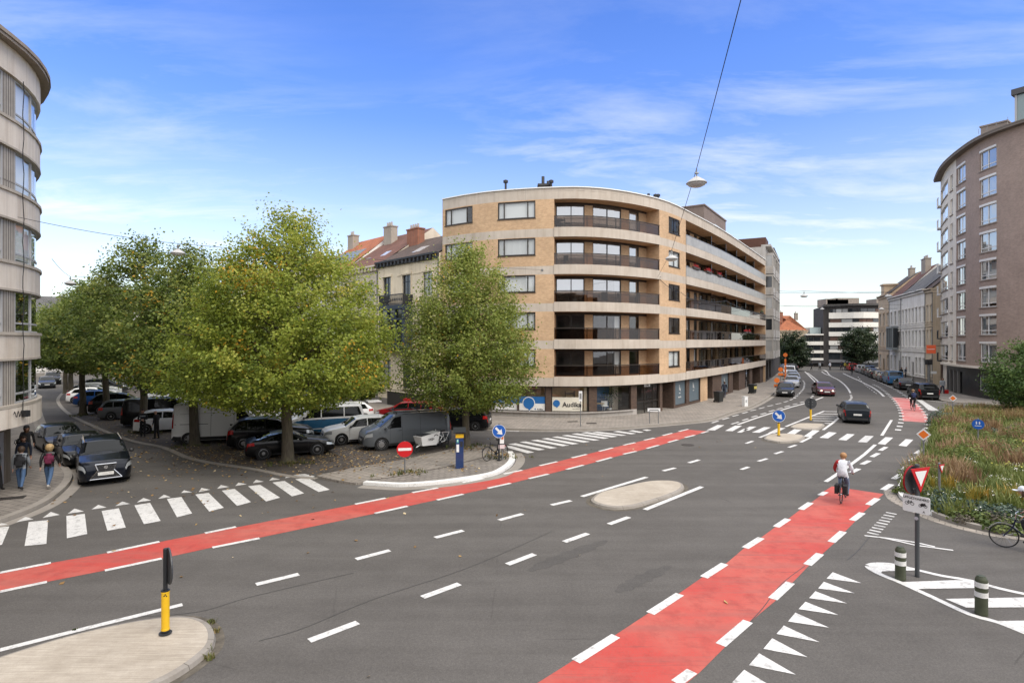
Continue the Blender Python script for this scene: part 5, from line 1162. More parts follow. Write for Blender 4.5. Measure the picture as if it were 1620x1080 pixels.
# ------------------------------------------------------------------ buildings closing the far street
def far_block():
 Z = 133; q0 = Vector(atd(1302.5, Z + 2)); q1 = Vector(atd(1401, Z)); p = Path(smooth_poly([tuple(q0), atd(1330, Z + .5), atd(1365, Z - 2), tuple(q1)], 3, False)); L = p.L; TOP = 14.3
 b = thing('white_banded_block', 'white modern apartment block with dark window bands closing the far street', 'building', (*q0, 0))
 WB = plain('white_render', (0.70, 0.67, 0.61), .8, var=.08); DW = tiles('dark_tile', (0.06, 0.05, 0.047), (0.045, 0.04, 0.038), (0.03, 0.027, 0.025), .2, .06, .12);
 h = lambda y: hgt(460 + y / 6, Z)
 m = MB(); facade(m, p, 0, L, 0, TOP, [], [(0, TOP, 0)]); A, B_ = Vector((q0.x + 4, q0.y + 12)), Vector((q1.x + 8, q1.y + 12)); ring = [p.p[-1], B_, A, p.p[0]]
 for a, c in zip(ring, ring[1:]): m.face([(a.x, a.y, 0), (c.x, c.y, 0), (c.x, c.y, TOP), (a.x, a.y, TOP)])
 m.face([(v.x, v.y, TOP) for v in list(p.p) + [B_, A]]); m.build('wall', DW, b, world=True)
 s0 = p.px(1311)
 m = MB()
 for y0, y1 in ((205, 262), (300, 345), (388, 430), (474, 515), (558, 585)): pbar(m, p, s0, L, h(y1), h(y0), 0, .35)
 m.build('balcony_band', WB, b, world=True)
 m = MB(); pbar(m, p, -.0, L, TOP, TOP + .45, -2, .8); m.build('roof_edge', plain('roof_dark', (0.05, 0.045, 0.042), .7), b, world=True)
 rnd = random.Random(2)
 for y0, y1 in ((168, 205), (262, 300), (345, 388), (430, 474), (515, 556)):
  t = s0 + .3
  while t < L - 1:
   w = rnd.choice((1.1, 1.6, 2.2)); g = MB(); pbar(g, p, t, min(t + w, L), h(y1) + .05, h(y0) - .1, .0, .06)
   g.build('window', rnd.choice((M_DGLASS, M_DGLASS, M_LGLASS, plain('wood_brown', (0.09, 0.045, 0.03), .5))), b, world=True); t += w + .15
 t = s0
 while t < L - 2:
  for y0, y1, o in ((592, 650, .06), (680, 738, .12)): g = MB(); pbar(g, p, t, t + 2.3, max(.1, h(y1)), h(y0), 0, o); g.build('shop_window', M_DGLASS, b, world=True)
  t += 2.9
 m = MB(); pbar(m, p, s0, L, h(680), h(654), 0, .3); m.build('shop_fascia', plain('fascia_grey', (0.16, 0.16, 0.165), .5), b, world=True)
 for px, w, hh in ((1333, 10, 1.2), (1309, 5, 1.0), (1318, 9, .8), (1382, 2, 1.0)):
  q = atd(px, Z + 5); m = MB(); m.box(q[0] - w * .28, q[0] + w * .28, q[1] - 2, q[1] + 2, TOP, TOP + .9 + hh); m.build('roof_box', plain('roof_box', (0.26, 0.22, 0.185), .8, var=.3), b, world=True)
 # low wing on the left
 q0 = Vector(atd(1274, Z + 3)); q1 = Vector(atd(1302, Z + 2.2)); p = Path([tuple(q0), tuple(q1)]); L = p.L
 b = thing('low_banded_wing', 'low banded wing with dark shop front left of the white far block', 'building', (*q0, 0))
 m = MB(); A, B_ = p.at(0, -9), p.at(L, -9); TOP = hgt(530, Z + 2)
 facade(m, p, 0, L, 0, TOP, [], [(0, TOP, 0)])
 for a, c in zip([p.at(L), B_, A], [B_, A, p.at(0)]): m.face([(a.x, a.y, 0), (c.x, c.y, 0), (c.x, c.y, TOP), (a.x, a.y, TOP)])
 m.face([(v.x, v.y, TOP) for v in (p.at(0), p.at(L), B_, A)]); m.build('wall', DW, b, world=True)
 m = MB()
 for y0, y1 in ((480, 515), (566, 594), (640, 660)): pbar(m, p, 0, L, h(y1), h(y0), 0, .3)
 pbar(m, p, 0, L, TOP, TOP + .3, -1, .5); m.build('balcony_band', WB, b, world=True)
 for y0, y1 in ((440, 480), (520, 560), (598, 636)):
  t = .4
  while t < L - 1: g = MB(); pbar(g, p, t, t + 1.3, h(y1), h(y0), 0, .05); g.build('window', M_DGLASS if int(t * 3) % 3 else M_LGLASS, b, world=True); t += 1.5
 g = MB(); u = (p.p[1] - p.p[0]).normalized(); c = p.at(L * .68, -4); g.obox(c, u, L * .3, 2.5, TOP, hgt(517, Z)); g.build('glass_roof_box', plain('pale_glass', (0.42, 0.5, 0.5), .15), b, world=True)
 m = MB(); pbar(m, p, L * .1, L, h(690), h(664), 0, .9); m.build('awning', plain('awning_dark', (0.03, 0.028, 0.03), .8), b, world=True)
far_block()
townhouse('pale yellow house with a bright orange hipped roof behind the dark round tree', atd(1228, 138), atd(1278, 137), hgt(523, 137), [(1.0, 3.0), (4.4, 6.6)], 5, CREAM2, RT_ORANGE, hgt(499, 142), 11, CREAM2, None, None, None, M_WFRAME, .4, [(2.2, 4, 1.0, .7, CH_BR), (6.2, 5, .7, .5, CH_GR)], None, None, True, hip=True)

# unseen terrace added behind the viewpoint to give windows and cars dark reflections
def terrace():
 b = thing('unseen_terrace', 'long unseen brown brick terrace added behind the viewpoint for reflections', 'building', (0, -24, 0)); p = Path([(70, -24), (-60, -24)]); L = p.L
 holes = [(t, t + 1.4, z, z + 1.9, .2) for t in np.arange(2, L - 3, 3.6) for z in (1.0, 4.6, 8.0, 11.4)]
 m = MB(); facade(m, p, 0, L, 0, 15.5, holes, [(0, 15.5, 0)]); m.face([(70, -24, 15.5), (-60, -24, 15.5), (-60, -34, 15.5), (70, -34, 15.5)])
 for a, c in (((70, -24), (70, -34)), ((70, -34), (-60, -34)), ((-60, -34), (-60, -24))): m.face([(*a, 0), (*c, 0), (*c, 15.5), (*a, 15.5)])
 m.build('wall', BRN, b, world=True)
 m = MB()
 for h in holes[:0]: pass
 pbar(m, p, 0, L, .5, 15, -.5, -.25); m.build('glazing', M_DGLASS, b, world=True)
terrace()
# ------------------------------------------------------------------ trees
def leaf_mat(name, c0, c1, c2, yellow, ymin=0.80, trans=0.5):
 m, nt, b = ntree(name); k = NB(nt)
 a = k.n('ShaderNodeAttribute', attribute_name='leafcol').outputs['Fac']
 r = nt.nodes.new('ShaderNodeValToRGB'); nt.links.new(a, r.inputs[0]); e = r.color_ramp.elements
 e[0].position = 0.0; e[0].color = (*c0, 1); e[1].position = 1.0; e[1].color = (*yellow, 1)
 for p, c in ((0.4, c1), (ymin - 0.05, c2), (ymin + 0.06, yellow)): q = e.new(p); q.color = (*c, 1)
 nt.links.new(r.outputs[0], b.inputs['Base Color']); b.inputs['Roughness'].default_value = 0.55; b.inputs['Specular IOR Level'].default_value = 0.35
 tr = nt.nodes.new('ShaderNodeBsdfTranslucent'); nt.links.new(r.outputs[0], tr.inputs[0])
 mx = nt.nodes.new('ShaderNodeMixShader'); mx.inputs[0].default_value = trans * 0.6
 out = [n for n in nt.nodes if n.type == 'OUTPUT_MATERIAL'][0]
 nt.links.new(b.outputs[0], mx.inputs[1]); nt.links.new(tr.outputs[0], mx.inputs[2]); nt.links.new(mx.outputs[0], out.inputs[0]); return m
LEAF_LIME = leaf_mat('leaves_lime', (0.115, 0.165, 0.024), (0.275, 0.33, 0.045), (0.47, 0.47, 0.095), (0.6, 0.36, 0.035), trans=.8)
LEAF_OLIVE = leaf_mat('leaves_olive', (0.095, 0.14, 0.026), (0.225, 0.275, 0.05), (0.43, 0.43, 0.12), (0.56, 0.33, 0.035), 0.86, .75)
LEAF_DEEP = leaf_mat('leaves_deep', (0.062, 0.1, 0.02), (0.15, 0.2, 0.036), (0.32, 0.335, 0.085), (0.5, 0.3, 0.035), 0.86, .7)
LEAF_DARK = leaf_mat('leaves_dark', (0.016, 0.03, 0.012), (0.03, 0.05, 0.018), (0.055, 0.075, 0.025), (0.07, 0.09, 0.03), 0.95, 0.3)
LEAF_FRESH = leaf_mat('leaves_fresh', (0.04, 0.085, 0.018), (0.08, 0.14, 0.03), (0.14, 0.2, 0.05), (0.2, 0.22, 0.05), 0.95)
def leaf_mesh(name, C, size, nrm, mat, colv, rng, aspect=1.0):
 """n leaves as folded-looking quads: centre C (n,3), sizes (n), normals (n,3), colour value (n)"""
 n = len(C); t = rng.normal(size=(n, 3)); u = np.cross(nrm, t); u /= np.linalg.norm(u, axis=1)[:, None] + 1e-9; v = np.cross(nrm, u)
 s = size[:, None]; A = C - u * s * 0.5; B = C + v * s * 0.42 * aspect - nrm * s * 0.10; D = C + u * s * 0.5 - nrm * s * 0.06; E = C - v * s * 0.42 * aspect - nrm * s * 0.10
 V = np.empty((n, 4, 3), dtype=np.float32); V[:, 0] = A; V[:, 1] = B; V[:, 2] = D; V[:, 3] = E
 me = bpy.data.meshes.new(name); me.vertices.add(4 * n); me.vertices.foreach_set('co', V.ravel())
 me.loops.add(4 * n); me.polygons.add(n); me.loops.foreach_set('vertex_index', np.arange(4 * n, dtype=np.int32)); me.polygons.foreach_set('loop_start', np.arange(0, 4 * n, 4, dtype=np.int32))
 at = me.attributes.new('leafcol', 'FLOAT', 'FACE'); at.data.foreach_set('value', colv.astype(np.float32))
 me.materials.append(mat); me.update(calc_edges=True); me.validate(); return me
def bark_mat():
 m, nt, b = ntree('bark'); k = NB(nt)
 n = k.noise(1.0, 6, 0.7, k.mapping(k.tc.outputs['Object'], (16, 16, 2.2))); g = k.noise(1.5, 4, 0.6)
 c = k.ramp(n, (0.045, 0.036, 0.026), (0.15, 0.125, 0.09), 0.3, 0.7); c = k.mix(k.ramp(g, 0.0, 0.45, 0.45, 0.7), c, (0.085, 0.085, 0.03))
 nt.links.new(c, b.inputs['Base Color']); b.inputs['Roughness'].default_value = 0.9; nt.links.new(k.bump(n, 0.6, 0.03), b.inputs['Normal']); return m
M_BARK = bark_mat()
def tree(name, label, pos, height, base, rad, nclump, per, mat, seed, prof=None, trunk_r=0.19, lsize=0.2, group=None, lean=(0, 0), yellow=0.25, squash=1.0, cat='tree', spread=0.42):
 """prof: list of (fraction of crown height, radius fraction)"""
 rng = np.random.default_rng(seed); rd = random.Random(seed)
 t = thing(name, label, cat, (*pos, 0), 0, group)
 prof = prof or [(0, .45), (.10, .80), (.25, 1.0), (.45, .92), (.65, .70), (.82, .44), (.94, .2), (1, .05)]
 pf = lambda f: float(np.interp(f, [p[0] for p in prof], [p[1] for p in prof]))
 ch = height - base
 lob = [(rd.uniform(0, 6.28), rd.uniform(0, 1), rd.uniform(-.2, .22)) for _ in range(12)]
 def R_(f, a):
  r = rad * pf(f)
  for la, lf, am in lob: d = ((a - la + math.pi) % (2 * math.pi)) - math.pi; r *= 1 + am * math.exp(-(d / .55) ** 2 - ((f - lf) / .17) ** 2)
  return r
 clumps = []
 while len(clumps) < nclump:
  f = rd.random();
  if rd.random() > pf(f) ** 1.2 + .08: continue
  a = rd.uniform(0, 6.2832); q = 1 - abs(rd.gauss(0, .2)) if rd.random() < .72 else rd.uniform(.15, .85)
  r = R_(f, a) * max(.1, q); z = base + f * ch
  drop = 0.35 * (r / rad) * (1 - f)
  clumps.append((r * math.cos(a) + lean[0] * f, r * math.sin(a) * squash + lean[1] * f, z - drop, a, f, q))
 cl = np.array(clumps); n = nclump * per
 ci = np.repeat(np.arange(nclump), per)
 sp = spread * (0.75 + 0.5 * rng.random(nclump))
 # sprays: each clump is a flattened shoot pointing outward and a little up
 out = np.stack([np.cos(cl[:, 3]), np.sin(cl[:, 3]), 0.35 * np.ones(nclump) + 0.9 * cl[:, 4]], 1); out /= np.linalg.norm(out, axis=1)[:, None]
 g = rng.normal(size=(n, 3)) * np.array([1, 1, .62]); al = rng.normal(size=n) * 1.0
 C = cl[ci, :3] + g * (sp[ci] * .62)[:, None] + out[ci] * (al * sp[ci] * .85)[:, None]
 nrm = rng.normal(size=(n, 3)) * .75 + out[ci] * .6 + np.array([0, 0, .55]); nrm /= np.linalg.norm(nrm, axis=1)[:, None]
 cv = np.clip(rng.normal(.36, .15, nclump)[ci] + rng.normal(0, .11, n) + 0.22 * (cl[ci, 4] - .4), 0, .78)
 yn = np.sin(cl[:, 0] * 1.3 + seed) + np.sin(cl[:, 1] * 1.1 + 2 * seed) + np.sin(cl[:, 2] * 1.5 + 3 * seed); ynoise = (yn > 1.55) & (rng.random(nclump) < yellow * 1.5); ysel = (ynoise[ci] & (rng.random(n) < .28)) | (rng.random(n) < 0.004)
 cv[ysel] = rng.uniform(.86, 1.0, ysel.sum())
 sz = lsize * rng.uniform(.65, 1.3, n)
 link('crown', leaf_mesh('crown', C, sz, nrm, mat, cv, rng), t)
 # trunk with limbs
 m = MB(); rz = lambda z: trunk_r * (1.25 - .25 * min(1, z / .8) if z < .8 else 1.0 - .55 * (z - .8) / (height * .75))
 bend = [(0.06 * math.sin(z * 0.9 + seed), .06 * math.cos(z * 0.7 + seed)) for z in range(40)]
 zs = [0, .15, .5, 1.0, 1.6, 2.3, base + .3, base + ch * .2, base + ch * .4, base + ch * .6, base + ch * .78]
 pts = [(bend[int(z)][0] * min(1, z / 2) + lean[0] * max(0, (z - base) / ch), bend[int(z)][1] * min(1, z / 2) + lean[1] * max(0, (z - base) / ch), z) for z in zs]
 m.poly_tube(pts, [max(.02, rz(z)) * (1.35 if z == 0 else 1) for z in zs], 12)
 order = sorted(range(nclump), key=lambda i: rd.random())[:min(46, nclump // 5)]
 for i in order:
  c = clumps[i]; z0 = max(base * .92, min(c[2] - .25 * math.hypot(c[0], c[1]) - .4, base + ch * .72)); k = (z0 - base) / ch
  s = Vector((lean[0] * max(0, k), lean[1] * max(0, k), z0)); e = Vector(c[:3]); mid = s.lerp(e, .5) + Vector((rd.uniform(-.2, .2), rd.uniform(-.2, .2), .12 * (e - s).length))
  r0 = max(.025, rz(z0) * .42); m.poly_tube([s, s.lerp(mid, .5) + Vector((0, 0, .06)), mid, e], [r0, r0 * .75, r0 * .5, .012], 6)
 m.build('trunk', M_BARK, t, smooth=True, angle=60)
 return t
TG = 'trees planted round the car park'
EGG = [(0, .42), (.08, .82), (.2, 1.0), (.38, .95), (.55, .79), (.72, .54), (.86, .31), (.95, .14), (1, .04)]
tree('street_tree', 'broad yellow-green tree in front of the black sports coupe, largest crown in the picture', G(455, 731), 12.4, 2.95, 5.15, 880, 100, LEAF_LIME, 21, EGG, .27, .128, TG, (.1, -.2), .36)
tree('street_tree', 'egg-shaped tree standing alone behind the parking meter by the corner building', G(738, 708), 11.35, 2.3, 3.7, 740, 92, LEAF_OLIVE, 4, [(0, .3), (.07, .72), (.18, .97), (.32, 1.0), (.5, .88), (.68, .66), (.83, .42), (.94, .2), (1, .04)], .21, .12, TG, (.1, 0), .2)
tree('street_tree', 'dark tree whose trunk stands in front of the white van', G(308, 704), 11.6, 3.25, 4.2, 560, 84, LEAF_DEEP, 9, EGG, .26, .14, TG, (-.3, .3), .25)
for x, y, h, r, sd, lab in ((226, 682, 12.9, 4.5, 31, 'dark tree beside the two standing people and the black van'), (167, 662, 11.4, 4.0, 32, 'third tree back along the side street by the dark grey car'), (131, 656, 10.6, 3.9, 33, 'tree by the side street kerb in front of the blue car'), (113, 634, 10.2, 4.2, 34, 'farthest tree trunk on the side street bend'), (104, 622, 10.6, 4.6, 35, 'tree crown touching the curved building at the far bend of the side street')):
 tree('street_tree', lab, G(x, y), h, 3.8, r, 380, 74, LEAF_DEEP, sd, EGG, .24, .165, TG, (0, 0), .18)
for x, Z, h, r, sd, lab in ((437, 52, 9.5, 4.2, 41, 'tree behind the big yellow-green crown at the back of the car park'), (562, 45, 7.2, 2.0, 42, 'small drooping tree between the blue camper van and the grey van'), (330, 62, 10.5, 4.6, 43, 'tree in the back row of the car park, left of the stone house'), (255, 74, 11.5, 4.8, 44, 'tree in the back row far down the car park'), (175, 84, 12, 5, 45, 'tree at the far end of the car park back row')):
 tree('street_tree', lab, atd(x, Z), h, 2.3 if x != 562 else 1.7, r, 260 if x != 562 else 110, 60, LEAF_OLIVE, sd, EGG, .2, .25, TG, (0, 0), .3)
BALL = [(0, .5), (.12, .85), (.35, 1.0), (.6, .95), (.8, .72), (.93, .42), (1, .1)]
FG = 'trees at the end of the far street'
tree('round_tree', 'dark round tree in front of the orange roofed house', atd(1255, 117), hgt(526, 117), .9, 2.7, 170, 60, LEAF_DARK, 51, BALL, .2, .3, FG, spread=.45)
tree('round_tree', 'dark round tree in front of the white banded block', atd(1361, 119), hgt(519, 119), 2.0, 3.5, 230, 60, LEAF_DARK, 52, BALL, .22, .3, FG, spread=.5)
tree('round_tree', 'lighter green tree half hidden behind the dark brick block', atd(1240, 128), hgt(535, 128), 1.2, 3.0, 120, 50, LEAF_FRESH, 53, BALL, .2, .3, FG, spread=.5)
tree('young_tree', 'bright green young tree at the right edge before the brown brick tower', atd(1618, 44), hgt(545, 44), 1.25, 2.5, 250, 56, LEAF_FRESH, 54, BALL, .07, .15, spread=.34)
# leaves on the ground under the trees
def fallen():
 rng = np.random.default_rng(8); P = []
 spots = [(G(420, 715), 3.6, 420), (G(360, 722), 3.2, 420), (G(300, 712), 3, 300), (G(540, 715), 2.4, 380), (G(500, 728), 2.6, 300), (G(210, 690), 3, 250), (G(170, 672), 4, 200), (G(740, 712), 1.2, 160), (G(795, 722), .9, 130), (G(640, 750), .7, 60), (G(730, 744), .7, 60), (G(600, 730), 2.2, 160), (G(400, 752), 6.5, 150), (G(250, 740), 7, 90), (G(560, 735), 3, 150), (G(940, 672), 4, 18), (G(1100, 700), 8, 24), (G(500, 850), 9, 22)]
 for c, s, n in spots:
  q = rng.normal(size=(n, 2)) * s * .55; P.append(np.column_stack([c[0] + q[:, 0], c[1] + q[:, 1], np.full(n, .03)]))
 C = np.concatenate(P); n = len(C)
 # lie on top of the raised footpath where there is one
 poly = np.array(corner)
 def inside(pt):
  x, y = pt; c = False; j = len(poly) - 1
  for i in range(len(poly)):
   if (poly[i][1] > y) != (poly[j][1] > y) and x < (poly[j][0] - poly[i][0]) * (y - poly[i][1]) / (poly[j][1] - poly[i][1]) + poly[i][0]: c = not c
   j = i
  return c
 for i in range(n):
  if inside(C[i, :2]): C[i, 2] += .1
 nrm = rng.normal(size=(n, 3)) * .25 + np.array([0, 0, 1.0]); nrm /= np.linalg.norm(nrm, axis=1)[:, None]
 m = leaf_mat('fallen_leaves', (0.13, 0.075, 0.03), (0.26, 0.15, 0.05), (0.42, 0.29, 0.11), (0.5, 0.4, 0.24), .85, .1)
 o = link('fallen_leaves', leaf_mesh('fallen_leaves', C, rng.uniform(.06, .15, n), nrm, m, rng.random(n), rng)); tag(o, 'yellow and brown fallen leaves scattered on the car park and kerbs', 'leaves', kind='stuff')
fallen()
# grass tufts and litter round the trunks and kerbs
def tufts(name, label, cat, items, mat, seed, kind='stuff'):
 rng = np.random.default_rng(seed); Cs = []; Ns = []; Sz = []
 V = []; Fc = []; col = []
 for (x, y, z0, s, n, hgt_, lean) in items:
  a = rng.uniform(0, 6.283, n); r = s * np.sqrt(rng.random(n)); h = hgt_ * rng.uniform(.5, 1.15, n); w = rng.uniform(.008, .02, n) * (1 + hgt_)
  bx = x + r * np.cos(a); by = y + r * np.sin(a); la = rng.uniform(0, 6.283, n); lr = lean * h * rng.uniform(.1, 1, n)
  base = rng.normal(.5, .16)
  for i in range(n):
   b = len(V); dx, dy = math.cos(la[i]), math.sin(la[i]); px_, py_ = -dy * w[i], dx * w[i]
   V += [(bx[i] - px_, by[i] - py_, z0), (bx[i] + px_, by[i] + py_, z0), (bx[i] + dx * lr[i] * .4 + px_ * .8, by[i] + dy * lr[i] * .4 + py_ * .8, z0 + h[i] * .6), (bx[i] + dx * lr[i] * .4 - px_ * .8, by[i] + dy * lr[i] * .4 - py_ * .8, z0 + h[i] * .6), (bx[i] + dx * lr[i], by[i] + dy * lr[i], z0 + h[i])]
   Fc += [(b, b + 1, b + 2, b + 3), (b + 3, b + 2, b + 4)]; c = min(1, max(0, base + rng.normal(0, .12))); col += [c, c]
 me = bpy.data.meshes.new(name); me.from_pydata(V, [], Fc); at = me.attributes.new('leafcol', 'FLOAT', 'FACE'); at.data.foreach_set('value', np.array(col, dtype=np.float32)); me.materials.append(mat)
 return tag(link(name, me), label, cat, kind=kind)
GRASS = leaf_mat('grass_blades', (0.05, 0.07, 0.02), (0.09, 0.11, 0.03), (0.17, 0.15, 0.05), (0.28, 0.2, 0.09), .85, .4)
it = []
rd = random.Random(5)
for x, y, n in ((455, 733, 26), (738, 709, 20), (308, 706, 14), (226, 685, 12), (131, 658, 14), (795, 726, 14), (655, 751, 8), (640, 754, 8)):
 c = G(x, y)
 for k in range(n): it.append((c[0] + rd.gauss(0, .6), c[1] + rd.gauss(0, .3), 0.09 if x > 600 else .02, .12, 10, .16, .8))
for x, y in ((335, 985), (340, 1000), (328, 1030), (332, 1042)): c = G(x, y); it.append((c[0], c[1], .01, .09, 34, .09, .9))
c = G(119, 1003); it.append((c[0], c[1], .1, .05, 12, .05, .9))
tufts('kerb_grass', 'tufts of grass round the tree feet and along the kerbs', 'grass', it, GRASS, 3)
# ------------------------------------------------------------------ planting on the right-hand island
def planting():
 poly = bed_s; xs = [p[0] for p in poly]; ys = [p[1] for p in poly]; rd = random.Random(12)
 def inside(x, y):
  c = False; j = len(poly) - 1
  for i in range(len(poly)):
   if (poly[i][1] > y) != (poly[j][1] > y) and x < (poly[j][0] - poly[i][0]) * (y - poly[i][1]) / (poly[j][1] - poly[i][1]) + poly[i][0]: c = not c
   j = i
  return c
 def pts(n, fn):
  out = []
  while len(out) < n:
   x, y = rd.uniform(min(xs), min(max(xs), 48)), rd.uniform(min(ys), max(ys))
   if inside(x, y) and fn(x, y): out.append((x, y))
  return out
 def px_of(x, y): return 810 + F * x / y, 540 + F * H / y
 def edge_ok(x, y, d):
  return all(inside(x + d * math.cos(a), y + d * math.sin(a)) for a in (0, 1.57, 3.14, 4.71))
 tan_ = leaf_mat('plume_grass', (0.15, 0.085, 0.048), (0.27, 0.165, 0.09), (0.40, 0.28, 0.15), (0.46, 0.34, 0.18), .85, .6)
 grn = leaf_mat('meadow_green', (0.06, 0.09, 0.022), (0.13, 0.165, 0.04), (0.22, 0.24, 0.07), (0.30, 0.27, 0.10), .85, .6)
 yel = leaf_mat('sword_leaves', (0.10, 0.11, 0.02), (0.24, 0.20, 0.03), (0.42, 0.27, 0.05), (0.5, 0.3, 0.07), .85, .5)
 blu = leaf_mat('blue_foliage', (0.035, 0.06, 0.04), (0.065, 0.10, 0.07), (0.11, 0.15, 0.11), (0.16, 0.2, 0.14), .95, .3)
 low = leaf_mat('low_green', (0.05, 0.085, 0.018), (0.11, 0.145, 0.034), (0.2, 0.22, 0.06), (0.2, 0.2, 0.06), .9, .4)
 band = lambda lo, hi: (lambda x, y: lo < px_of(x, y)[1] < hi)
 clump_n = lambda x, y: math.sin(x * 1.1 + 1) + math.sin(y * .9 + x * .6) + math.sin(x * .5 - y * 1.3)
 P = pts(125, lambda x, y: band(676, 775)(x, y) and edge_ok(x, y, .45) and clump_n(x, y) > -.1); tufts('plume_grass', 'tall reddish-brown plume grasses in the middle of the planted island', 'ornamental grass', [(x, y, .1, .42, 75, rd.uniform(.6, 1.1), .55) for x, y in P], tan_, 21)
 P = pts(110, lambda x, y: px_of(x, y)[1] < 676 and px_of(x, y)[0] > 1500 and edge_ok(x, y, .4)); tufts('plume_grass', 'golden grasses at the back of the planted island', 'ornamental grass', [(x, y, .1, .4, 80, rd.uniform(.6, 1.05), .4) for x, y in P], leaf_mat('golden_grass', (0.16, 0.10, 0.05), (0.27, 0.185, 0.085), (0.36, 0.28, 0.12), (0.4, 0.3, 0.15), .85, .5), 22)
 P = pts(640, lambda x, y: 668 < px_of(x, y)[1] < 822 and edge_ok(x, y, .3)); tufts('meadow_plants', 'green meadow plants filling the planted island', 'perennials', [(x, y, .1, .38, 60, rd.uniform(.3, .8), .75) for x, y in P], grn, 23)
 P = [G(1540, 808), G(1558, 806), G(1592, 806), G(1600, 810), G(1498, 790), G(1480, 786), G(1583, 808), G(1612, 806), G(1545, 806), G(1504, 788)]
 tufts('sword_leaf_plants', 'yellow-green sword leaved clumps near the front of the planted island', 'perennials', [(x, y, .1, .16, 46, .78, .5) for x, y in P], yel, 24)
 rng = np.random.default_rng(5)
 def mounds(name, label, cat, centres, mat, per, size, r, h, seed):
  rng = np.random.default_rng(seed); C = []; N = []; K = []
  for x, y in centres:
   rr = r * rng.uniform(.7, 1.25); d = rng.normal(size=(per, 3)); d[:, 2] = abs(d[:, 2]); d /= np.linalg.norm(d, axis=1)[:, None]
   q = d * rr * (0.55 + .5 * rng.random(per))[:, None] * np.array([1, 1, h / r]); C.append(q + np.array([x, y, .08])); N.append(d + rng.normal(size=(per, 3)) * .5); K.append(np.clip(rng.normal(.4, .12) + rng.normal(0, .15, per), 0, 1))
  C = np.concatenate(C); N = np.concatenate(N); N /= np.linalg.norm(N, axis=1)[:, None]
  return tag(link(name, leaf_mesh(name, C, size * rng.uniform(.6, 1.4, len(C)), N, mat, np.concatenate(K), rng, 1.2)), label, cat, kind='stuff')
 P = pts(140, lambda x, y: 770 < px_of(x, y)[1] < 846); mounds('low_shrubs', 'low leafy ground cover along the front kerb of the planted island', 'ground cover', P, low, 190, .085, .36, .34, 6)
 P = [G(1455, 690 + i * 5) for i in range(0)] + [G(1478, 662), G(1488, 659), G(1497, 662), G(1484, 668), G(1500, 668), G(1490, 676), G(1476, 674), G(1560, 690), G(1570, 692), G(1606, 690), G(1616, 692), G(1600, 696), G(1455, 806), G(1492, 812), G(1575, 826), G(1590, 830), G(1606, 828), G(1548, 822), G(1530, 700), G(1520, 694)]
 mounds('blue_green_shrubs', 'blue-green spurge mounds at the edges of the planted island', 'shrubs', [p for p in P if inside(*p)] + [G(1484, 668)], blu, 420, .085, .55, .62, 7)
 P = pts(52, lambda x, y: px_of(x, y)[1] < 790 and edge_ok(x, y, .7)); mounds('bushy_perennials', 'rounded bushy green plants standing among the grasses of the planted island', 'shrubs', P, leaf_mat('bush_green', (0.06, 0.095, 0.022), (0.14, 0.185, 0.042), (0.27, 0.28, 0.07), (0.36, 0.32, 0.09), .92, .6), 620, .085, .8, .95, 9)
 P = pts(60, lambda x, y: 785 < px_of(x, y)[1] < 840); mounds('heather_mounds', 'greyish brown heather mounds near the front kerb of the planted island', 'shrubs', P[:26], leaf_mat('heather', (0.06, 0.05, 0.035), (0.115, 0.095, 0.07), (0.18, 0.16, 0.12), (0.22, 0.2, 0.15), .95, .2), 300, .06, .42, .4, 8)
 P = pts(90, lambda x, y: 745 < px_of(x, y)[1] < 835) ; C = np.array([(x, y, .1 + rd.uniform(.28, .55)) for x, y in P]); C = np.repeat(C, 9, 0) + rng.normal(size=(len(P) * 9, 3)) * np.array([.1, .1, .03])
 N = rng.normal(size=C.shape) * .3 + np.array([0, -.3, 1]); N /= np.linalg.norm(N, axis=1)[:, None]
 tag(link('white_flowers', leaf_mesh('white_flowers', C, rng.uniform(.03, .06, len(C)), N, plain('petal_white', (0.7, 0.68, 0.62), .6), np.zeros(len(C)), rng)), 'small white flower heads among the low plants', 'flowers', kind='stuff')
 P = pts(60, lambda x, y: px_of(x, y)[1] < 760 and px_of(x, y)[0] > 1560); C = np.array([(x, y, .1 + rd.uniform(.4, .7)) for x, y in P]); C = np.repeat(C, 14, 0) + rng.normal(size=(len(P) * 14, 3)) * np.array([.16, .16, .04]); N = rng.normal(size=C.shape) * .3 + np.array([0, -.3, 1]); N /= np.linalg.norm(N, axis=1)[:, None]
 tag(link('yellow_flowers', leaf_mesh('yellow_flowers', C, rng.uniform(.04, .09, len(C)), N, plain('petal_yellow', (0.42, 0.4, 0.06), .6), np.zeros(len(C)), rng)), 'flat yellow flower heads at the right of the planted island', 'flowers', kind='stuff')
planting()
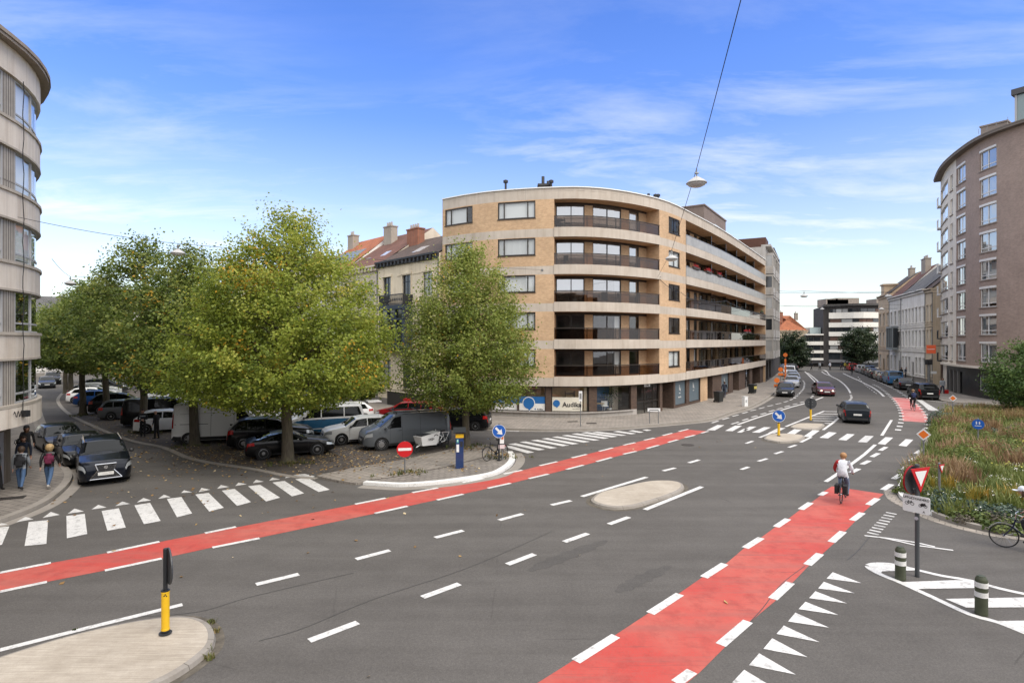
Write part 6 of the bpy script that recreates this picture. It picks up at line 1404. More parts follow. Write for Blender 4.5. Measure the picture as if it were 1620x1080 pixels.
# ------------------------------------------------------------------ vehicles
TYRE = plain('tyre', (0.014, 0.014, 0.015), .8); RIM = plain('alloy', (0.42, 0.42, 0.43), .3, .8); RIMD = plain('alloy_dark', (0.10, 0.10, 0.105), .35, .7)
CARGLASS = plain('car_glass', (0.004, 0.005, 0.005), .03, 0, 0, .32); UNDER = plain('car_underside', (0.012, 0.012, 0.012), .8); TRIMB = plain('black_plastic', (0.02, 0.02, 0.021), .5)
LAMP = plain('headlamp_glass', (0.45, 0.47, 0.48), .08, .3, 1.0); TAIL = plain('tail_lamp_red', (0.38, 0.012, 0.01), .15, 0, 1.0); PLATE = plain('number_plate', (0.66, 0.65, 0.62), .4); CHROME = plain('chrome', (0.6, 0.6, 0.61), .15, 1.0)
PLATE_INK = plain('plate_red_ink', (0.35, 0.03, 0.04), .5)
KINDS = {  # L, W, wheelbase front/rear axle positions, wheel radius, top profile, beltline, glass spans
 'hatch': dict(L=4.2, W=1.78, ax=(0.72, 3.32), wr=.315, top=[(0, .55), (.04, .98), (.30, 1.18), (.62, 1.40), (1.0, 1.46), (1.9, 1.47), (2.35, 1.42), (3.15, 1.0), (3.3, .97), (3.95, .82), (4.15, .68), (4.2, .5)], belt=[(0, .97), (1, .95), (3.1, .92), (4.2, .7)], rear=(.06, .6), wind=(2.42, 3.12), side=(.55, 2.85), pil=(1.65,)),
 'suv': dict(L=4.6, W=1.87, ax=(.84, 3.56), wr=.36, top=[(0, .6), (.05, 1.05), (.25, 1.25), (.6, 1.58), (.95, 1.66), (2.1, 1.68), (2.6, 1.61), (3.35, 1.16), (3.5, 1.13), (4.3, 1.0), (4.53, .85), (4.6, .6)], belt=[(0, 1.12), (1, 1.08), (3.3, 1.05), (4.6, .85)], rear=(.1, .58), wind=(2.66, 3.32), side=(.5, 3.05), pil=(1.05, 1.95)),
 'wagon': dict(L=4.55, W=1.79, ax=(.86, 3.5), wr=.32, top=[(0, .6), (.05, 1.0), (.2, 1.15), (.42, 1.42), (.75, 1.50), (2.1, 1.50), (2.6, 1.43), (3.35, 1.03), (3.5, 1.0), (4.25, .86), (4.48, .72), (4.55, .5)], belt=[(0, 1.0), (1, .97), (3.3, .95), (4.55, .72)], rear=(.1, .4), wind=(2.66, 3.32), side=(.4, 3.05), pil=(1.0, 1.95)),
 'sedan': dict(L=4.6, W=1.80, ax=(.92, 3.66), wr=.32, top=[(0, .6), (.05, .98), (.5, 1.05), (.72, 1.06), (1.3, 1.36), (1.75, 1.43), (2.3, 1.43), (2.7, 1.38), (3.4, 1.0), (3.55, .97), (4.3, .83), (4.53, .68), (4.6, .5)], belt=[(0, .97), (1, .96), (3.3, .92), (4.6, .68)], rear=(.76, 1.3), wind=(2.76, 3.38), side=(1.15, 3.1), pil=(2.05,)),
 'coupe': dict(L=4.35, W=1.82, ax=(.82, 3.42), wr=.335, top=[(0, .55), (.05, .88), (.35, .98), (.75, 1.06), (1.2, 1.22), (1.6, 1.29), (2.0, 1.29), (2.3, 1.24), (2.95, .95), (3.1, .92), (4.0, .78), (4.3, .62), (4.35, .45)], belt=[(0, .9), (1, .92), (3, .88), (4.35, .6)], rear=(.5, 1.18), wind=(2.36, 2.95), side=(1.1, 2.65), pil=()),
 'mpv': dict(L=4.95, W=1.94, ax=(.98, 4.06), wr=.35, top=[(0, .6), (.03, 1.1), (.12, 1.5), (.25, 1.85), (.5, 1.9), (2.8, 1.91), (3.3, 1.84), (4.15, 1.28), (4.3, 1.22), (4.75, 1.05), (4.9, .85), (4.95, .6)], belt=[(0, 1.15), (1, 1.13), (4, 1.12), (4.95, .9)], rear=(.08, .24), wind=(3.36, 4.12), side=(.3, 3.75), pil=(1.35, 2.75)),
 'van': dict(L=5.05, W=1.98, ax=(1.0, 4.1), wr=.35, top=[(0, .6), (.03, 1.1), (.1, 1.6), (.2, 1.93), (.5, 1.97), (2.9, 1.98), (3.35, 1.9), (4.2, 1.28), (4.35, 1.22), (4.85, 1.06), (5.0, .85), (5.05, .6)], belt=[(0, 1.15), (1, 1.15), (4, 1.14), (5.05, .9)], rear=None, wind=(3.42, 4.18), side=(3.0, 3.85), pil=()),
 'bigvan': dict(L=5.6, W=2.05, ax=(.95, 4.55), wr=.35, top=[(0, .6), (.02, 1.2), (.06, 2.0), (.12, 2.38), (.4, 2.46), (3.3, 2.50), (3.75, 2.44), (4.7, 1.5), (4.85, 1.42), (5.35, 1.2), (5.52, .95), (5.6, .55)], belt=[(0, 1.3), (1, 1.3), (4.6, 1.25), (5.6, .95)], rear=None, wind=(3.95, 4.72), side=(3.55, 4.4), pil=()),
}
def terp(pts, x): return float(np.interp(x, [p[0] for p in pts], [p[1] for p in pts]))
class Surf:
 def __init__(s, kd):
  s.k = kd; s.L = kd['L']; s.W = kd['W'] / 2
  s.zb = .21 if s.L < 4.9 else .26
 def plan(s, x):
  L = s.L; e = min(x, L - x); front = x > L / 2
  r = .62 if front else .42
  if e >= r: return 1.0
  u = 1 - e / r; return 1 - (.30 if front else .17) * u ** 2.4
 def arch(s, x):
  z = 0
  for a in s.k['ax']:
   R_ = s.k['wr'] * 1.14
   if abs(x - a) < R_: z = max(z, s.k['wr'] + math.sqrt(max(0, R_ ** 2 - (x - a) ** 2)) * .98)
  return z
 def sec(s, x):
  """half section as list of (y, z), outside bottom to roof centre"""
  k = s.k; w = s.W * s.plan(x); zt = terp(k['top'], x); zbl = min(terp(k['belt'], x), zt - .03); zb = s.zb + .06 * (1 - min(1, min(x, s.L - x) / .35)); za = max(zb, s.arch(x))
  zm = max(zb + .28 * (zbl - zb), za + .02); zs = max(zb + .72 * (zbl - zb), zm + .02); zs = min(zs, zbl - .01) if zs > zbl - .01 and zm < zbl - .03 else zs
  h = max(0, zt - zbl); tb = .24 if s.L < 4.9 else .10
  wr = w * .965 - min(h, 1.3) * tb - min(.05, h * .1); rd_ = min(.07, h * .35)
  return [(w * .94, za), (w * 1.0, zm), (w * 1.0, zs), (w * .965, zbl), (wr + rd_ * .2, zt - rd_), (wr - rd_ * .9, zt - .012), (wr * .5, zt + .012 * (h > .15)), (0, zt + .02 * (h > .15))]
 def pos(s, x, v, sd=1, lift=0.0):
  q = s.sec(x); i = min(int(v), len(q) - 2); u = v - i; a, b = q[i], q[i + 1]; y = a[0] + (b[0] - a[0]) * u; z = a[1] + (b[1] - a[1]) * u
  if lift:
   dy, dz = b[0] - a[0], b[1] - a[1]; l = math.hypot(dy, dz) or 1; y += dz / l * lift; z -= dy / l * lift
  return Vector((x - s.L / 2, y * sd, z))
def patch(mb, S, x0, x1, v0, v1, sd, nx=5, nv=3, lift=.008, mi=0, skew=0.0, fn=None):
 """panel laid just over the body surface"""
 g = []
 for i in range(nx + 1):
  row = []
  for j in range(nv + 1):
   u = j / nv; v = v0 + (v1 - v0) * u; a, b = (fn(u) if fn else (x0, x1)); x = a + (b - a) * i / nx; row.append(S.pos(x, v, sd, lift))
  g.append(row)
 for i in range(nx):
  for j in range(nv):
   q = [g[i][j], g[i + 1][j], g[i + 1][j + 1], g[i][j + 1]]; mb.face(q if sd < 0 else q[::-1], mi)
VC = {}
def vmesh(key, fn):
 if key not in VC: VC[key] = fn()
 return VC[key]
def mk(mb, name, mats, smooth=True, angle=35, merge=False):
 o = mb.build(name, mats, smooth=smooth, angle=angle, merge=merge); me = o.data; bpy.data.objects.remove(o); return me
def vehicle_meshes(kind, detail=True):
 kd = KINDS[kind]; S = Surf(kd); L = S.L; out = {}
 xs = sorted(set([0, .02, .06, .12, .22, .34, .48] + list(np.linspace(.6, L - .7, 22)) + [L - .5, L - .36, L - .22, L - .12, L - .05, L] + [a + kd['wr'] * 1.14 * c for a in kd['ax'] for c in (-1.001, -.97, -.87, -.7, -.5, -.25, 0, .25, .5, .7, .87, .97, 1.001)] + [p[0] for p in kd['top']]))
 xs = [x for x in xs if 0 <= x <= L]
 def body():
  m = MB(); n = 8
  for sd in (1, -1):
   V = [];
   for x in xs: V += [S.pos(x, v, sd) for v in range(n - 1)] + [S.pos(x, n - 1.0001, sd)]
   Fc = []
   for i in range(len(xs) - 1):
    for j in range(n - 1):
     f = (i * n + j, (i + 1) * n + j, (i + 1) * n + j + 1, i * n + j + 1); Fc.append(f if sd < 0 else f[::-1])
   for e, fl in ((0, sd > 0), (len(xs) - 1, sd < 0)):
    f = tuple(e * n + j for j in range(n)); b = (S.pos(xs[e], 7, sd).x, 0, S.sec(xs[e])[0][1]); V.append(b); f = f + (len(V) - 1,); Fc.append(f if fl else f[::-1])
   m.mesh_add(V, Fc)
  return mk(m, 'body', [], True, 32, True)
 out['body'] = vmesh((kind, 'body'), body)
 def under():
  m = MB(); w = S.W * .8
  m.box(-L / 2 + .15, L / 2 - .2, -w, w, .2, .62);
  for a in kd['ax']:
   for sd in (1, -1): m.tube((a - L / 2, sd * (S.W * .62), kd['wr']), (a - L / 2, sd * (S.W * .945), kd['wr']), kd['wr'] * 1.12, kd['wr'] * 1.12, 20)
  return mk(m, 'underbody', UNDER, False)
 out['underbody'] = vmesh((kind, 'under'), under)
 def screen(a, b, nm):
  def f():
   m = MB()
   fn = lambda u: (a, b)
   for sd in (1, -1): patch(m, S, a, b, 4.75, 6.9999, sd, 6, 4)
   return mk(m, nm, CARGLASS, True, 60)
  return f
 a, b = kd['wind']; out['windscreen'] = vmesh((kind, 'wind'), screen(a, b, 'windscreen'))
 if kd['rear']: a, b = kd['rear']; out['rear_window'] = vmesh((kind, 'rearw'), screen(a, b, 'rear_window'))
 def sidew(sd):
  def f():
   m = MB(); a, b = kd['side']; cuts = [a] + list(kd['pil']) + [b]
   for i in range(len(cuts) - 1):
    x0 = cuts[i] + (.035 if i else 0); x1 = cuts[i + 1] - (.035 if i < len(cuts) - 2 else 0)
    # follow the roof line at both ends
    def fn(u, x0=x0, x1=x1, i=i):
     p, q = x0, x1
     if i == len(cuts) - 2: q = x1 + .12 - u * (.52 if L < 4.9 else .55)
     if i == 0 and kd['rear'] is not None: p = x0 - .1 + u * (.22 if kind not in ('sedan', 'coupe') else .3)
     return p, q
    patch(m, S, x0, x1, 3.1, 3.93, sd, 6, 3, .007, fn=fn)
   return mk(m, 'side_window', CARGLASS, True, 60)
  return f
 out['side_window_l'] = vmesh((kind, 'swl'), sidew(1)); out['side_window_r'] = vmesh((kind, 'swr'), sidew(-1))
 def lamp(front, sd, mat):
  def f():
   m = MB()
   if front: patch(m, S, L - .46, L - .03, 2.05, 2.95, sd, 6, 3, .012)
   elif kind in ('mpv', 'van', 'bigvan'): patch(m, S, .005, .13, 2.0, 3.6, sd, 4, 3, .012)
   elif kind in ('suv', 'wagon'): patch(m, S, .005, .34, 2.1, 3.1, sd, 5, 3, .012)
   else: patch(m, S, .005, .4, 2.2, 3.0, sd, 5, 3, .012)
   return mk(m, 'headlight' if front else 'tail_light', mat, True, 60)
  return f
 for nm, fr, sd in (('hl_l', 1, 1), ('hl_r', 1, -1), ('tl_l', 0, 1), ('tl_r', 0, -1)): out[nm] = vmesh((kind, nm), lamp(fr, sd, LAMP if fr else TAIL))
 def grille():
  m = MB(); w = S.W * .44; z0 = S.zb + .18; z1 = terp(kd['top'], L - .06) - .05
  m.box(L / 2 - .03, L / 2 + .012, -w, w, z0, min(z0 + .16, z1)); m.box(L / 2 - .05, L / 2 + .006, -w * .8, w * .8, z0 + .19, max(z0 + .22, min(z0 + .32, z1)))
  return mk(m, 'grille', TRIMB, False)
 out['grille'] = vmesh((kind, 'grille'), grille)
 def bumper():
  m = MB(); w = S.W * .72; m.box(-L / 2 - .012, -L / 2 + .05, -w, w, S.zb + .1, S.zb + .24); return mk(m, 'bumper', TRIMB, False)
 out['bumper'] = vmesh((kind, 'bumper'), bumper)
 def plate(front):
  def f():
   m = MB(); z = S.zb + (.25 if front else .42); x = L / 2 + .016 if front else -L / 2 - .016; m.box(x - .008, x + .008, -.26, .26, z, z + .12); return mk(m, 'number_plate', PLATE, False)
  return f
 out['plate_f'] = vmesh((kind, 'pf'), plate(1)); out['plate_r'] = vmesh((kind, 'pr'), plate(0))
 def mirror(sd):
  def f():
   m = MB(); x = kd['wind'][1] - L / 2 - .32; q = S.sec(kd['wind'][1] - .3)[3]; bm_ = [(x - .1, 0), (x + .08, 0)]
   y = q[0]; z = q[1] + .05
   m.lathe([(.02, -.07), (.085, -.05), (.1, .0), (.09, .06), (.03, .09)], (0, 0, 0), 10)
   m.v = [(x + a * .75, sd * (y + .12 + b * .95), z + .03 + c) for a, b, c in m.v]; m.box(x - .03, x + .03, min(sd * (y - .04), sd * (y + .1)), max(sd * (y - .04), sd * (y + .1)), z - .03, z + .0)
   return mk(m, 'mirror', [], True, 50)
  return f
 out['mirror_l'] = vmesh((kind, 'ml'), mirror(1)); out['mirror_r'] = vmesh((kind, 'mr'), mirror(-1))
 def lines():
  m = MB(); a, b = kd['side']; xs_ = [kd['ax'][1] - kd['wr'] * 1.3 - .02] + list(kd['pil'])
  for sd in (1, -1):
   for x in xs_: patch(m, S, x - .006, x + .006, .9, 3.05, sd, 1, 6, .004)
   for x in ([p - .12 for p in kd['pil']] + [kd['wind'][1] - 1.35 + .25]): patch(m, S, x - .1, x + .08, 2.62, 2.75, sd, 2, 1, .022)
   patch(m, S, kd['ax'][0] + kd['wr'] * 1.2, kd['ax'][1] - kd['wr'] * 1.2, .05, .5, sd, 4, 1, .006)
  return mk(m, 'door_seams', TRIMB, False)
 out['door_seams'] = vmesh((kind, 'lines'), lines)
 return out
def wheel_mesh(r, w, spokes, dark=False, style=0):
 def f1():
  m = MB(); ro = r; ri = r * .69
  prof = [(ri, -w / 2), (ro - .03, -w / 2), (ro, -w / 2 + .03), (ro, w / 2 - .03), (ro - .03, w / 2), (ri, w / 2)]; n = 24; V = []; Fc = []
  for a in range(n):
   t = 2 * math.pi * a / n
   for q, y in prof: V.append((q * math.cos(t), y, q * math.sin(t)))
  k = len(prof)
  for a in range(n):
   for j in range(k): Fc.append((a * k + j, a * k + (j + 1) % k, ((a + 1) % n) * k + (j + 1) % k, ((a + 1) % n) * k + j))
  m.mesh_add(V, Fc); return mk(m, 'tyre', TYRE, True, 40)
 def f2():
  m = MB(); m.tube((0, -w * .3, 0), (0, w * .18, 0), r * .68, r * .68, 20, 1); y = w * .36
  n = 28; V = []; Fc = []
  for a in range(n):
   t = 2 * math.pi * a / n
   for q, yy in ((r * .70, y), (r * .62, y + .01), (r * .62, y - .05), (r * .70, y - .05)): V.append((q * math.cos(t), yy, q * math.sin(t)))
  for a in range(n):
   for j in range(4): Fc.append((a * 4 + j, a * 4 + (j + 1) % 4, ((a + 1) % n) * 4 + (j + 1) % 4, ((a + 1) % n) * 4 + j))
  m.mesh_add(V, Fc)
  for s_ in range(spokes):
   t = 2 * math.pi * s_ / spokes
   for dt in ((-.11, .11) if style else (0,)):
    c, s2 = math.cos(t), math.sin(t); c1, s1 = math.cos(t + dt), math.sin(t + dt); ww = .024 if style else .045 * r / .32
    p0 = Vector((c * r * .1, y, s2 * r * .1)); p1 = Vector((c1 * r * .64, y - .01, s1 * r * .64)); d = Vector((-s1, 0, c1)) * ww
    m.face([p0 - d * 1.3, p0 + d * 1.3, p1 + d, p1 - d]); m.face([p0 - d * 1.3, p1 - d, p1 - d + Vector((0, -.04, 0)), p0 - d * 1.3 + Vector((0, -.04, 0))]); m.face([p0 + d * 1.3, p1 + d, p1 + d + Vector((0, -.04, 0)), p0 + d * 1.3 + Vector((0, -.04, 0))])
  m.tube((0, y - .04, 0), (0, y + .012, 0), r * .15, r * .13, 12); return mk(m, 'rim', [RIMD if dark else RIM, UNDER], True, 35)
 return vmesh(('tyre', r, w), f1), vmesh(('rim', r, w, spokes, dark, style), f2)
def put(name, me, parent, loc=(0, 0, 0), rot=(0, 0, 0), mat=None):
 o = bpy.data.objects.new(name, me); COL.objects.link(o); o.parent = parent; o.location = loc; o.rotation_euler = rot
 if mat is not None:
  if len(me.materials) == 0: me.materials.append(mat)
  o.material_slots[0].link = 'OBJECT'; o.material_slots[0].material = mat
 return o
def vehicle(name, label, kind, col, pos, heading, cat='car', group=None, spokes=5, style=0, rimdark=False, level=2, metal=.0, z=0.0, mirror_col=None, scale=1.0):
 """heading in degrees of the direction the nose points, in the ground plane"""
 t = thing(name, label, cat, (pos[0], pos[1], z), R(heading), group); t.scale = (scale,) * 3
 M = vehicle_meshes(kind); pm = paint(col, metal, .28); kd = KINDS[kind]; L = kd['L']
 parts = [('body', 'body', pm), ('underbody', 'underbody', None), ('windscreen', 'windscreen', None), ('side_window', 'side_window_l', None), ('side_window', 'side_window_r', None), ('headlight', 'hl_l', None), ('headlight', 'hl_r', None), ('tail_light', 'tl_l', None), ('tail_light', 'tl_r', None), ('number_plate', 'plate_f', None), ('number_plate', 'plate_r', None)]
 if 'rear_window' in M: parts.append(('rear_window', 'rear_window', None))
 if level > 0: parts += [('mirror', 'mirror_l', TRIMB if mirror_col is None else pm), ('mirror', 'mirror_r', TRIMB if mirror_col is None else pm), ('grille', 'grille', None), ('bumper', 'bumper', None)]
 if level > 1: parts.append(('door_seams', 'door_seams', None))
 for nm, key, mt in parts: put(nm, M[key], t, mat=mt)
 ty, rm = wheel_mesh(kd['wr'], .215, spokes, rimdark, style)
 for a in kd['ax']:
  for sd in (1, -1):
   w = bpy.data.objects.new('wheel', ty); COL.objects.link(w); w.parent = t; w.location = (a - L / 2, sd * (kd['W'] / 2 - .125), kd['wr'])
   if sd < 0: w.rotation_euler = (0, 0, math.pi)
   put('rim', rm, w)
 return t
def toxy(px, py): return G(px, py)
BLK = (0.004, 0.0042, 0.005); WHT = (0.74, 0.74, 0.73); SIL = (0.36, 0.37, 0.38); GRY = (0.09, 0.095, 0.10); DGR = (0.03, 0.032, 0.035); BLU = (0.008, 0.045, 0.16); RED_ = (0.30, 0.012, 0.014); NAV = (0.006, 0.008, 0.014); BEI = (0.30, 0.275, 0.225); VGR = (0.12, 0.132, 0.145)
SG = 'cars parked along the kerb of the side street'
# three cars along the left pavement
lex = vehicle('parked_car', 'black sport utility car with bright trimmed grille, nearest by the left pavement', 'suv', NAV, (-18.35, 25.5), -51.5, group=SG, metal=.4, style=1, level=2)
def lexus_face():
 kd = KINDS['suv']; x = kd['L'] / 2
 m = MB(); P = [(-.36, .92), (-.27, .66), (-.55, .32), (.55, .32), (.27, .66), (.36, .92)]
 m.face([(x + .022, y, z) for y, z in P[::-1]]); g = m.build('grille_mesh', TRIMB, lex)
 m = MB(); Q = P + P[:1]
 for a, b in zip(Q, Q[1:]): m.tube((x + .03, a[0], a[1]), (x + .03, b[0], b[1]), .022, .022, 6)
 for k in range(6): z = .4 + k * .085; w = .5 - abs(z - .62) * .0 - (.2 if z > .5 else 0); m.tube((x + .026, -w, z), (x + .026, w, z), .008, .008, 5)
 m.disc((x + .04, 0, .78), (1, 0, 0), .07, .012, 18); m.build('grille_trim', CHROME, lex)
 m = MB()
 for sd in (1, -1): m.tube((-1.5, sd * .66, 1.67), (.55, sd * .66, 1.66), .022, .022, 6)
 m.build('roof_rail', CHROME, lex)
 text_mesh('1-GPB-394', .105, PLATE_INK, 'plate_lettering', None, (0, 0, 0), (0, 1, 0)).parent = lex
 o = [c for c in lex.children if c.name.startswith('plate_lettering')][0]; o.matrix_parent_inverse = Matrix(); o.location = (x + .03, 0, .53)
 m = MB(); m.box(x + .026, x + .034, -.27, .27, .46, .59); m.build('number_plate', PLATE, lex)
lexus_face()
vehicle('parked_car', 'black saloon parked directly behind the nearest black car by the left pavement', 'sedan', BLK, (-21.7, 28.6), -46, group=SG, style=1)
vehicle('parked_car', 'dark hatchback parked farthest back of the three by the left pavement', 'hatch', BLK, (-24.7, 31.1), -42, group=SG)
vehicle('parked_car', 'dark car parked at the far bend on the left of the side street', 'hatch', DGR, (-60.5, 74), -50, group=SG, level=0)
vehicle('parked_car', 'black car behind the dark one at the far bend of the side street', 'suv', BLK, (-65, 80.5), -50, group=SG, level=0)
PG = 'vehicles in the car park'
P_ = lambda lab, kind, col, pos, h, **k: vehicle(k.pop('name', 'parked_car'), lab, kind, col, pos, h, k.pop('cat', 'car'), PG, **k)
P_('black sports coupe with bright alloy wheels under the largest yellow-green tree', 'coupe', BLK, (-11.75, 30.15), 27, style=1, spokes=7)
P_('black sport utility car between the white van and the black coupe', 'suv', BLK, (-13.9, 32.9), 24)
wv = P_('white high-roofed delivery van with black lower rear corner behind a tree trunk', 'bigvan', (0.72, 0.72, 0.71), (-17.3, 34.4), 17, name='delivery_van', cat='van', scale=.97)
def whitevan():
 S_ = Surf(KINDS['bigvan'])
 for a in ((.0, .55, .02, .95), (1.5, 4.0, .3, .75), (.2, 2.0, 2.75, 2.85)): m = MB(); patch(m, S_, *a, -1, 4, 2, .013); m.build('side_moulding', TRIMB, wv)
 m = MB()
 for x in (2.15, 3.42): patch(m, S_, x - .008, x + .008, .9, 3.95, -1, 1, 8, .006)
 patch(m, S_, .3, 3.4, 3.5, 3.51, -1, 6, 1, .006); m.build('panel_seams', TRIMB, wv)
 m = MB(); patch(m, S_, 3.2, 3.36, 2.3, 2.65, -1, 2, 2, .03); patch(m, S_, 3.55, 3.7, 2.3, 2.65, -1, 2, 2, .03); m.build('door_handle', TRIMB, wv)
whitevan()
P_('white compact car half hidden behind the white van beside the two standing people', 'hatch', WHT, (-22.9, 38.3), 25, level=1)
P_('black passenger van behind the two standing people', 'van', BLK, (-25.2, 41.2), 27, name='passenger_van', cat='van')
P_('dark grey estate car beside the black passenger van under the trees', 'wagon', GRY, (-29.6, 44.6), 28, level=1)
P_('black car with red tail lamp near the third tree of the side street', 'suv', BLK, (-33.0, 48.2), 30, level=1)
P_('blue car nose-in beside the kerb at the side street bend', 'hatch', BLU, (-38.6, 53.6), 25, level=1)
P_('white car just beyond the blue one at the side street bend', 'hatch', WHT, (-41.6, 56.6), 25, level=1)
P_('silver car second beyond the blue one at the side street bend', 'wagon', SIL, (-43.8, 59.8), 25, level=0)
P_('pale car third beyond the blue one at the side street bend', 'hatch', (0.5, 0.5, 0.48), (-45.8, 63), 25, level=0)
P_('dark car fourth beyond the blue one at the side street bend', 'suv', DGR, (-47.5, 66.5), 25, level=0)
tv = P_('grey panel van with roof rack, nearest vehicle of the second parking row', 'van', VGR, (-6.15, 32.75), 206, name='panel_van', cat='van', metal=.2, spokes=10, mirror_col=1)
def greyvan():
 m = MB()
 for sd in (1, -1): m.tube((-2.1, sd * .8, 2.05), (.9, sd * .8, 2.05), .03, .03, 6)
 for x in (-1.9, -.6, .7): m.tube((x, -.82, 2.07), (x, .82, 2.07), .03, .03, 6); m.tube((x, -.78, 1.94), (x, -.78, 2.06), .025, .025, 6); m.tube((x, .78, 1.94), (x, .78, 2.06), .025, .025, 6)
 m.build('roof_rack', TRIMB, tv)
 S_ = Surf(KINDS['van']); m = MB()
 for x in (1.9, 2.95): patch(m, S_, x - .007, x + .007, .9, 3.95, 1, 1, 8, .006)
 patch(m, S_, .3, 2.9, 2.5, 2.52, 1, 6, 1, .006); m.build('panel_seams', TRIMB, tv)
greyvan()
P_('white compact sport utility car facing left between the coupe and the grey van', 'suv', WHT, (-9.15, 34.1), 206, style=1, scale=.93)
bv = P_('blue and white camper van in the second parking row', 'mpv', (0.52, 0.52, 0.51), (-12.2, 37.0), 204, name='camper_van', cat='van')
def camper():
 S_ = Surf(KINDS['mpv']); m = MB()
 for sd in (1, -1): patch(m, S_, .02, 1.0 - .42, .35, 2.8, sd, 3, 5, .006); patch(m, S_, 1.4, 3.66, .05, 2.8, sd, 6, 5, .006); patch(m, S_, .58, 1.4, 1.5, 2.8, sd, 3, 4, .007); patch(m, S_, 3.66, 4.4, 1.5, 2.8, sd, 3, 4, .006)
 m.build('side_panel', paint((0.015, 0.075, 0.15)), bv)
camper()
P_('silver estate car facing left behind the black coupe', 'wagon', SIL, (-15.3, 38.9), 206, level=1)
P_('beige car behind the cab of the white van', 'suv', BEI, (-18.2, 41.2), 206, level=1)
P_('dark car behind the beige one in the second parking row', 'hatch', DGR, (-21.3, 44.0), 206, level=0)
P_('white car in the second parking row seen over the black van', 'hatch', WHT, (-24.4, 46.8), 206, level=0)
P_('grey car in the second parking row further down', 'wagon', SIL, (-27.6, 49.8), 206, level=0)
P_('white estate car far down the second parking row', 'wagon', WHT, (-31, 53), 206, level=0)
P_('silver saloon far down the second parking row', 'sedan', SIL, (-34, 56.4), 206, level=0)
P_('silver saloon in the third parking row before the green shop front', 'sedan', SIL, (-15.2, 44.2), 25, level=0)
ow = P_('white hatchback with raised tailgate in the third parking row', 'hatch', WHT, (-12.6, 42.6), 205, level=0)
m = MB(); m.obox((-2.2, 0), (1, 0), .5, .6, 1.42, 1.48); m.build('tailgate', paint(WHT), ow)
P_('dark car in the third parking row next to the silver saloon', 'suv', BLK, (-18.4, 47.4), 25, level=0)
P_('white car in the third parking row under the back trees', 'hatch', WHT, (-22, 51), 25, level=0)
P_('red car in the third parking row under the back trees', 'hatch', RED_, (-25.2, 54), 25, level=0)
P_('second red car in the third parking row farther off', 'hatch', (0.36, 0.03, 0.02), (-28.5, 57.2), 25, level=0)
P_('blue car at the far end of the third parking row', 'hatch', BLU, (-32, 60.5), 25, level=0)
P_('grey car at the far end of the third parking row beside the blue one', 'suv', GRY, (-35.4, 63.6), 25, level=0)
rt = P_('red high-roofed taxi cab parked in front of the cream town house', 'wagon', (0.22, 0.010, 0.012), (-7.75, 42.6), 166, cat='taxi', scale=1.06)
m = MB(); m.obox((.1, 0), (1, 0), .16, .34, 1.5, 1.66); m.build('roof_sign', paint((0.35, 0.02, 0.02)), rt)
P_('black estate car parked by the kerb behind the lone egg-shaped tree', 'wagon', BLK, (-3.75, 39.25), 172, style=1)
# traffic and cars on the main street
vehicle('moving_car', 'dark grey estate car driving away on the main street beside the hatched island', 'wagon', (0.018, 0.022, 0.028), (G(1361, 671)[0] + .75, G(1361, 671)[1] + 2.1), 66, group='cars driving on the main street', metal=.4)
bm_ = vehicle('moving_car', 'maroon saloon driving towards the viewer on the main street', 'sedan', (0.10, 0.018, 0.022), (G(1308, 627)[0] + .7, G(1308, 627)[1] + 2.0), 251, group='cars driving on the main street', metal=.3)
m = MB()
for sd in (1, -1): m.disc((2.25, sd * .55, .62), (1, 0, 0), .09, .03, 14)
m.build('lit_headlamp', plain('lit_lamp', (1.0, 0.9, 0.7), .3, emit=1.2), bm_)
vehicle('moving_car', 'red car at the far end of the main street', 'hatch', (0.4, 0.02, 0.02), (G(1348, 586)[0], G(1348, 586)[1]), 67, group='cars driving on the main street', level=0)
LG = 'cars parked on the left of the main street'
for lab, k, c, pos, h, lv in (('black hatchback facing the viewer, first of the row parked before the orange road signs', 'hatch', BLK, (30.3, 63.0), 242, 1), ('silver saloon behind the black hatchback in the left row of the main street', 'sedan', (0.42, 0.43, 0.44), (37.2, 75.6), 243, 1), ('silver-grey car third in the left row of the main street', 'hatch', (0.3, 0.31, 0.32), (40.6, 82), 244, 0), ('pale car fourth in the left row of the main street', 'wagon', (0.36, 0.37, 0.38), (43.6, 88.5), 244, 0), ('white van last in the left row of the main street', 'mpv', WHT, (46.8, 96), 244, 0), ('dark car beyond the white van near the dark round tree', 'suv', DGR, (54, 112), 200, 0)): vehicle('parked_car', lab, k, c, pos, h, group=LG, level=lv)
RG = 'cars parked on the right of the main street'
def offs(p, h, d): return (p[0] + math.cos(R(h)) * d, p[1] + math.sin(R(h)) * d)
for lab, k, c, (px, py), h, lv in (('black sport utility car seen from behind, nearest parked before the brown brick tower', 'suv', BLK, (1471, 633), 70, 1), ('black saloon parked ahead of the nearest black car on the right', 'sedan', BLK, (1436.5, 617.5), 66, 1), ('blue van third in the right row of the main street', 'mpv', (0.03, 0.12, 0.26), (1417, 609.5), 65, 0), ('grey car with red tail lamps fourth in the right row', 'hatch', GRY, (1404.5, 605.3), 65, 0), ('beige car fifth in the right row of the main street', 'hatch', BEI, (1397, 602), 65, 0), ('navy car sixth in the right row of the main street', 'hatch', NAV, (1389, 599), 66, 0), ('grey car seventh in the right row of the main street', 'hatch', GRY, (1382.5, 596), 66, 0), ('dark car eighth in the right row of the main street', 'suv', DGR, (1377, 593.5), 66, 0), ('silver car ninth in the right row of the main street', 'hatch', SIL, (1370.5, 591.2), 66, 0), ('pale car last in the right row of the main street', 'hatch', SIL, (1364, 589.3), 66, 0)):
 vehicle('parked_car', lab, k, c, offs(G(px, py), h, 2.2), h, group=RG, level=lv)
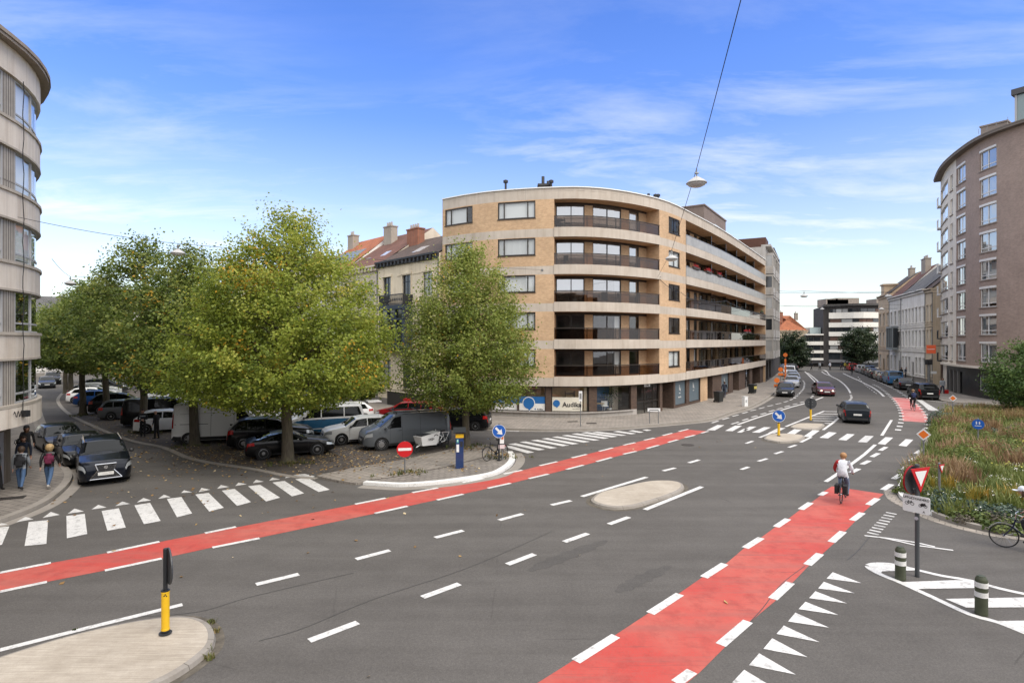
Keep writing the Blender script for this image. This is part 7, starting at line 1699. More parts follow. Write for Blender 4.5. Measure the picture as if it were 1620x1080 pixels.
# ------------------------------------------------------------------ signs and street furniture
SB = plain('sign_blue', (0.012, 0.10, 0.42), .35); SR = plain('sign_red', (0.50, 0.012, 0.016), .35); SWH = plain('sign_white', (0.72, 0.72, 0.71), .35); SY = plain('sleeve_yellow', (0.72, 0.43, 0.012), .45, var=.08); SO = plain('sign_orange', (0.75, 0.17, 0.02), .4); SBK = plain('sign_back', (0.055, 0.058, 0.062), .5, .2); SINK = plain('sign_ink', (0.015, 0.015, 0.017), .5); SNAVY = plain('meter_blue', (0.012, 0.035, 0.12), .35, coat=.4, var=.1)
def frame2(nrm):
 n = Vector((nrm[0], nrm[1], 0)).normalized(); x = Vector((-n.y, n.x, 0)); return n, x      # x runs to the right for somebody facing the sign
def flat(mb, c, x, pts, lift, n, mi=0): mb.face([Vector(c) + x * u + Vector((0, 0, v)) + n * lift for u, v in pts], mi)
def post(t, h, r=.038, mat=None, z0=0.0): m = MB(); m.tube((0, 0, z0), (0, 0, h), r, r, 12); m.lathe([(r * 1.05, 0), (r * .6, .012), (.005, .016)], (0, 0, h), 12); return m.build('post', mat or M_STEEL, t)
def face_cam(p): d = Vector((-p[0], -p[1])).normalized(); return (d.x, d.y)
def arrow_disc(t, z, r, nrm, yellow=None, base=.0):
 n, x = frame2(nrm); m = MB(); c = n * .06 + Vector((0, 0, z))
 m.disc(c, n, r, .025, 32, 0, 1); d = m.build('sign_disc', [SB, SBK], t)
 m = MB(); a = -math.pi / 4
 def rot(u, v): return (u * math.cos(a) - v * math.sin(a), u * math.sin(a) + v * math.cos(a))
 pts = [rot(u * r, v * r) for u, v in ((-.72, -.17), (.02, -.17), (.02, -.5), (.72, 0), (.02, .5), (.02, .17), (-.72, .17))]
 flat(m, c, x, [pts[0], pts[1], pts[5], pts[6]], .019, n); flat(m, c, x, [pts[2], pts[3], pts[4]], .019, n); m.build('arrow', SWH, d)
 m = MB(); k = 36
 for i in range(k):
  q = [(r * f * math.cos(2 * math.pi * (i + j) / k), r * f * math.sin(2 * math.pi * (i + j) / k)) for f, j in ((.99, 0), (.99, 1), (.93, 1), (.93, 0))]; flat(m, c, x, q, .017, n)
 m.build('rim', SWH, d)
 return d
def keep_right(name, label, pos, z, r, nrm, h, sleeve, group=None, base=.13):
 t = thing(name, label, 'traffic sign', (*pos, base), 0, group)
 post(t, h - base, .042, M_DARK); arrow_disc(t, z - base, r, nrm)
 if sleeve:
  m = MB(); a, b = sleeve[0] - base, sleeve[1] - base; m.lathe([(.062, a - .02), (.078, a), (.078, a + .03), (.074, a + .04), (.074, b - .04), (.078, b - .03), (.078, b), (.05, b + .015)], (0, 0, 0), 20); m.build('yellow_sleeve', SY, t)
  m = MB(); m.lathe([(.08, a - .03), (.08, a)], (0, 0, 0), 20); m.lathe([(.08, b), (.08, b + .02)], (0, 0, 0), 20); m.build('sleeve_ring', M_DARK, t)
 m = MB(); m.lathe([(.12, 0), (.12, .015), (.05, .03)], (0, 0, 0), 14); m.build('base_plate', M_DARK, t)
 return t
KG = 'keep-right signs on islands'
s1 = keep_right('keep_right_sign', 'yellow sleeved keep-right sign seen edge-on on the near left island', G(261.7, 1011), 1.47, .36, (.77, .64), 1.83, (.2, .98))
m = MB(); n, x = frame2(face_cam(G(261.7, 1011)))
for u, v in ((-.02, .8), (.0, .82), (.02, .79)): flat(m, n * .0765 + Vector((0, 0, -.02)), x, [(u - .012, v - .012), (u + .012, v - .012), (u + .008, v + .012), (u - .014, v + .01)], 0, n)
m.build('sticker', SINK, s1)
keep_right('keep_right_sign', 'blue keep-right sign on a yellow sleeve, on the small island in the zebra crossing', G(1232, 692), 1.36, .38, face_cam(G(1232, 692)), 1.7, (.16, .9))
q = G(1282.5, 667.5); t = keep_right('keep_right_sign', 'dark back of a keep-right sign on a yellow sleeve beside the hatched island', q, 1.4, .4, (-face_cam(q)[0], -face_cam(q)[1]), 1.75, (.16, .95))
n, x = frame2(face_cam(q)); m = MB()
for v in (-.09, .09):
 for u in (-.12, .12): flat(m, n * -.03 + Vector((0, 0, 1.27)), x, [(u - .05, v - .02), (u + .05, v - .02), (u + .05, v + .02), (u - .05, v + .02)], .012, n)
m.build('bracket', M_STEEL, t)
q = G(789.5, 731.5); t = keep_right('keep_right_sign', 'blue keep-right sign on a bare grey post at the rounded corner of the white kerb', q, 1.57, .335, face_cam(q), 1.92, None)
n, x = frame2((face_cam(q)[0] + .25, face_cam(q)[1])); m = MB(); c = Vector((.14, .03, 1.03)); flat(m, c, x, [(-.11, -.22), (.11, -.22), (.11, .22), (-.11, .22)], .0, n); flat(m, c, -x, [(-.11, -.22), (.11, -.22), (.11, .22), (-.11, .22)], -.006, n); pl = m.build('notice_plate', SWH, t)
m = MB(); flat(m, c, x, [(-.02, -.02), (.08, -.02), (.08, .16), (.0, .16)], .004, n); m.build('orange_mark', SO, pl)
c2 = Vector((.12, .02, .66)); m = MB(); flat(m, c2, x, [(-.16, -.1), (.16, -.1), (.16, .1), (-.16, .1)], .02, n); m.build('notice_plate', plain('pale_pink', (0.62, 0.5, 0.5), .5), t)
m = MB(); m.tube((.16, .12, 0), (.16, .12, 1.3), .04, .04, 10); m.build('second_post', M_STEEL, t)
# no entry sign
q = G(640.4, 752); t = thing('no_entry_sign', 'round red no-entry sign with white bar on a grey post on the footpath', 'traffic sign', (*q, .09)); post(t, 1.45, .035)
n, x = frame2(face_cam(q)); c = n * .05 + Vector((0, 0, 1.1)); m = MB(); m.disc(c, n, .355, .02, 34, 0, 1); d = m.build('sign_disc', [SR, SBK], t)
m = MB(); flat(m, c, x, [(-.29, -.06), (.29, -.06), (.29, .06), (-.29, .06)], .016, n); m.build('white_bar', SWH, d)
# parking meter
q = G(727, 743); t = thing('parking_meter', 'dark blue parking meter with yellow band and black cap beside the cycle lane', 'parking meter', (*q, .1), R(8))
m = MB();
for z0, z1, e in ((.0, .06, .01), (.06, 1.42, 0)): m.box(-.18 - e, .18 + e, -.15 - e, .15 + e, z0, z1)
m.build('cabinet', SNAVY, t)
m = MB(); m.box(-.185, .185, -.155, .155, 1.42, 1.6); m.build('yellow_band', SY, t)
m = MB(); m.box(-.19, .19, -.16, .16, 1.6, 1.66); m.mesh_add([(-.3, -.26, 1.66), (.3, -.26, 1.66), (.3, .26, 1.8), (-.3, .26, 1.8), (-.3, -.26, 1.7), (.3, -.26, 1.7), (.3, .26, 1.86), (-.3, .26, 1.86)], [(0, 3, 2, 1), (4, 5, 6, 7), (0, 1, 5, 4), (1, 2, 6, 5), (2, 3, 7, 6), (3, 0, 4, 7)]); m.mesh_add([(-.15, -.1, 1.66), (.15, -.1, 1.66), (.15, .15, 1.66), (-.15, .15, 1.66), (-.15, .0, 1.72), (.15, .0, 1.72), (.15, .2, 1.8), (-.15, .2, 1.8)], [(4, 5, 6, 7), (0, 1, 5, 4), (1, 2, 6, 5), (3, 0, 4, 7)]); m.build('solar_cap', M_DARK, t)
m = MB(); m.box(-.15, -.03, -.158, -.15, .76, 1.12); m.build('notice', SWH, t)
m = MB(); m.box(-.14, -.05, -.158, -.15, 1.2, 1.36); m.build('parking_sticker', plain('sticker_green', (0.1, 0.4, 0.36), .4), t)
m = MB(); m.box(.02, .14, -.156, -.15, 1.0, 1.25); m.build('screen', M_DARK, t)
text_mesh('P', .12, SWH, 'lettering', None, (0, 0, 0), (1, 0, 0), bold=True).parent = t
o = [c_ for c_ in t.children if c_.name.startswith('lettering')][0]; o.location = (-.095, -.162, 1.28); o.rotation_euler = (0, 0, 0)
# priority diamonds
def diamond(label, pos, z, hd, h, base=.1):
 t = thing('priority_sign', label, 'traffic sign', (*pos, base)); post(t, h - base, .035); n, x = frame2(face_cam(pos)); c = n * .05 + Vector((0, 0, z - base))
 for nm, s, l, mt in (('sign_plate', 1.0, .0, SWH), ('orange_field', .72, .006, SO)):
  m = MB(); flat(m, c, x, [(-hd * s, 0), (0, -hd * s), (hd * s, 0), (0, hd * s)], l + .006, n)
  if l == 0: flat(m, c, -x, [(-hd, 0), (0, -hd), (hd, 0), (0, hd)], -.004, n)
  m.build(nm, mt, t)
 return t
diamond('orange and white diamond priority sign at the street edge of the planted island, nearer one', G(1461, 741), 1.62, .285, 1.9)
diamond('orange and white diamond priority sign at the back of the planted island, farther one', G(1507.5, 668), 1.8, .25, 2.0)
q = (25.4, 31.0); t = thing('path_sign', 'round blue sign for walkers and cyclists standing among the plants', 'traffic sign', (*q, .1)); post(t, 1.72, .035); n, x = frame2(face_cam(q)); c = n * .05 + Vector((0, 0, 1.4)); m = MB(); m.disc(c, n, .27, .02, 30, 0, 1); d = m.build('sign_disc', [SB, SBK], t)
m = MB()
for u in (-.07, .06):
 flat(m, c, x, [(u - .02, .0), (u + .02, .0), (u + .035, .09), (u - .035, .09)], .016, n); flat(m, c, x, [(u - .03, .1), (u + .02, .1), (u + .02, .15), (u - .02, .15)], .016, n)
flat(m, c, x, [(-.14, -.1), (.14, -.1), (.14, -.07), (-.14, -.07)], .016, n); m.build('symbol', SWH, d)
# give way sign, round sign from behind and the plate
q = G(1451, 912); t = thing('sign_post', 'grey post with a large give-way triangle, a round sign and a white bicycle plate', 'traffic sign', (*q, 0)); post(t, 2.86, .052, plain('post_dark_grey', (0.07, 0.075, 0.08), .5, .3))
def triangle(t, c, nrm, s, post_off=.06):
 n, x = frame2(nrm); c = Vector(c) + n * post_off; h = s * .866
 def tri(k, mi, l, nm, mt, back=False):
  m = MB(); P = [(-s / 2 * k, h / 3 * k), (0, -2 * h / 3 * k), (s / 2 * k, h / 3 * k)]; flat(m, c, x, P, l, n)
  if back: flat(m, c, x, P[::-1], -.015, n);
  if back:
   for i in range(3):
    a, b = P[i], P[(i + 1) % 3]; A = [c + x * a[0] + Vector((0, 0, a[1])), c + x * b[0] + Vector((0, 0, b[1]))]; m.face([A[0] - n * .015, A[1] - n * .015, A[1], A[0]])
  return m.build(nm, mt, t)
 tri(1, 0, 0, 'give_way_triangle', SR, True); tri(.62, 0, .006, 'white_field', SWH)
sight = math.atan2(q[1], q[0])
triangle(t, (.03, .0, 2.58), (math.cos(sight - R(57) - 0) * 1, math.sin(sight - R(57)) * 1) if False else (math.cos(R(21 - 90)), math.sin(R(21 - 90))), .72)
dn = (math.cos(sight + R(58)), math.sin(sight + R(58))); n, x = frame2(dn); m = MB(); c = n * .08 + Vector((-.03, 0, 2.46)); m.disc(c, n, .36, .02, 34, 0, 1); rs = m.build('round_sign', [SR, SBK], t)
m = MB(); k = 36
for i in range(k): a, b = 2 * math.pi * i / k, 2 * math.pi * (i + 1) / k; V = [c + (x * math.cos(g) + Vector((0, 0, math.sin(g)))) * .362 + n * l for g, l in ((a, -.03), (b, -.03), (b, .02), (a, .02))]; m.face(V); m.face(V[::-1])
m.build('rim', SR, rs)
pn = face_cam(q); a_ = math.atan2(pn[1], pn[0]) - R(20); n, x = frame2((math.cos(a_), math.sin(a_))); c = n * .065 + Vector((.0, 0, 1.86)); m = MB()
W2, H2, cr = .30, .215, .045; out = []
for (cx_, cy_, a0) in ((W2 - cr, H2 - cr, 0), (-W2 + cr, H2 - cr, 90), (-W2 + cr, -H2 + cr, 180), (W2 - cr, -H2 + cr, 270)):
 for k in range(6): a = R(a0 + 90 * k / 5); out.append((cx_ + cr * math.cos(a), cy_ + cr * math.sin(a)))
flat(m, c, x, out, .0, n); flat(m, c, x, out[::-1], -.02, n)
for i in range(len(out)): a, b = out[i], out[(i + 1) % len(out)]; m.face([c + x * a[0] + Vector((0, 0, a[1])) - n * .02, c + x * b[0] + Vector((0, 0, b[1])) - n * .02, c + x * b[0] + Vector((0, 0, b[1])), c + x * a[0] + Vector((0, 0, a[1]))])
pl = m.build('exception_plate', SWH, t)
tx = text_mesh('UITGEZONDERD', .076, SINK, 'lettering', None, (0, 0, 0), (x.x, x.y), extrude=.001, bold=True); tx.parent = pl; tx.location = c + n * .004 + Vector((0, 0, .14))
def bike_icon(cx_, cy_, s, moped=False):
 m = MB()
 def ring(u, v, r, w):
  for i in range(18):
   a, b = 2 * math.pi * i / 18, 2 * math.pi * (i + 1) / 18; flat(m, c, x, [(u + r * math.cos(a), v + r * math.sin(a)), (u + r * math.cos(b), v + r * math.sin(b)), (u + (r - w) * math.cos(b), v + (r - w) * math.sin(b)), (u + (r - w) * math.cos(a), v + (r - w) * math.sin(a))], .004, n)
 def bar(a, b, w=.008):
  d = Vector((b[0] - a[0], b[1] - a[1])).normalized(); p_ = Vector((-d.y, d.x)) * w / 2; flat(m, c, x, [(a[0] - p_.x, a[1] - p_.y), (b[0] - p_.x, b[1] - p_.y), (b[0] + p_.x, b[1] + p_.y), (a[0] + p_.x, a[1] + p_.y)], .005, n)
 ring(cx_ - s * .55, cy_, s * .4, .012); ring(cx_ + s * .55, cy_, s * .4, .012)
 A, B_, C_, D_ = (cx_ - s * .55, cy_), (cx_ - s * .2, cy_ + s * .5), (cx_ + s * .4, cy_ + s * .5), (cx_ - s * .02, cy_)
 for p_, q_ in ((A, B_), (A, D_), (B_, D_), (D_, C_), (B_, C_), ((cx_ + s * .55, cy_), (cx_ + s * .34, cy_ + s * .72))): bar(p_, q_, .011 if not moped else .03)
 bar((cx_ - s * .32, cy_ + s * .58), (cx_ - s * .08, cy_ + s * .58), .015); m.build('bicycle_symbol', SINK, pl)
bike_icon(-.145, .0, .11); bike_icon(.15, -.01, .1, True)
tx = text_mesh('A', .07, SINK, 'lettering', None, (0, 0, 0), (x.x, x.y), extrude=.001, bold=True); tx.parent = pl; tx.location = c + n * .004 + Vector((x.x * .17, x.y * .17, -.16))
for o in pl.children:
 if o.name.startswith('lettering'): o.rotation_euler = (0, 0, 0)
m = MB(); m.disc(n * .055 + Vector((0, 0, 1.5)), n, .045, .004, 14); m.build('sticker', plain('sticker_grey', (0.4, 0.38, 0.42), .5), t)
m = MB()
for z in (2.25, 2.7): m.tube((-.12, -.02, z), (.12, .05, z), .014, .014, 6)
m.build('bracket', M_STEEL, t)
q = G(1486, 802); t = thing('give_way_sign', 'small give-way sign on a grey post inside the planted island kerb', 'traffic sign', (*q, .1)); post(t, 1.5, .04); triangle(t, (.04, 0, 1.35), (math.cos(R(-62)), math.sin(R(-62))), .36, .05)
# bollards
def bollard(label, pos, h):
 t = thing('bollard', label, 'bollard', (*pos, 0.006), 0, 'striped bollards on the hatched area'); r = .118
 G_ = plain('bollard_green', (0.045, 0.052, 0.028), .55, var=.25, vscale=6)
 m = MB(); m.lathe([(r * 1.02, 0), (r * 1.02, .04), (r, .06), (r, h - .1), (r * .9, h - .06), (r * .72, h - .02), (r * .68, h - .02), (r * .62, h), (.02, h + .005)], (0, 0, 0), 24); m.build('post', G_, t, smooth=True)
 for a, b in ((h - .45, h - .34), (h - .24, h - .13)): m = MB(); m.lathe([(r + .001, a), (r + .006, a), (r + .006, b), (r + .001, b)], (0, 0, 0), 24); m.build('white_band', painted('band_white_%d' % (h * 100), (0.72, 0.71, 0.69), (0.3, 0.3, 0.28), .2), t, smooth=True)
bollard('green bollard with two white bands beside the bicycle plate post', G(1424.5, 916), .82)
bollard('green bollard with two white bands farther right on the hatched area', G(1552.5, 971), .84)
# small things on the right-hand pavement
q = G(918.3, 677); t = thing('name_post', 'thin grey post with a narrow white name sign in front of the hearing shop', 'sign', (*q, .12)); post(t, 2.45, .03); m = MB(); m.box(-.12, .12, -.05, -.03, 1.75, 2.45); m.build('sign_plate', SWH, t); m = MB(); m.box(-.07, .07, -.054, -.05, 1.9, 2.3); m.build('symbol', plain('ink_grey', (0.2, .2, .2), .6), t); m = MB(); m.box(-.05, .05, -.055, -.03, 1.35, 1.55); m.build('sticker', M_DARK, t)
q0, q1 = G(1027.6, 672.4), G(1041.5, 672.4); t = thing('street_name_board', 'white street name board on two grey posts before the entrance door', 'sign', (*q0, .12)); d = Vector((q1[0] - q0[0], q1[1] - q0[1])); m = MB()
for f in (0, 1): m = MB(); m.tube((d.x * f, d.y * f, 0), (d.x * f, d.y * f, .95), .03, .03, 10); m.build('post', M_STEEL, t)
m = MB(); u = d.normalized(); m.obox((d.x * .5, d.y * .5), u, d.length * .72, .02, .86, 1.1); pl = m.build('board', SWH, t); m = MB(); m.obox((d.x * .5, d.y * .5 - .024), u, d.length * .5, .003, .95, 1.0); m.build('ink_line', SINK, pl)
q = G(1178.5, 644.5); t = thing('signal_cabinet', 'small white square post cabinet near the kerb of the right-hand pavement', 'cabinet', (*q, .12), R(30)); m = MB(); m.box(-.22, .22, -.15, .15, 0, .85); m.build('cabinet', SWH, t); m = MB(); m.box(-.24, .24, -.17, .17, .85, .9); m.build('cap', SWH, t); m = MB(); m.box(-.1, .1, -.156, -.15, .35, .6); m.build('label', plain('label_grey', (.35, .35, .35), .5), t)
def bin_(label, pos, rot, band):
 t = thing('wheelie_bin', label, 'bin', (*pos, .12), rot); m = MB(); m.mesh_add([(-.26, -.3, .08), (.26, -.3, .08), (.26, .3, .08), (-.26, .3, .08), (-.31, -.36, 1.0), (.31, -.36, 1.0), (.31, .36, 1.0), (-.31, .36, 1.0)], [(0, 3, 2, 1), (4, 5, 6, 7), (0, 1, 5, 4), (1, 2, 6, 5), (2, 3, 7, 6), (3, 0, 4, 7)]); m.build('body', plain('bin_dark', (0.02, 0.022, 0.022), .5), t)
 m = MB(); m.box(-.33, .33, -.38, .4, 1.0, 1.05); m.build('lid', M_DARK, t)
 for sd in (-1, 1): m = MB(); m.tube((sd * .27, .3, .1), (sd * .31, .3, .1), .1, .1, 14); m.build('wheel', M_BLACK, t)
 if band: m = MB(); m.box(-.3, .3, -.352, -.33, .55, .85); m.build('yellow_band', plain('band_pale_yellow', (0.5, 0.42, 0.12), .5), t)
bin_('dark wheelie bin standing by the shop wall on the right-hand pavement', G(1137, 638), R(30), False)
bin_('dark wheelie bin with a yellow band near the end of the corner building', G(1190.5, 624), R(40), True)
# orange temporary signs
for px, py, z, b, lab in ((1229, 624, 1.5, 0, 'orange temporary road sign by the first parked black hatchback'), (1235, 614, 2.3, 0, 'double orange temporary road sign on the left pavement of the far street'), (1242.5, 608, 4.0, 1, 'tall orange and white striped temporary sign beside the parked row')):
 q = G(px, py); t = thing('temporary_sign', lab, 'road sign', (*q, .12), 0, 'orange temporary road signs'); post(t, z + .3, .03); n, x = frame2(face_cam(q)); m = MB(); m.disc(n * .06 + Vector((0, 0, z)), n, .28, .02, 24, 0, 1); m.build('sign_disc', [SO, SBK], t)
 if b:
  for k in range(6): m = MB(); flat(m, n * .05, x, [(-.12, .5 + k * .5), (.12, .5 + k * .5), (.12, .95 + k * .5), (-.12, .95 + k * .5)], .0, n); m.build('stripe', SO, t)
 else: m = MB(); flat(m, n * .05 + Vector((0, 0, z - .62)), x, [(-.3, -.16), (.3, -.16), (.3, .16), (-.3, .16)], .0, n); m.build('plate', SO, t)
# orange hanging shop sign and pole on the right
q = atd(1473, 71.5); t = thing('shop_sign', 'orange-red hanging shop sign on the narrow cream house in the far street', 'sign', (*q, 4.5)); m = MB(); n, x = frame2(face_cam(q)); m.obox((0, 0), (x.x, x.y), .48, .09, 0, 1.05); m.build('box', plain('sign_orange_red', (0.72, 0.10, 0.02), .4), t); m = MB(); flat(m, n * .095, x, [(-.38, .5), (.38, .5), (.38, .56), (-.38, .56)], 0, n); m.build('line', SWH, t); m = MB(); m.tube((0, 0, .95), (2.2, .8, .95), .03, .03, 6); m.build('bracket', M_DARK, t)
q = atd(1469.5, 68.5); t = thing('signal_pole', 'grey pole with a small box standing before the cream house in the far street', 'pole', (*q, .12)); post(t, 3.3, .16); m = MB(); m.box(-.28, .28, -.25, .25, 3.1, 3.7); m.build('box', M_DARK, t); m = MB(); m.box(.2, .9, -.05, .0, 2.0, 2.3); m.build('name_plate', SWH, t)

# ------------------------------------------------------------------ suspended street lamps and their wires
LAMPG = 'street lamps hung on wires across the streets'
ALU = plain('lamp_shade', (0.46, 0.45, 0.43), .4, .3); DIFF = plain('lamp_bowl', (0.55, 0.56, 0.55), .15, 0, .5)
def lamp(label, loc, d=.62, tilt=0.0):
 t = thing('hanging_lamp', label, 'street lamp', loc, 0, LAMPG); r = d / 2
 m = MB(); m.lathe([(.06 * d, .34 * d), (.12 * d, .30 * d), (r * .45, .24 * d), (r * .8, .12 * d), (r, .02 * d), (r, -.01 * d), (r * .9, -.01 * d)], (0, 0, 0), 28); m.build('shade', ALU, t, smooth=True)
 m = MB(); m.lathe([(r * .9, .0), (r * .8, -.10 * d), (r * .5, -.17 * d), (.02, -.19 * d)], (0, 0, 0), 24); m.build('bowl', DIFF, t, smooth=True)
 m = MB(); m.tube((0, 0, .32 * d), (0, 0, .52 * d), .035 * d, .035 * d, 8); m.tube((-.09 * d, 0, .5 * d), (.09 * d, 0, .5 * d), .05 * d, .05 * d, 8); m.tube((0, 0, .5 * d), (0, 0, .72 * d), .02, .02, 6); m.build('hanger', M_STEEL, t)
 return t
def wire(label, pts, r=.012, sag=.0, name='overhead_wire'):
 P = []
 for a, b in zip(pts, pts[1:]):
  a, b = Vector(a), Vector(b)
  for k in range(13):
   u = k / 12; q = a.lerp(b, u); q.z -= sag * 4 * u * (1 - u); P.append(q)
 m = MB(); m.poly_tube(P, r, 5); return tag(m.build(name, M_DARK), label, 'wire')
wc = Vector((12.1, 47.3, 11.35)); la = (5.84, 18.0, 11.0); lb = (8.42, 30.0, 10.35)
lamp('large hanging lamp highest over the junction, nearest of all the lamps', la, .64); lamp('hanging lamp in front of the corner building balconies, on the long wire', lb, .66)
wire('long thin wire carrying two lamps from the top of the picture to the corner building', [(3.1, 5.0, 13.2), (la[0], la[1], la[2] + .46), (lb[0], lb[1], lb[2] + .46), tuple(wc)], .010, .03)
q = CPATH.at(SX(1043), .1); wire('thin cable running along the corner building from the wire hook to the right', [(wc.x, wc.y - .1, wc.z), (14.6, 49.0, 10.2), (17.0, 52.2, 10.0), (23, 61.3, 10.4), (37.0, 82.0, 9.6)], .02, .25)
wl0 = (-17.9, 20.6, 10.5); lc = (-14.62, 24.9, 9.85); w1 = CPATH.at(SX(858), .15)
lamp('hanging lamp in front of the tree tops left of the largest tree', lc, .6)
wire('wire from the curved building across the tree tops to the corner building', [wl0, (lc[0], lc[1], lc[2] + .43), (w1.x, w1.y, 11.5)], .011, .1)
ld = (-26.4, 34.0, 9.45); lamp('small hanging lamp over the side street beside the curved building', ld, .62)
wire('wire over the side street holding the small lamp', [(-22.0, 27.2, 9.95), (ld[0], ld[1], ld[2] + .43), (-18, 60, 12.4)], .011, .1)
z1 = hgt(467, 62); le_ = (*atd(1272, 62), z1 - .1); lamp('white hanging lamp over the middle of the far street', le_, .78)
wire('upper wire across the far street between the blocks', [(*atd(1225, 92), hgt(459, 92)), (le_[0], le_[1], le_[2] + .56), (*atd(1484, 72), hgt(463, 72))], .022, .12)
lf = (*atd(1300.5, 98), hgt(489, 98)); lamp('farthest small hanging lamp before the white banded block', lf, .7); wire('lower wire across the far street with the farthest lamp', [(*atd(1231, 104), hgt(483, 104)), (lf[0], lf[1], lf[2] + .5), (*atd(1420, 93), hgt(488, 93))], .024, .12)
for px, py, Z, lab in ((1405.5, 469, 78, 'hanging lamp close to the old houses on the right, upper one'), (1394.5, 489, 92, 'hanging lamp close to the old houses on the right, lower one')):
 c = (*atd(px, Z), hgt(py, Z)); lamp(lab, c, .95 if Z < 80 else .8); wire('short wire holding the %s lamp by the old houses' % ('upper' if Z < 80 else 'lower'), [(c[0] - 14, c[1] + 5, c[2] + .9), (c[0], c[1], c[2] + .65), (c[0] + 7, c[1] - 2, c[2] + .9)], .02, .05)
# hooks on the corner building
for s_, z in ((SX(858), 11.5), (SX(1043), 11.35)):
 m = MB(); p0 = CPATH.at(s_, 0); p1 = CPATH.at(s_, .16); m.tube((p0.x, p0.y, z), (p1.x, p1.y, z), .02, .02, 6); m.disc((p0.x, p0.y - .02, z), CPATH.nrm(s_), .09, .03, 12); m.build('wire_hook', M_STEEL, corner_b, world=True)
# ------------------------------------------------------------------ bicycles
def bicycle(name, label, pos, heading, col=BLK, lean=0.0, group=None, kind='city', z=0.0, fender=True, bag=None, steer=0.0):
 t = thing(name, label, 'bicycle', (pos[0], pos[1], z), R(heading), group); t.rotation_euler = (R(lean), 0, R(heading))
 wb = 1.08; r = .345; fm = paint(col); xr, xf = -wb / 2, wb / 2
 def whl(x):
  m = MB(); n = 32; V = []; Fc = []
  for a in range(n):
   for k in range(6): q = 2 * math.pi * k / 6; rr = r - .018 + .018 * math.cos(q); V.append((rr * math.cos(2 * math.pi * a / n), .017 * math.sin(q), rr * math.sin(2 * math.pi * a / n)))
  for a in range(n):
   for k in range(6): Fc.append((a * 6 + k, a * 6 + (k + 1) % 6, ((a + 1) % n) * 6 + (k + 1) % 6, ((a + 1) % n) * 6 + k))
  m.mesh_add(V, Fc); w = m.build('wheel', TYRE, t, smooth=True); w.location = (x, 0, r)
  m = MB()
  for a in range(14): c, s = math.cos(2 * math.pi * a / 14), math.sin(2 * math.pi * a / 14); m.tube((0, .02 * (-1) ** a, 0), (c * (r - .035), 0, s * (r - .035)), .0025, .0025, 3, cap=False)
  m.tube((0, -.04, 0), (0, .04, 0), .022, .022, 8); m.build('spokes', CHROME, w)
  if fender:
   m = MB(); P = [((r + .025) * math.cos(R(a)), 0, (r + .025) * math.sin(R(a))) for a in (range(20, 170, 12) if x > 0 else range(10, 190, 12))]; m.poly_tube(P, .018, 4); m.build('mudguard', M_DARK if kind != 'silver' else CHROME, w)
  return w
 whl(xr); whl(xf)
 bb = (-.08, 0, .29); st = (-.26, 0, .82); hd0 = (.34, 0, .62); hd1 = (.28, 0, .86); ax = (xr, 0, r)
 m = MB(); m.tube(bb, st, .017); m.tube(bb, hd0, .021); m.tube((-.2, 0, .68) if kind == 'city' else st, (.3, 0, .80), .018); m.tube(hd0, hd1, .022)
 for sd in (-1, 1): m.tube((bb[0], sd * .03, bb[2]), (ax[0], sd * .055, ax[2]), .01); m.tube((st[0], sd * .02, .76), (ax[0], sd * .055, ax[2]), .009); m.tube((hd0[0], sd * .04, hd0[2]), (xf, sd * .05, r), .012)
 for sd in (-1, 1): m.tube((-.3, sd * .05, .70), (-.62, sd * .06, .71), .007); m.tube((-.6, sd * .06, .71), (ax[0], sd * .06, ax[2]), .006)
 m.build('frame', fm, t)
 m = MB(); m.lathe([(.02, -.025), (.09, -.02), (.1, .01), (.06, .035), (.01, .04)], (0, 0, 0), 14); m.v = [(st[0] - .02 + a * 1.35, b * .85, .93 + c) for a, b, c in m.v]; m.tube(st, (st[0] - .01, 0, .92), .013); m.build('saddle', M_BLACK, t, smooth=True)
 m = MB(); m.tube(hd1, (.27, 0, 1.0), .013)
 for sd in (-1, 1): m.poly_tube([(.27, 0, 1.0), (.28, sd * .1, 1.03), (.22, sd * .25, 1.05), (.08, sd * .29, 1.03)], .011, 6)
 m.build('handlebar', CHROME, t)
 for sd in (-1, 1): m = MB(); m.tube((.14, sd * .285, 1.04), (.05, sd * .29, 1.03), .018); m.build('grip', M_BLACK, t)
 m = MB(); m.tube((bb[0], -.035, bb[2]), (bb[0], -.045, bb[2]), .09, .09, 16)
 for sd in (-1, 1): e = (bb[0] + sd * .12, sd * .09, bb[2] - sd * .12); m.tube((bb[0], sd * .06, bb[2]), e, .011); m.box(e[0] - .05, e[0] + .05, e[1] + (0 if sd > 0 else -.09), e[1] + (.09 if sd > 0 else 0), e[2] - .012, e[2] + .012)
 m.build('crank', M_DARK, t)
 m = MB(); m.disc((-.72, 0, .58), (-1, 0, 0), .03, .03, 10); m.build('rear_light', TAIL, t)
 if bag:
  for sd in (-1, 1): m = MB(); m.box(-.72, -.36, min(sd * .08, sd * .2), max(sd * .08, sd * .2), .38, .70); m.build('pannier', bag, t)
 return t
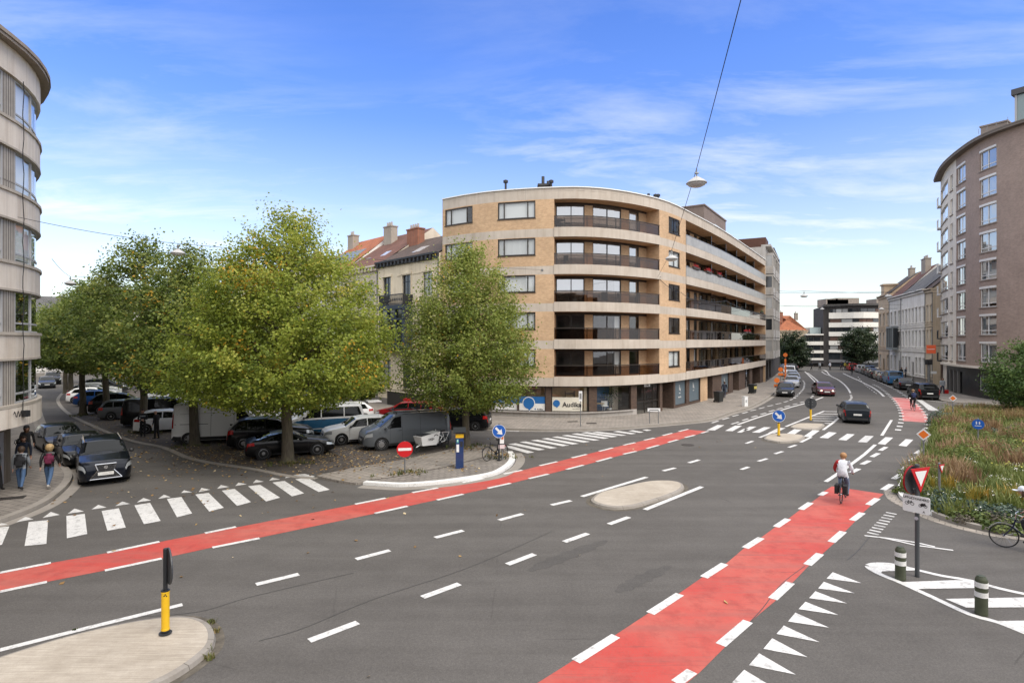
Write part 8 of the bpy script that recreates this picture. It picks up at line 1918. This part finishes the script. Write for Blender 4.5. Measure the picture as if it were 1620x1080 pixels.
# ------------------------------------------------------------------ people
SKIN = plain('skin', (0.48, 0.27, 0.19), .55)
def cloth(name, col, rough=.85): return plain('cloth_' + name, col, rough, var=.18, vscale=9)
JEAN = cloth('jeans', (0.055, 0.105, 0.20)); JEAN2 = cloth('faded_jeans', (0.13, 0.18, 0.27)); BLKC = cloth('black', (0.012, 0.012, 0.014)); NAVC = cloth('navy', (0.018, 0.024, 0.042)); GREYC = cloth('grey', (0.24, 0.26, 0.28)); WHTC = cloth('white', (0.62, 0.64, 0.68)); REDC = cloth('red', (0.36, 0.02, 0.02)); SHOE = cloth('shoe_dark', (0.02, 0.018, 0.017)); SHOEW = cloth('shoe_pale', (0.45, 0.42, 0.38)); LEATH = plain('leather_black', (0.012, 0.012, 0.013), .35, var=.2); KHAK = cloth('khaki', (0.12, 0.10, 0.07)); DEN = cloth('denim_blue', (0.05, 0.11, 0.24))
def person(label, pos, heading, J, mats, height=1.72, hair=None, group=None, z=0.0, cat='person', fat=1.0, hat=None, face=True):
 """J: joint positions (forward, left, up) for a 1.72 m figure; mats: dict zone -> material"""
 t = thing('person', label, cat, (pos[0], pos[1], z), R(heading), group); k = height / 1.72; t.scale = (k, k, k)
 V = []; E = []; Rd = []; Zn = {}
 def v(p, r): V.append(tuple(p)); Rd.append(r); return len(V) - 1
 segs = []
 def chain(start, pts, zone):
  prev = start
  for (p, r), zn in zip(pts, zone):
   i = v(p, r); E.append((prev, i)); segs.append((prev, i, zn)); prev = i
  return prev
 pel = v(J['pelvis'], .125 * fat)
 sp = chain(pel, [(J['waist'], .118 * fat), (J['chest'], .145 * fat)], ['top', 'top'])
 nk = chain(sp, [(J['neck'], .062), (J['jaw'], .062), (J['head'], .092), (J['crown'], .07)], ['collar', 'skin', 'skin', 'skin'])
 f = Vector(J['face']).normalized(); hd = Vector(J['head']); jw = Vector(J['jaw'])
 ns = v(hd + f * .105 + Vector((0, 0, -.02)), .013); E.append((nk - 1, ns)); segs.append((nk - 1, ns, 'skin'))
 sdv = f.cross(Vector((0, 0, 1))).normalized()
 for s in (-1, 1): e = v(hd + sdv * s * .098 + Vector((0, 0, -.01)), .018); E.append((nk - 1, e)); segs.append((nk - 1, e, 'skin'))
 for s, c in ((1, 'l'), (-1, 'r')):
  wr = chain(sp, [(J['sho_' + c], .072 * fat), (J['elb_' + c], .054 * fat), (J['wri_' + c], .036)], ['sleeve_' + c] * 3)
  el, w_ = Vector(J['elb_' + c]), Vector(J['wri_' + c]); d = (w_ - el).normalized(); d = Vector(J.get('hand_' + c, d)).normalized()
  pm = v(w_ + d * .075, .030); E.append((wr, pm)); segs.append((wr, pm, 'skin'))
  side = d.cross(Vector((0, 0, 1))); side = side.normalized() if side.length > .2 else Vector((1, 0, 0)); curl = Vector((0, 0, -1)) if abs(d.z) < .8 else Vector((.6, 0, 0)) + side.cross(d) * .3
  for q, L_ in ((-1.5, .062), (-.5, .076), (.5, .072), (1.5, .055)):
   a = v(w_ + d * .105 + side * .017 * q, .0095); b = v(w_ + d * (.105 + L_ * .6) + side * .019 * q + curl * .018, .0085); e = v(w_ + d * (.105 + L_) + side * .018 * q + curl * .05, .0075)
   E.extend([(pm, a), (a, b), (b, e)]); segs.extend([(pm, a, 'skin'), (a, b, 'skin'), (b, e, 'skin')])
  a = v(w_ + d * .05 + side * .034 * (1 if s > 0 else -1) , .012); b = v(w_ + d * .095 + side * .05 * (1 if s > 0 else -1) + curl * .02, .009); E.extend([(wr, a), (a, b)]); segs.extend([(wr, a, 'skin'), (a, b, 'skin')])
  an = chain(pel, [(J['hip_' + c], .094 * fat), (J['kne_' + c], .068 * fat), (J['ank_' + c], .05)], ['legs', 'legs', 'legs'])
  a_ = Vector(J['ank_' + c]); td = Vector(J.get('toe_' + c, (1, 0, -.12))).normalized(); hl = v(a_ + Vector((-.035, 0, -.045)), .042); E.append((an, hl)); segs.append((an, hl, 'shoe')); tt = v(a_ + td * .1 + Vector((0, 0, -.045)), .042); E.append((hl, tt)); segs.append((hl, tt, 'shoe')); t2 = v(a_ + td * .17 + Vector((0, 0, -.05)), .034); E.append((tt, t2)); segs.append((tt, t2, 'shoe'))
 me = bpy.data.meshes.new('figure'); me.from_pydata(V, E, []); o = bpy.data.objects.new('figure', me); COL.objects.link(o)
 md = o.modifiers.new('skin', 'SKIN'); md.use_smooth_shade = True; md.branch_smoothing = .3
 for i, sv in enumerate(me.skin_vertices[0].data): sv.radius = (Rd[i], Rd[i]); sv.use_root = (i == 0)
 o.modifiers.new('sub', 'SUBSURF').levels = 1
 dg = bpy.context.evaluated_depsgraph_get(); bm_ = bpy.data.meshes.new_from_object(o.evaluated_get(dg)); bpy.data.objects.remove(o); bm_.name = 'body'
 zones = ['skin', 'top', 'collar', 'sleeve_l', 'sleeve_r', 'legs', 'shoe']; bm_.materials.clear()
 for zn in zones: bm_.materials.append(mats.get(zn) or {'collar': mats.get('top'), 'sleeve_l': mats.get('top'), 'sleeve_r': mats.get('top'), 'skin': SKIN, 'shoe': SHOE}[zn])
 A = np.array([V[s[0]] for s in segs]); B = np.array([V[s[1]] for s in segs]); zi = np.array([zones.index(s[2]) for s in segs]); ra = np.array([Rd[s[0]] for s in segs]); rb = np.array([Rd[s[1]] for s in segs])
 nP = len(bm_.polygons); C = np.empty(nP * 3); bm_.polygons.foreach_get('center', C); C = C.reshape(-1, 3); AB = B - A; L2 = (AB ** 2).sum(1) + 1e-9
 u = np.clip(((C[:, None, :] - A[None]) * AB[None]).sum(2) / L2[None], 0, 1); D = np.linalg.norm(C[:, None, :] - (A[None] + AB[None] * u[..., None]), axis=2) - (ra + (rb - ra) * u)
 idx = zi[D.argmin(1)]; idx[(idx == zones.index('collar')) & (C[:, 2] < J['neck'][2] - .03)] = zones.index('top')
 hem = J.get('hem')        # jacket hem: everything of the torso below stays trousers
 cy = np.abs(C[:, 1] - J['chest'][1]); idx[((idx == zones.index('sleeve_l')) | (idx == zones.index('sleeve_r')) | (idx == zones.index('collar'))) & (cy < .14) & (C[:, 2] < J['neck'][2] - .02)] = zones.index('top')
 tz = idx == zones.index('top')
 if hem is not None: idx[tz & (C[:, 2] < hem)] = zones.index('legs'); lg = (idx == zones.index('legs')) & (C[:, 2] > hem); idx[lg] = zones.index('top')
 bm_.polygons.foreach_set('material_index', idx.astype(np.int32)); bm_.polygons.foreach_set('use_smooth', [True] * nP)
 b = bpy.data.objects.new('body', bm_); COL.objects.link(b); b.parent = t
 if face:
  for s in (-1, 1): m = MB(); c = hd + f * .086 + sdv * s * .034 + Vector((0, 0, .012)); m.disc(c, f, .011, .012, 10); m.build('eye', SINK, t)
  m = MB(); c = hd + f * .084 + Vector((0, 0, -.052)); m.tube(c - sdv * .022, c + sdv * .022, .006, .006, 6); m.build('mouth', plain('lips', (0.3, 0.1, 0.09), .5), t)
 if hair:
  col, vol, length, curl = hair; rng = np.random.default_rng(abs(hash(label)) % 1000); bmh = bmesh.new(); bmesh.ops.create_icosphere(bmh, subdivisions=4, radius=1.0)
  up = Vector((0, 0, 1));
  for q in bmh.verts:
   d = q.co.copy(); fx = d.dot(f); rr = (.112 + vol) * (1 + curl * (math.sin(d.x * 17 + 3) * math.sin(d.y * 15) * math.sin(d.z * 19 + 1)) + curl * .5 * rng.normal() * .25)
   if fx > .35 and d.z < .35: rr = .070
   p_ = hd + Vector((0, 0, .02)) + d * rr
   if d.z < -.1 and fx < .3: p_.z -= length * (-d.z);
   q.co = p_
  mh = bpy.data.meshes.new('hair'); bmh.to_mesh(mh); bmh.free(); mh.polygons.foreach_set('use_smooth', [True] * len(mh.polygons)); mh.materials.append(plain('hair_%.2f_%.2f_%.2f' % col, col, .6, var=.35, vscale=30)); h = bpy.data.objects.new('hair', mh); COL.objects.link(h); h.parent = t
 if hat:
  m = MB(); c = hd; m.lathe([(.112, .03), (.118, .06), (.105, .12), (.06, .155), (.01, .165)], (c.x, c.y, c.z), 18)
  if hat[1]: q = c + f * .15 + Vector((0, 0, .035)); m.disc(q, (0, 0, 1), .085, .012, 14)
  m.build('cap', hat[0], t, smooth=True)
 return t
def walker(stride=.32, arm=.3, bend=.0, hem=.86):
 J = dict(pelvis=(0, 0, .93), waist=(.01, 0, 1.08), chest=(.02 + bend, 0, 1.30), neck=(.03 + bend, 0, 1.46), jaw=(.05 + bend, 0, 1.53), head=(.06 + bend, 0, 1.61), crown=(.05 + bend, 0, 1.67), face=(1, 0, 0), hem=hem)
 for c, s, g in (('l', 1, 1), ('r', -1, -1)):
  a = stride * g; hp = Vector((0, s * .095, .89)); kn = hp + Vector((math.sin(a) * .42, 0, -math.cos(a) * .42)); b = a - (.12 if g > 0 else .38) * (stride / .32); an = kn + Vector((math.sin(b) * .40, 0, -math.cos(b) * .40))
  J['hip_' + c], J['kne_' + c], J['ank_' + c] = tuple(hp), tuple(kn), tuple(an); J['toe_' + c] = (1, s * .1, -.1 if g > 0 else -.35)
  sh = Vector((.0 + bend, s * .185, 1.395)); e = -arm * g; el = sh + Vector((math.sin(e) * .28, s * .05, -math.cos(e) * .28)); w = el + Vector((math.sin(e + .35) * .25, s * .01, -math.cos(e + .35) * .25)); J['sho_' + c], J['elb_' + c], J['wri_' + c] = tuple(sh), tuple(el), tuple(w)
 mn = min(J['ank_l'][2], J['ank_r'][2]) - .088
 for q in J:
  if isinstance(J[q], tuple) and q[:4] not in ('face', 'toe_', 'hand'): J[q] = (J[q][0], J[q][1], J[q][2] - mn)
 J['hem'] = hem - mn; return J
def rider(lean=.22, arm=(.26, .30, 1.06), back=0.0, hem=.93):
 J = dict(pelvis=(-.28, 0, 1.02), waist=(-.26, 0, 1.17), chest=(-.24 + lean * .6, 0, 1.38), neck=(-.24 + lean, 0, 1.52), jaw=(-.20 + lean, 0, 1.585), head=(-.18 + lean, 0, 1.665), crown=(-.19 + lean, 0, 1.725), face=(1, 0, -.05), hem=hem)
 for c, s, up in (('l', 1, 1), ('r', -1, 0)):
  J['hip_' + c] = (-.24, s * .10, .97); J['kne_' + c] = (.14, s * .13, .86) if up else (.05, s * .12, .60); J['ank_' + c] = (.03, s * .13, .50) if up else (-.16 + .12, s * .13, .27); J['toe_' + c] = (1, 0, -.1)
  J['sho_' + c] = (-.24 + lean * .75, s * .19, 1.45); e = Vector(J['sho_' + c]).lerp(Vector((.08, s * .28, 1.06)), .52) + Vector((-.03, s * .05, -.06)); J['elb_' + c] = tuple(e); J['wri_' + c] = (.0, s * .285, 1.07); J['hand_' + c] = (1, 0, -.25)
 return J
def pack(name, label, pos, heading, col, z, w=.30, h=.44, d=.2, back=.24, scale=1.0, straps=True):
 hx = R(heading); t = thing(name, label, 'bag', (pos[0] - math.cos(hx) * back, pos[1] - math.sin(hx) * back, z), hx); bm_ = bmesh.new(); bmesh.ops.create_cube(bm_, size=1.0); bmesh.ops.bevel(bm_, geom=bm_.edges[:], offset=.22, segments=4, affect='EDGES')
 for q in bm_.verts: tz = q.co.z; q.co = Vector((q.co.x * d * (1 - .25 * max(0, tz)), q.co.y * w * (1 - .25 * max(0, tz)), tz * h))
 me = bpy.data.meshes.new('pack_body'); bm_.to_mesh(me); bm_.free(); me.polygons.foreach_set('use_smooth', [True] * len(me.polygons)); me.materials.append(col); o = bpy.data.objects.new('pack_body', me); COL.objects.link(o); o.parent = t
 m = MB(); m.box(-d * .56, -d * .44, -w * .32, w * .32, -h * .38, h * .02); m.build('pocket', col, t)
 for s in (-1, 1): m = MB(); m.poly_tube([(d * .45, s * w * .3, h * .36), (d * .75, s * w * .42, h * .42), (d * 1.35, s * w * .42, h * .1), (d * .5, s * w * .4, -h * .4)], .016, 5); m.build('strap', M_BLACK, t)
 return t
def turn(pos, away=True):
 return math.degrees(math.atan2(pos[1], pos[0])) + (0 if away else 180)
PGRP = 'people on the left pavement'
LZ = .13
p1 = G(33, 779); h1 = 118; person('person in grey hooded top and blue jeans walking away with a black backpack', p1, h1, walker(.3, .2), dict(top=GREYC, legs=JEAN), 1.70, ((0.06, 0.035, 0.02), .006, .06, .05), PGRP, LZ, fat=1.08)
pack('backpack', 'black backpack on the back of the person in the grey hooded top', p1, h1, BLKC, LZ + 1.18, .33, .5, .2, .2)
p2 = G(77.5, 776); h2 = 112; person('person with curly blond hair in a black leather jacket and jeans walking away', p2, h2, walker(.34, .35), dict(top=LEATH, legs=JEAN, shoe=SHOEW), 1.72, ((0.36, 0.25, 0.12), .024, .05, .2), PGRP, LZ, fat=1.08)
pack('backpack', 'burgundy backpack on the back of the curly blond person', (p2[0] + .08, p2[1]), h2, cloth('burgundy', (0.11, 0.008, 0.035)), LZ + 1.2, .32, .42, .2, .21)
p3 = atd(37.5, 24.9); person('person in a dark navy top walking towards the viewer behind the grey hooded one', p3, -62, walker(.25, .15), dict(top=NAVC, legs=BLKC), 1.74, ((0.05, 0.03, 0.02), .006, .04, .05), PGRP, LZ)
p4 = atd(42.5, 27.9); person('person in a black jacket and dark cap, farthest back on the left pavement', p4, -62, walker(.25, .3), dict(top=BLKC, legs=KHAK), 1.74, ((0.12, 0.06, 0.03), .01, .14, .05), PGRP, LZ, hat=(BLKC, True), fat=1.06)
pack('shoulder_bag', 'black bag at the side of the person in the dark cap', (p4[0] - .3, p4[1] - .1), -62, BLKC, LZ + .98, .2, .3, .3, .0)
p5 = atd(-7, 22.6); person('person with pale sleeve cut by the left edge of the picture', p5, -20, walker(.3, .45), dict(top=BLKC, sleeve_l=GREYC, sleeve_r=GREYC, legs=BLKC), 1.72, ((0.05, 0.03, 0.02), .006, .04, .05), PGRP, LZ)
TGRP = 'people talking beside the parked vans'
p6 = G(226, 691); J = walker(.05, .05); J['wri_l'] = (.26, .06, 1.12); J['elb_l'] = (.05, .24, 1.12); J['wri_r'] = (.25, -.04, 1.08); J['elb_r'] = (.05, -.24, 1.12)
person('person in dark clothes with pale reflective patches on the chest standing by the white van', p6, -62, J, dict(top=BLKC, legs=BLKC), 1.74, ((0.04, 0.025, 0.02), .005, .03, .03), TGRP)
hx = R(-62); t = [o for o in bpy.data.objects if o.get('label', '').startswith('person in dark clothes with pale')][0]; m = MB(); m.box(.145, .175, -.15, .15, 1.28, 1.36); m.build('reflective_patch', GREYC, t); m = MB(); m.box(.125, .16, -.12, .12, 1.05, 1.14); m.build('reflective_patch', GREYC, t)
p7 = G(247.5, 693.5); J = walker(.05, .05); J['wri_r'] = (.22, -.1, 1.1); person('bald person in a long dark coat standing at the rear of the white van', p7, 175, J, dict(top=BLKC, legs=BLKC), 1.74, None, TGRP)
# the cyclist on the near red lane
cb = ((G(1331, 796)[0] + G(1338, 787)[0]) / 2, (G(1331, 796)[1] + G(1338, 787)[1]) / 2)
CH = 52
bicycle('bicycle', 'black city bicycle with black panniers ridden up the near red lane', cb, CH, BLK, 0, bag=BLKC, z=.008)
J = rider(.14); person('cyclist in a white top with one red sleeve on the near red lane', cb, CH, J, dict(top=WHTC, sleeve_l=REDC, collar=REDC, legs=JEAN2, shoe=SHOE), 1.74, ((0.36, 0.19, 0.08), -.002, .03, .09), None, .008, fat=1.22)
cf = (G(1446, 650)[0] + .25, G(1446, 650)[1] + .5)
bicycle('bicycle', 'dark bicycle on the far pale red crossing', cf, 66, BLK, z=.008)
person('cyclist in a black jacket riding away on the far pale red crossing', cf, 66, rider(.1), dict(top=BLKC, legs=BLKC), 1.76, ((0.2, 0.12, 0.06), .004, .02, .03), None, .008, fat=1.2)
pack('backpack', 'navy backpack on the cyclist at the far pale red crossing', (cf[0] - math.cos(R(66)) * .28, cf[1] - math.sin(R(66)) * .28), 66, cloth('navy_bag', (0.02, 0.03, 0.09)), 1.36, .34, .46, .2, .1)
cg = G(1347.5, 592.5); bicycle('bicycle', 'small dark bicycle far down the main street', cg, 66, BLK, z=.008); person('cyclist in dark clothes far down the main street before the red car', cg, 66, rider(.1), dict(top=BLKC, legs=BLKC), 1.9, ((0.05, 0.03, 0.02), .004, .02, .03), None, .008, fat=1.2)
# the cyclist entering at the right edge
hb = 139.5; fx = Vector((14.35, 16.6)); u = Vector((math.cos(R(hb)), math.sin(R(hb)))); ce = fx - u * .54
bicycle('bicycle', 'dark blue racing-style bicycle whose front wheel enters at the right edge', ce, hb, (0.01, 0.015, 0.04), z=.004, kind='silver')
person('cyclist in a blue denim jacket and white cap at the right picture edge', ce, hb, rider(.30), dict(top=DEN, legs=BLKC), 1.74, ((0.1, 0.06, 0.03), .006, .05, .04), None, .004, hat=(WHTC, True), fat=1.1)
# parked bicycle at the keep-right post and the white cargo bike
q = G(777.5, 732); bicycle('bicycle', 'dark parked bicycle leaning by the keep-right post at the white kerb', (q[0] + .2, q[1] + .35), 225, BLK, 6, z=.1, fender=True)
def cargo():
 q = G(665, 718); q2 = G(703.5, 709.5); c = ((q[0] + q2[0]) / 2, (q[1] + q2[1]) / 2); ang = math.degrees(math.atan2(q[1] - q2[1], q[0] - q2[0]))
 t = thing('cargo_bike', 'white cargo bike with large front box parked behind the no-entry sign', 'cargo bike', (*c, .1), R(ang)); W_ = paint((0.66, 0.66, 0.65)); m = MB()
 P = [(-.05, .28), (1.0, .36), (1.18, .86), (-.28, .98), (-.22, .5)]; n = len(P)
 for y, f in ((.3, 1), (-.3, 0)): m.face([(a, y * (1 if z > .5 else .75), z) for a, z in (P[::-1] if f else P)])
 for i in range(n):
  a, b = P[i], P[(i + 1) % n]; m.face([(a[0], -.3 * (1 if a[1] > .5 else .75), a[1]), (a[0], .3 * (1 if a[1] > .5 else .75), a[1]), (b[0], .3 * (1 if b[1] > .5 else .75), b[1]), (b[0], -.3 * (1 if b[1] > .5 else .75), b[1])])
 bx = m.build('cargo_box', W_, t); m = MB(); m.box(-.25, 1.1, -.25, .25, .9, .93); m.build('box_cover', M_DARK, bx)
 m = MB();
 for a, b, r in (((-.1, 0, .3), (-.95, 0, .34), .03), ((-.3, 0, .85), (-.45, 0, .35), .028), ((-.3, 0, .8), (-.75, 0, .62), .03), ((-.75, 0, .62), (-.5, 0, .32), .028), ((-.75, 0, .9), (-.95, 0, .34), .02), ((-.7, 0, .86), (-1.3, 0, .80), .02), ((-1.3, 0, .80), (-1.0, 0, .36), .02), ((.95, 0, .4), (1.25, 0, .3), .03), ((-.3, 0, .85), (-.2, 0, 1.08), .02)): m.tube(a, b, r)
 m.build('frame', W_, t)
 for x, r in ((-1.0, .31), (1.25, .25)):
  m = MB(); n = 26; V = []; Fc = []
  for a in range(n):
   for k in range(6): g = 2 * math.pi * k / 6; rr = r - .028 + .028 * math.cos(g); V.append((rr * math.cos(2 * math.pi * a / n), .026 * math.sin(g), rr * math.sin(2 * math.pi * a / n)))
  for a in range(n):
   for k in range(6): Fc.append((a * 6 + k, a * 6 + (k + 1) % 6, ((a + 1) % n) * 6 + (k + 1) % 6, ((a + 1) % n) * 6 + k))
  m.mesh_add(V, Fc); w = m.build('wheel', TYRE, t, smooth=True); w.location = (x, 0, r)
  m = MB()
  for a in range(10): m.tube((0, 0, 0), ((r - .05) * math.cos(a * .628), 0, (r - .05) * math.sin(a * .628)), .005, .005, 4)
  m.build('spokes', M_DARK, w)
 m = MB(); m.poly_tube([(-.36, .3, 1.08), (-.2, .12, 1.12), (-.2, -.12, 1.12), (-.36, -.3, 1.08)], .014, 6); m.build('handlebar', M_DARK, t); m = MB(); m.box(-.9, -.64, -.08, .08, .9, .97); m.build('saddle', M_BLACK, t); m = MB(); m.tube((-.52, -.06, .32), (-.52, .06, .32), .1, .1, 14); m.build('crank', M_DARK, t)
 tx = text_mesh('cargo', .2, SINK, 'lettering', None, (0, 0, 0), (-1, 0, 0)); tx.parent = bx; tx.location = (.42, .306, .68)
 m = MB(); m.poly_tube([(.2, .305, .8), (.1, .305, .86), (-.02, .305, .84), (-.1, .305, .78)], .018, 5); m.build('emblem', SINK, bx)
cargo()
# walkers far off
FGP = 'walkers in the far street'
for px, py, hd_, tp, lg, lab, ht in ((1491, 624, 250, GREYC, NAVC, 'person in a pale top standing by the black tiled entrance with a red bag', 1.74), (1146, 631, 60, NAVC, NAVC, 'person in dark blue standing before the shop film window near the bin', 1.7), (1426, 600.5, 250, BLKC, BLKC, 'person in dark clothes behind the parked cars, left of a pair', 1.8), (1434, 600.5, 250, NAVC, BLKC, 'person in dark clothes behind the parked cars, right of a pair', 1.85)):
 person(lab, G(px, py), hd_, walker(.22, .2), dict(top=tp, legs=lg), ht, ((0.06, 0.04, 0.02), .006, .05, .04), FGP, .12, fat=1.15, face=False)
q = G(1496.5, 624); t = thing('shopping_bag', 'red shopping bag beside the person at the black tiled entrance', 'bag', (*q, .12)); m = MB(); m.box(-.22, .22, -.12, .12, 0, .42); m.build('bag', paint((0.42, 0.02, 0.02)), t); m = MB(); m.poly_tube([(-.1, 0, .42), (-.08, 0, .62), (.08, 0, .62), (.1, 0, .42)], .012, 5); m.build('handle', M_BLACK, t)
for i, (px, col) in enumerate(((1284, BLKC), (1297, GREYC), (1313, WHTC), (1331, NAVC), (1337, cloth('yellow', (0.5, 0.4, 0.05))))):
 person('tiny person in %s on the square before the far white block' % ('black', 'grey', 'white', 'navy', 'yellow')[i], G(px, 585.2), 90 * i, walker(.2, .2), dict(top=col, legs=BLKC), 1.75, ((0.06, 0.04, 0.02), .006, .05, .04), 'tiny people before the far block', 0, fat=1.2, face=False)
# ------------------------------------------------------------------ small things on balconies
def balcony_things():
 rd = random.Random(4); LB0, LB1 = SX(1085), CPATH.L - .4
 gr = plain('plant_green', (0.05, 0.09, 0.03), .7); rdm = plain('geranium_red', (0.40, 0.02, 0.025), .6); pot = plain('pot_dark', (0.05, 0.04, 0.035), .7)
 def pl(s, z, off, n, mat, h, lab, name='flower_box'):
  q = CPATH.at(s, off); t = thing(name, lab, 'plant', (q.x, q.y, z)); nn = CPATH.nrm(s); u = Vector((-nn.y, nn.x)); m = MB(); m.obox((0, 0), u, n * .14, .1, 0, .2); m.build('planter', pot, t)
  rng = np.random.default_rng(int(s * 10)); C = np.column_stack([rng.normal(size=n * 26) * n * .075, np.zeros(n * 26), .2 + abs(rng.normal(size=n * 26)) * h]); X = C[:, :1] * np.array([[u.x, u.y, 0]]) + rng.normal(size=(n * 26, 3)) * .05; X[:, 2] += C[:, 2]; N = rng.normal(size=X.shape); N /= np.linalg.norm(N, axis=1)[:, None]
  link('flowers', leaf_mesh('flowers', X, rng.uniform(.05, .11, n * 26), N, mat, rng.random(n * 26), rng), t)
 L_ = LB1 - LB0
 for k, (fr, lv, off, n, mat, lab) in enumerate(((.07, 3, .05, 6, rdm, 'red geraniums in a box on the fourth floor balcony, leftmost'), (.17, 3, .05, 6, rdm, 'red geraniums in a box on the fourth floor balcony, second from the left'), (.27, 3, .05, 5, rdm, 'red geraniums in a box on the fourth floor balcony, third from the left'), (.62, 1, .05, 5, rdm, 'red flowers in a box on the second floor balcony, left of two'), (.68, 1, .05, 5, rdm, 'red flowers in a box on the second floor balcony, right of two'), (.92, 2, .05, 7, gr, 'green plants at the far end of the third floor balcony'), (.85, 3, -.5, 5, gr, 'green plant standing on the fourth floor balcony'), (.55, 3, -.4, 4, gr, 'dark plant in the middle of the fourth floor balcony'))):
  pl(LB0 + L_ * fr, LEV[lv] + (.95 if off > 0 else .1), off, n, mat, .12 if off > 0 else .4, lab)
 DKM = plain('furniture_dark', (0.03, 0.03, 0.032), .5)
 s = SX(887); q = CPATH.at(s, -.55); t = thing('balcony_table', 'small dark round table on the top left balcony', 'table', (q.x, q.y, LEV[4] + .01)); m = MB(); m.lathe([(.36, .70), (.36, .73)], (0, 0, 0), 18); m.build('tabletop', DKM, t); m = MB(); m.tube((0, 0, 0), (0, 0, .7), .03); m.lathe([(.2, 0), (.2, .02)], (0, 0, 0), 12); m.build('leg', DKM, t)
 for k, (px, lv, lab) in enumerate(((881, 4, 'dark chair left of the round table on the top left balcony'), (898, 4, 'dark chair right of the round table on the top left balcony'), (962, 2, 'dark chair on the third floor left balcony, left one'), (980, 2, 'dark chair on the third floor left balcony, right one'), (893, 3, 'dark chair on the fourth floor left balcony'))):
  q = CPATH.at(SX(px), -.5); t = thing('balcony_chair', lab, 'chair', (q.x, q.y, LEV[lv] + .01), R(80 * k), 'chairs on the left balconies'); m = MB(); m.box(-.22, .22, -.22, .22, .43, .47); m.build('seat', DKM, t); m = MB(); m.box(-.22, .22, .19, .22, .47, .9); m.build('backrest', DKM, t)
  for a in (-.2, .2):
   for b in (-.2, .2): m = MB(); m.tube((a, b, 0), (a, b, .43), .015); m.build('leg', DKM, t)
 q = CPATH.at(SX(984), -1.6); t = thing('shop_plant', 'leafy potted plant inside the window of the shop with the blue picture', 'plant', (q.x, q.y, .1)); m = MB(); m.lathe([(.16, 0), (.2, .5)], (0, 0, 0), 12); m.build('pot', SWH, t); rng = np.random.default_rng(3); X = rng.normal(size=(260, 3)) * np.array([.34, .34, .34]) + np.array([0, 0, 1.45]); N = rng.normal(size=X.shape); N /= np.linalg.norm(N, axis=1)[:, None]; link('foliage', leaf_mesh('foliage', X, rng.uniform(.08, .18, 260), N, gr, rng.random(260), rng), t); m = MB(); m.tube((0, 0, .5), (0, 0, 1.4), .03); m.build('stem', M_BARK, t)
 q = CPATH.at(SX(957), -1.3); t = thing('shop_desk', 'pale desk inside the shop with the blue picture', 'desk', (q.x, q.y, .1)); m = MB(); m.box(-.6, .6, -.3, .3, .95, 1.0); m.build('tabletop', plain('pale_wood', (0.5, 0.36, 0.2), .5), t)
 for a in (-.5, .5): m = MB(); m.tube((a, 0, 0), (a, 0, .95), .03); m.build('leg', SWH, t)
 q = CPATH.at(SX(968), -1.0); t = thing('shop_chair', 'white chair inside the shop beside the pale desk', 'chair', (q.x, q.y, .1)); m = MB(); m.box(-.25, .25, -.25, .25, .75, .8); m.build('seat', SWH, t); m = MB(); m.box(-.25, .25, .2, .25, .8, 1.15); m.build('backrest', SWH, t); m = MB(); m.tube((0, 0, 0), (0, 0, .75), .04); m.build('leg', SWH, t)
balcony_things()
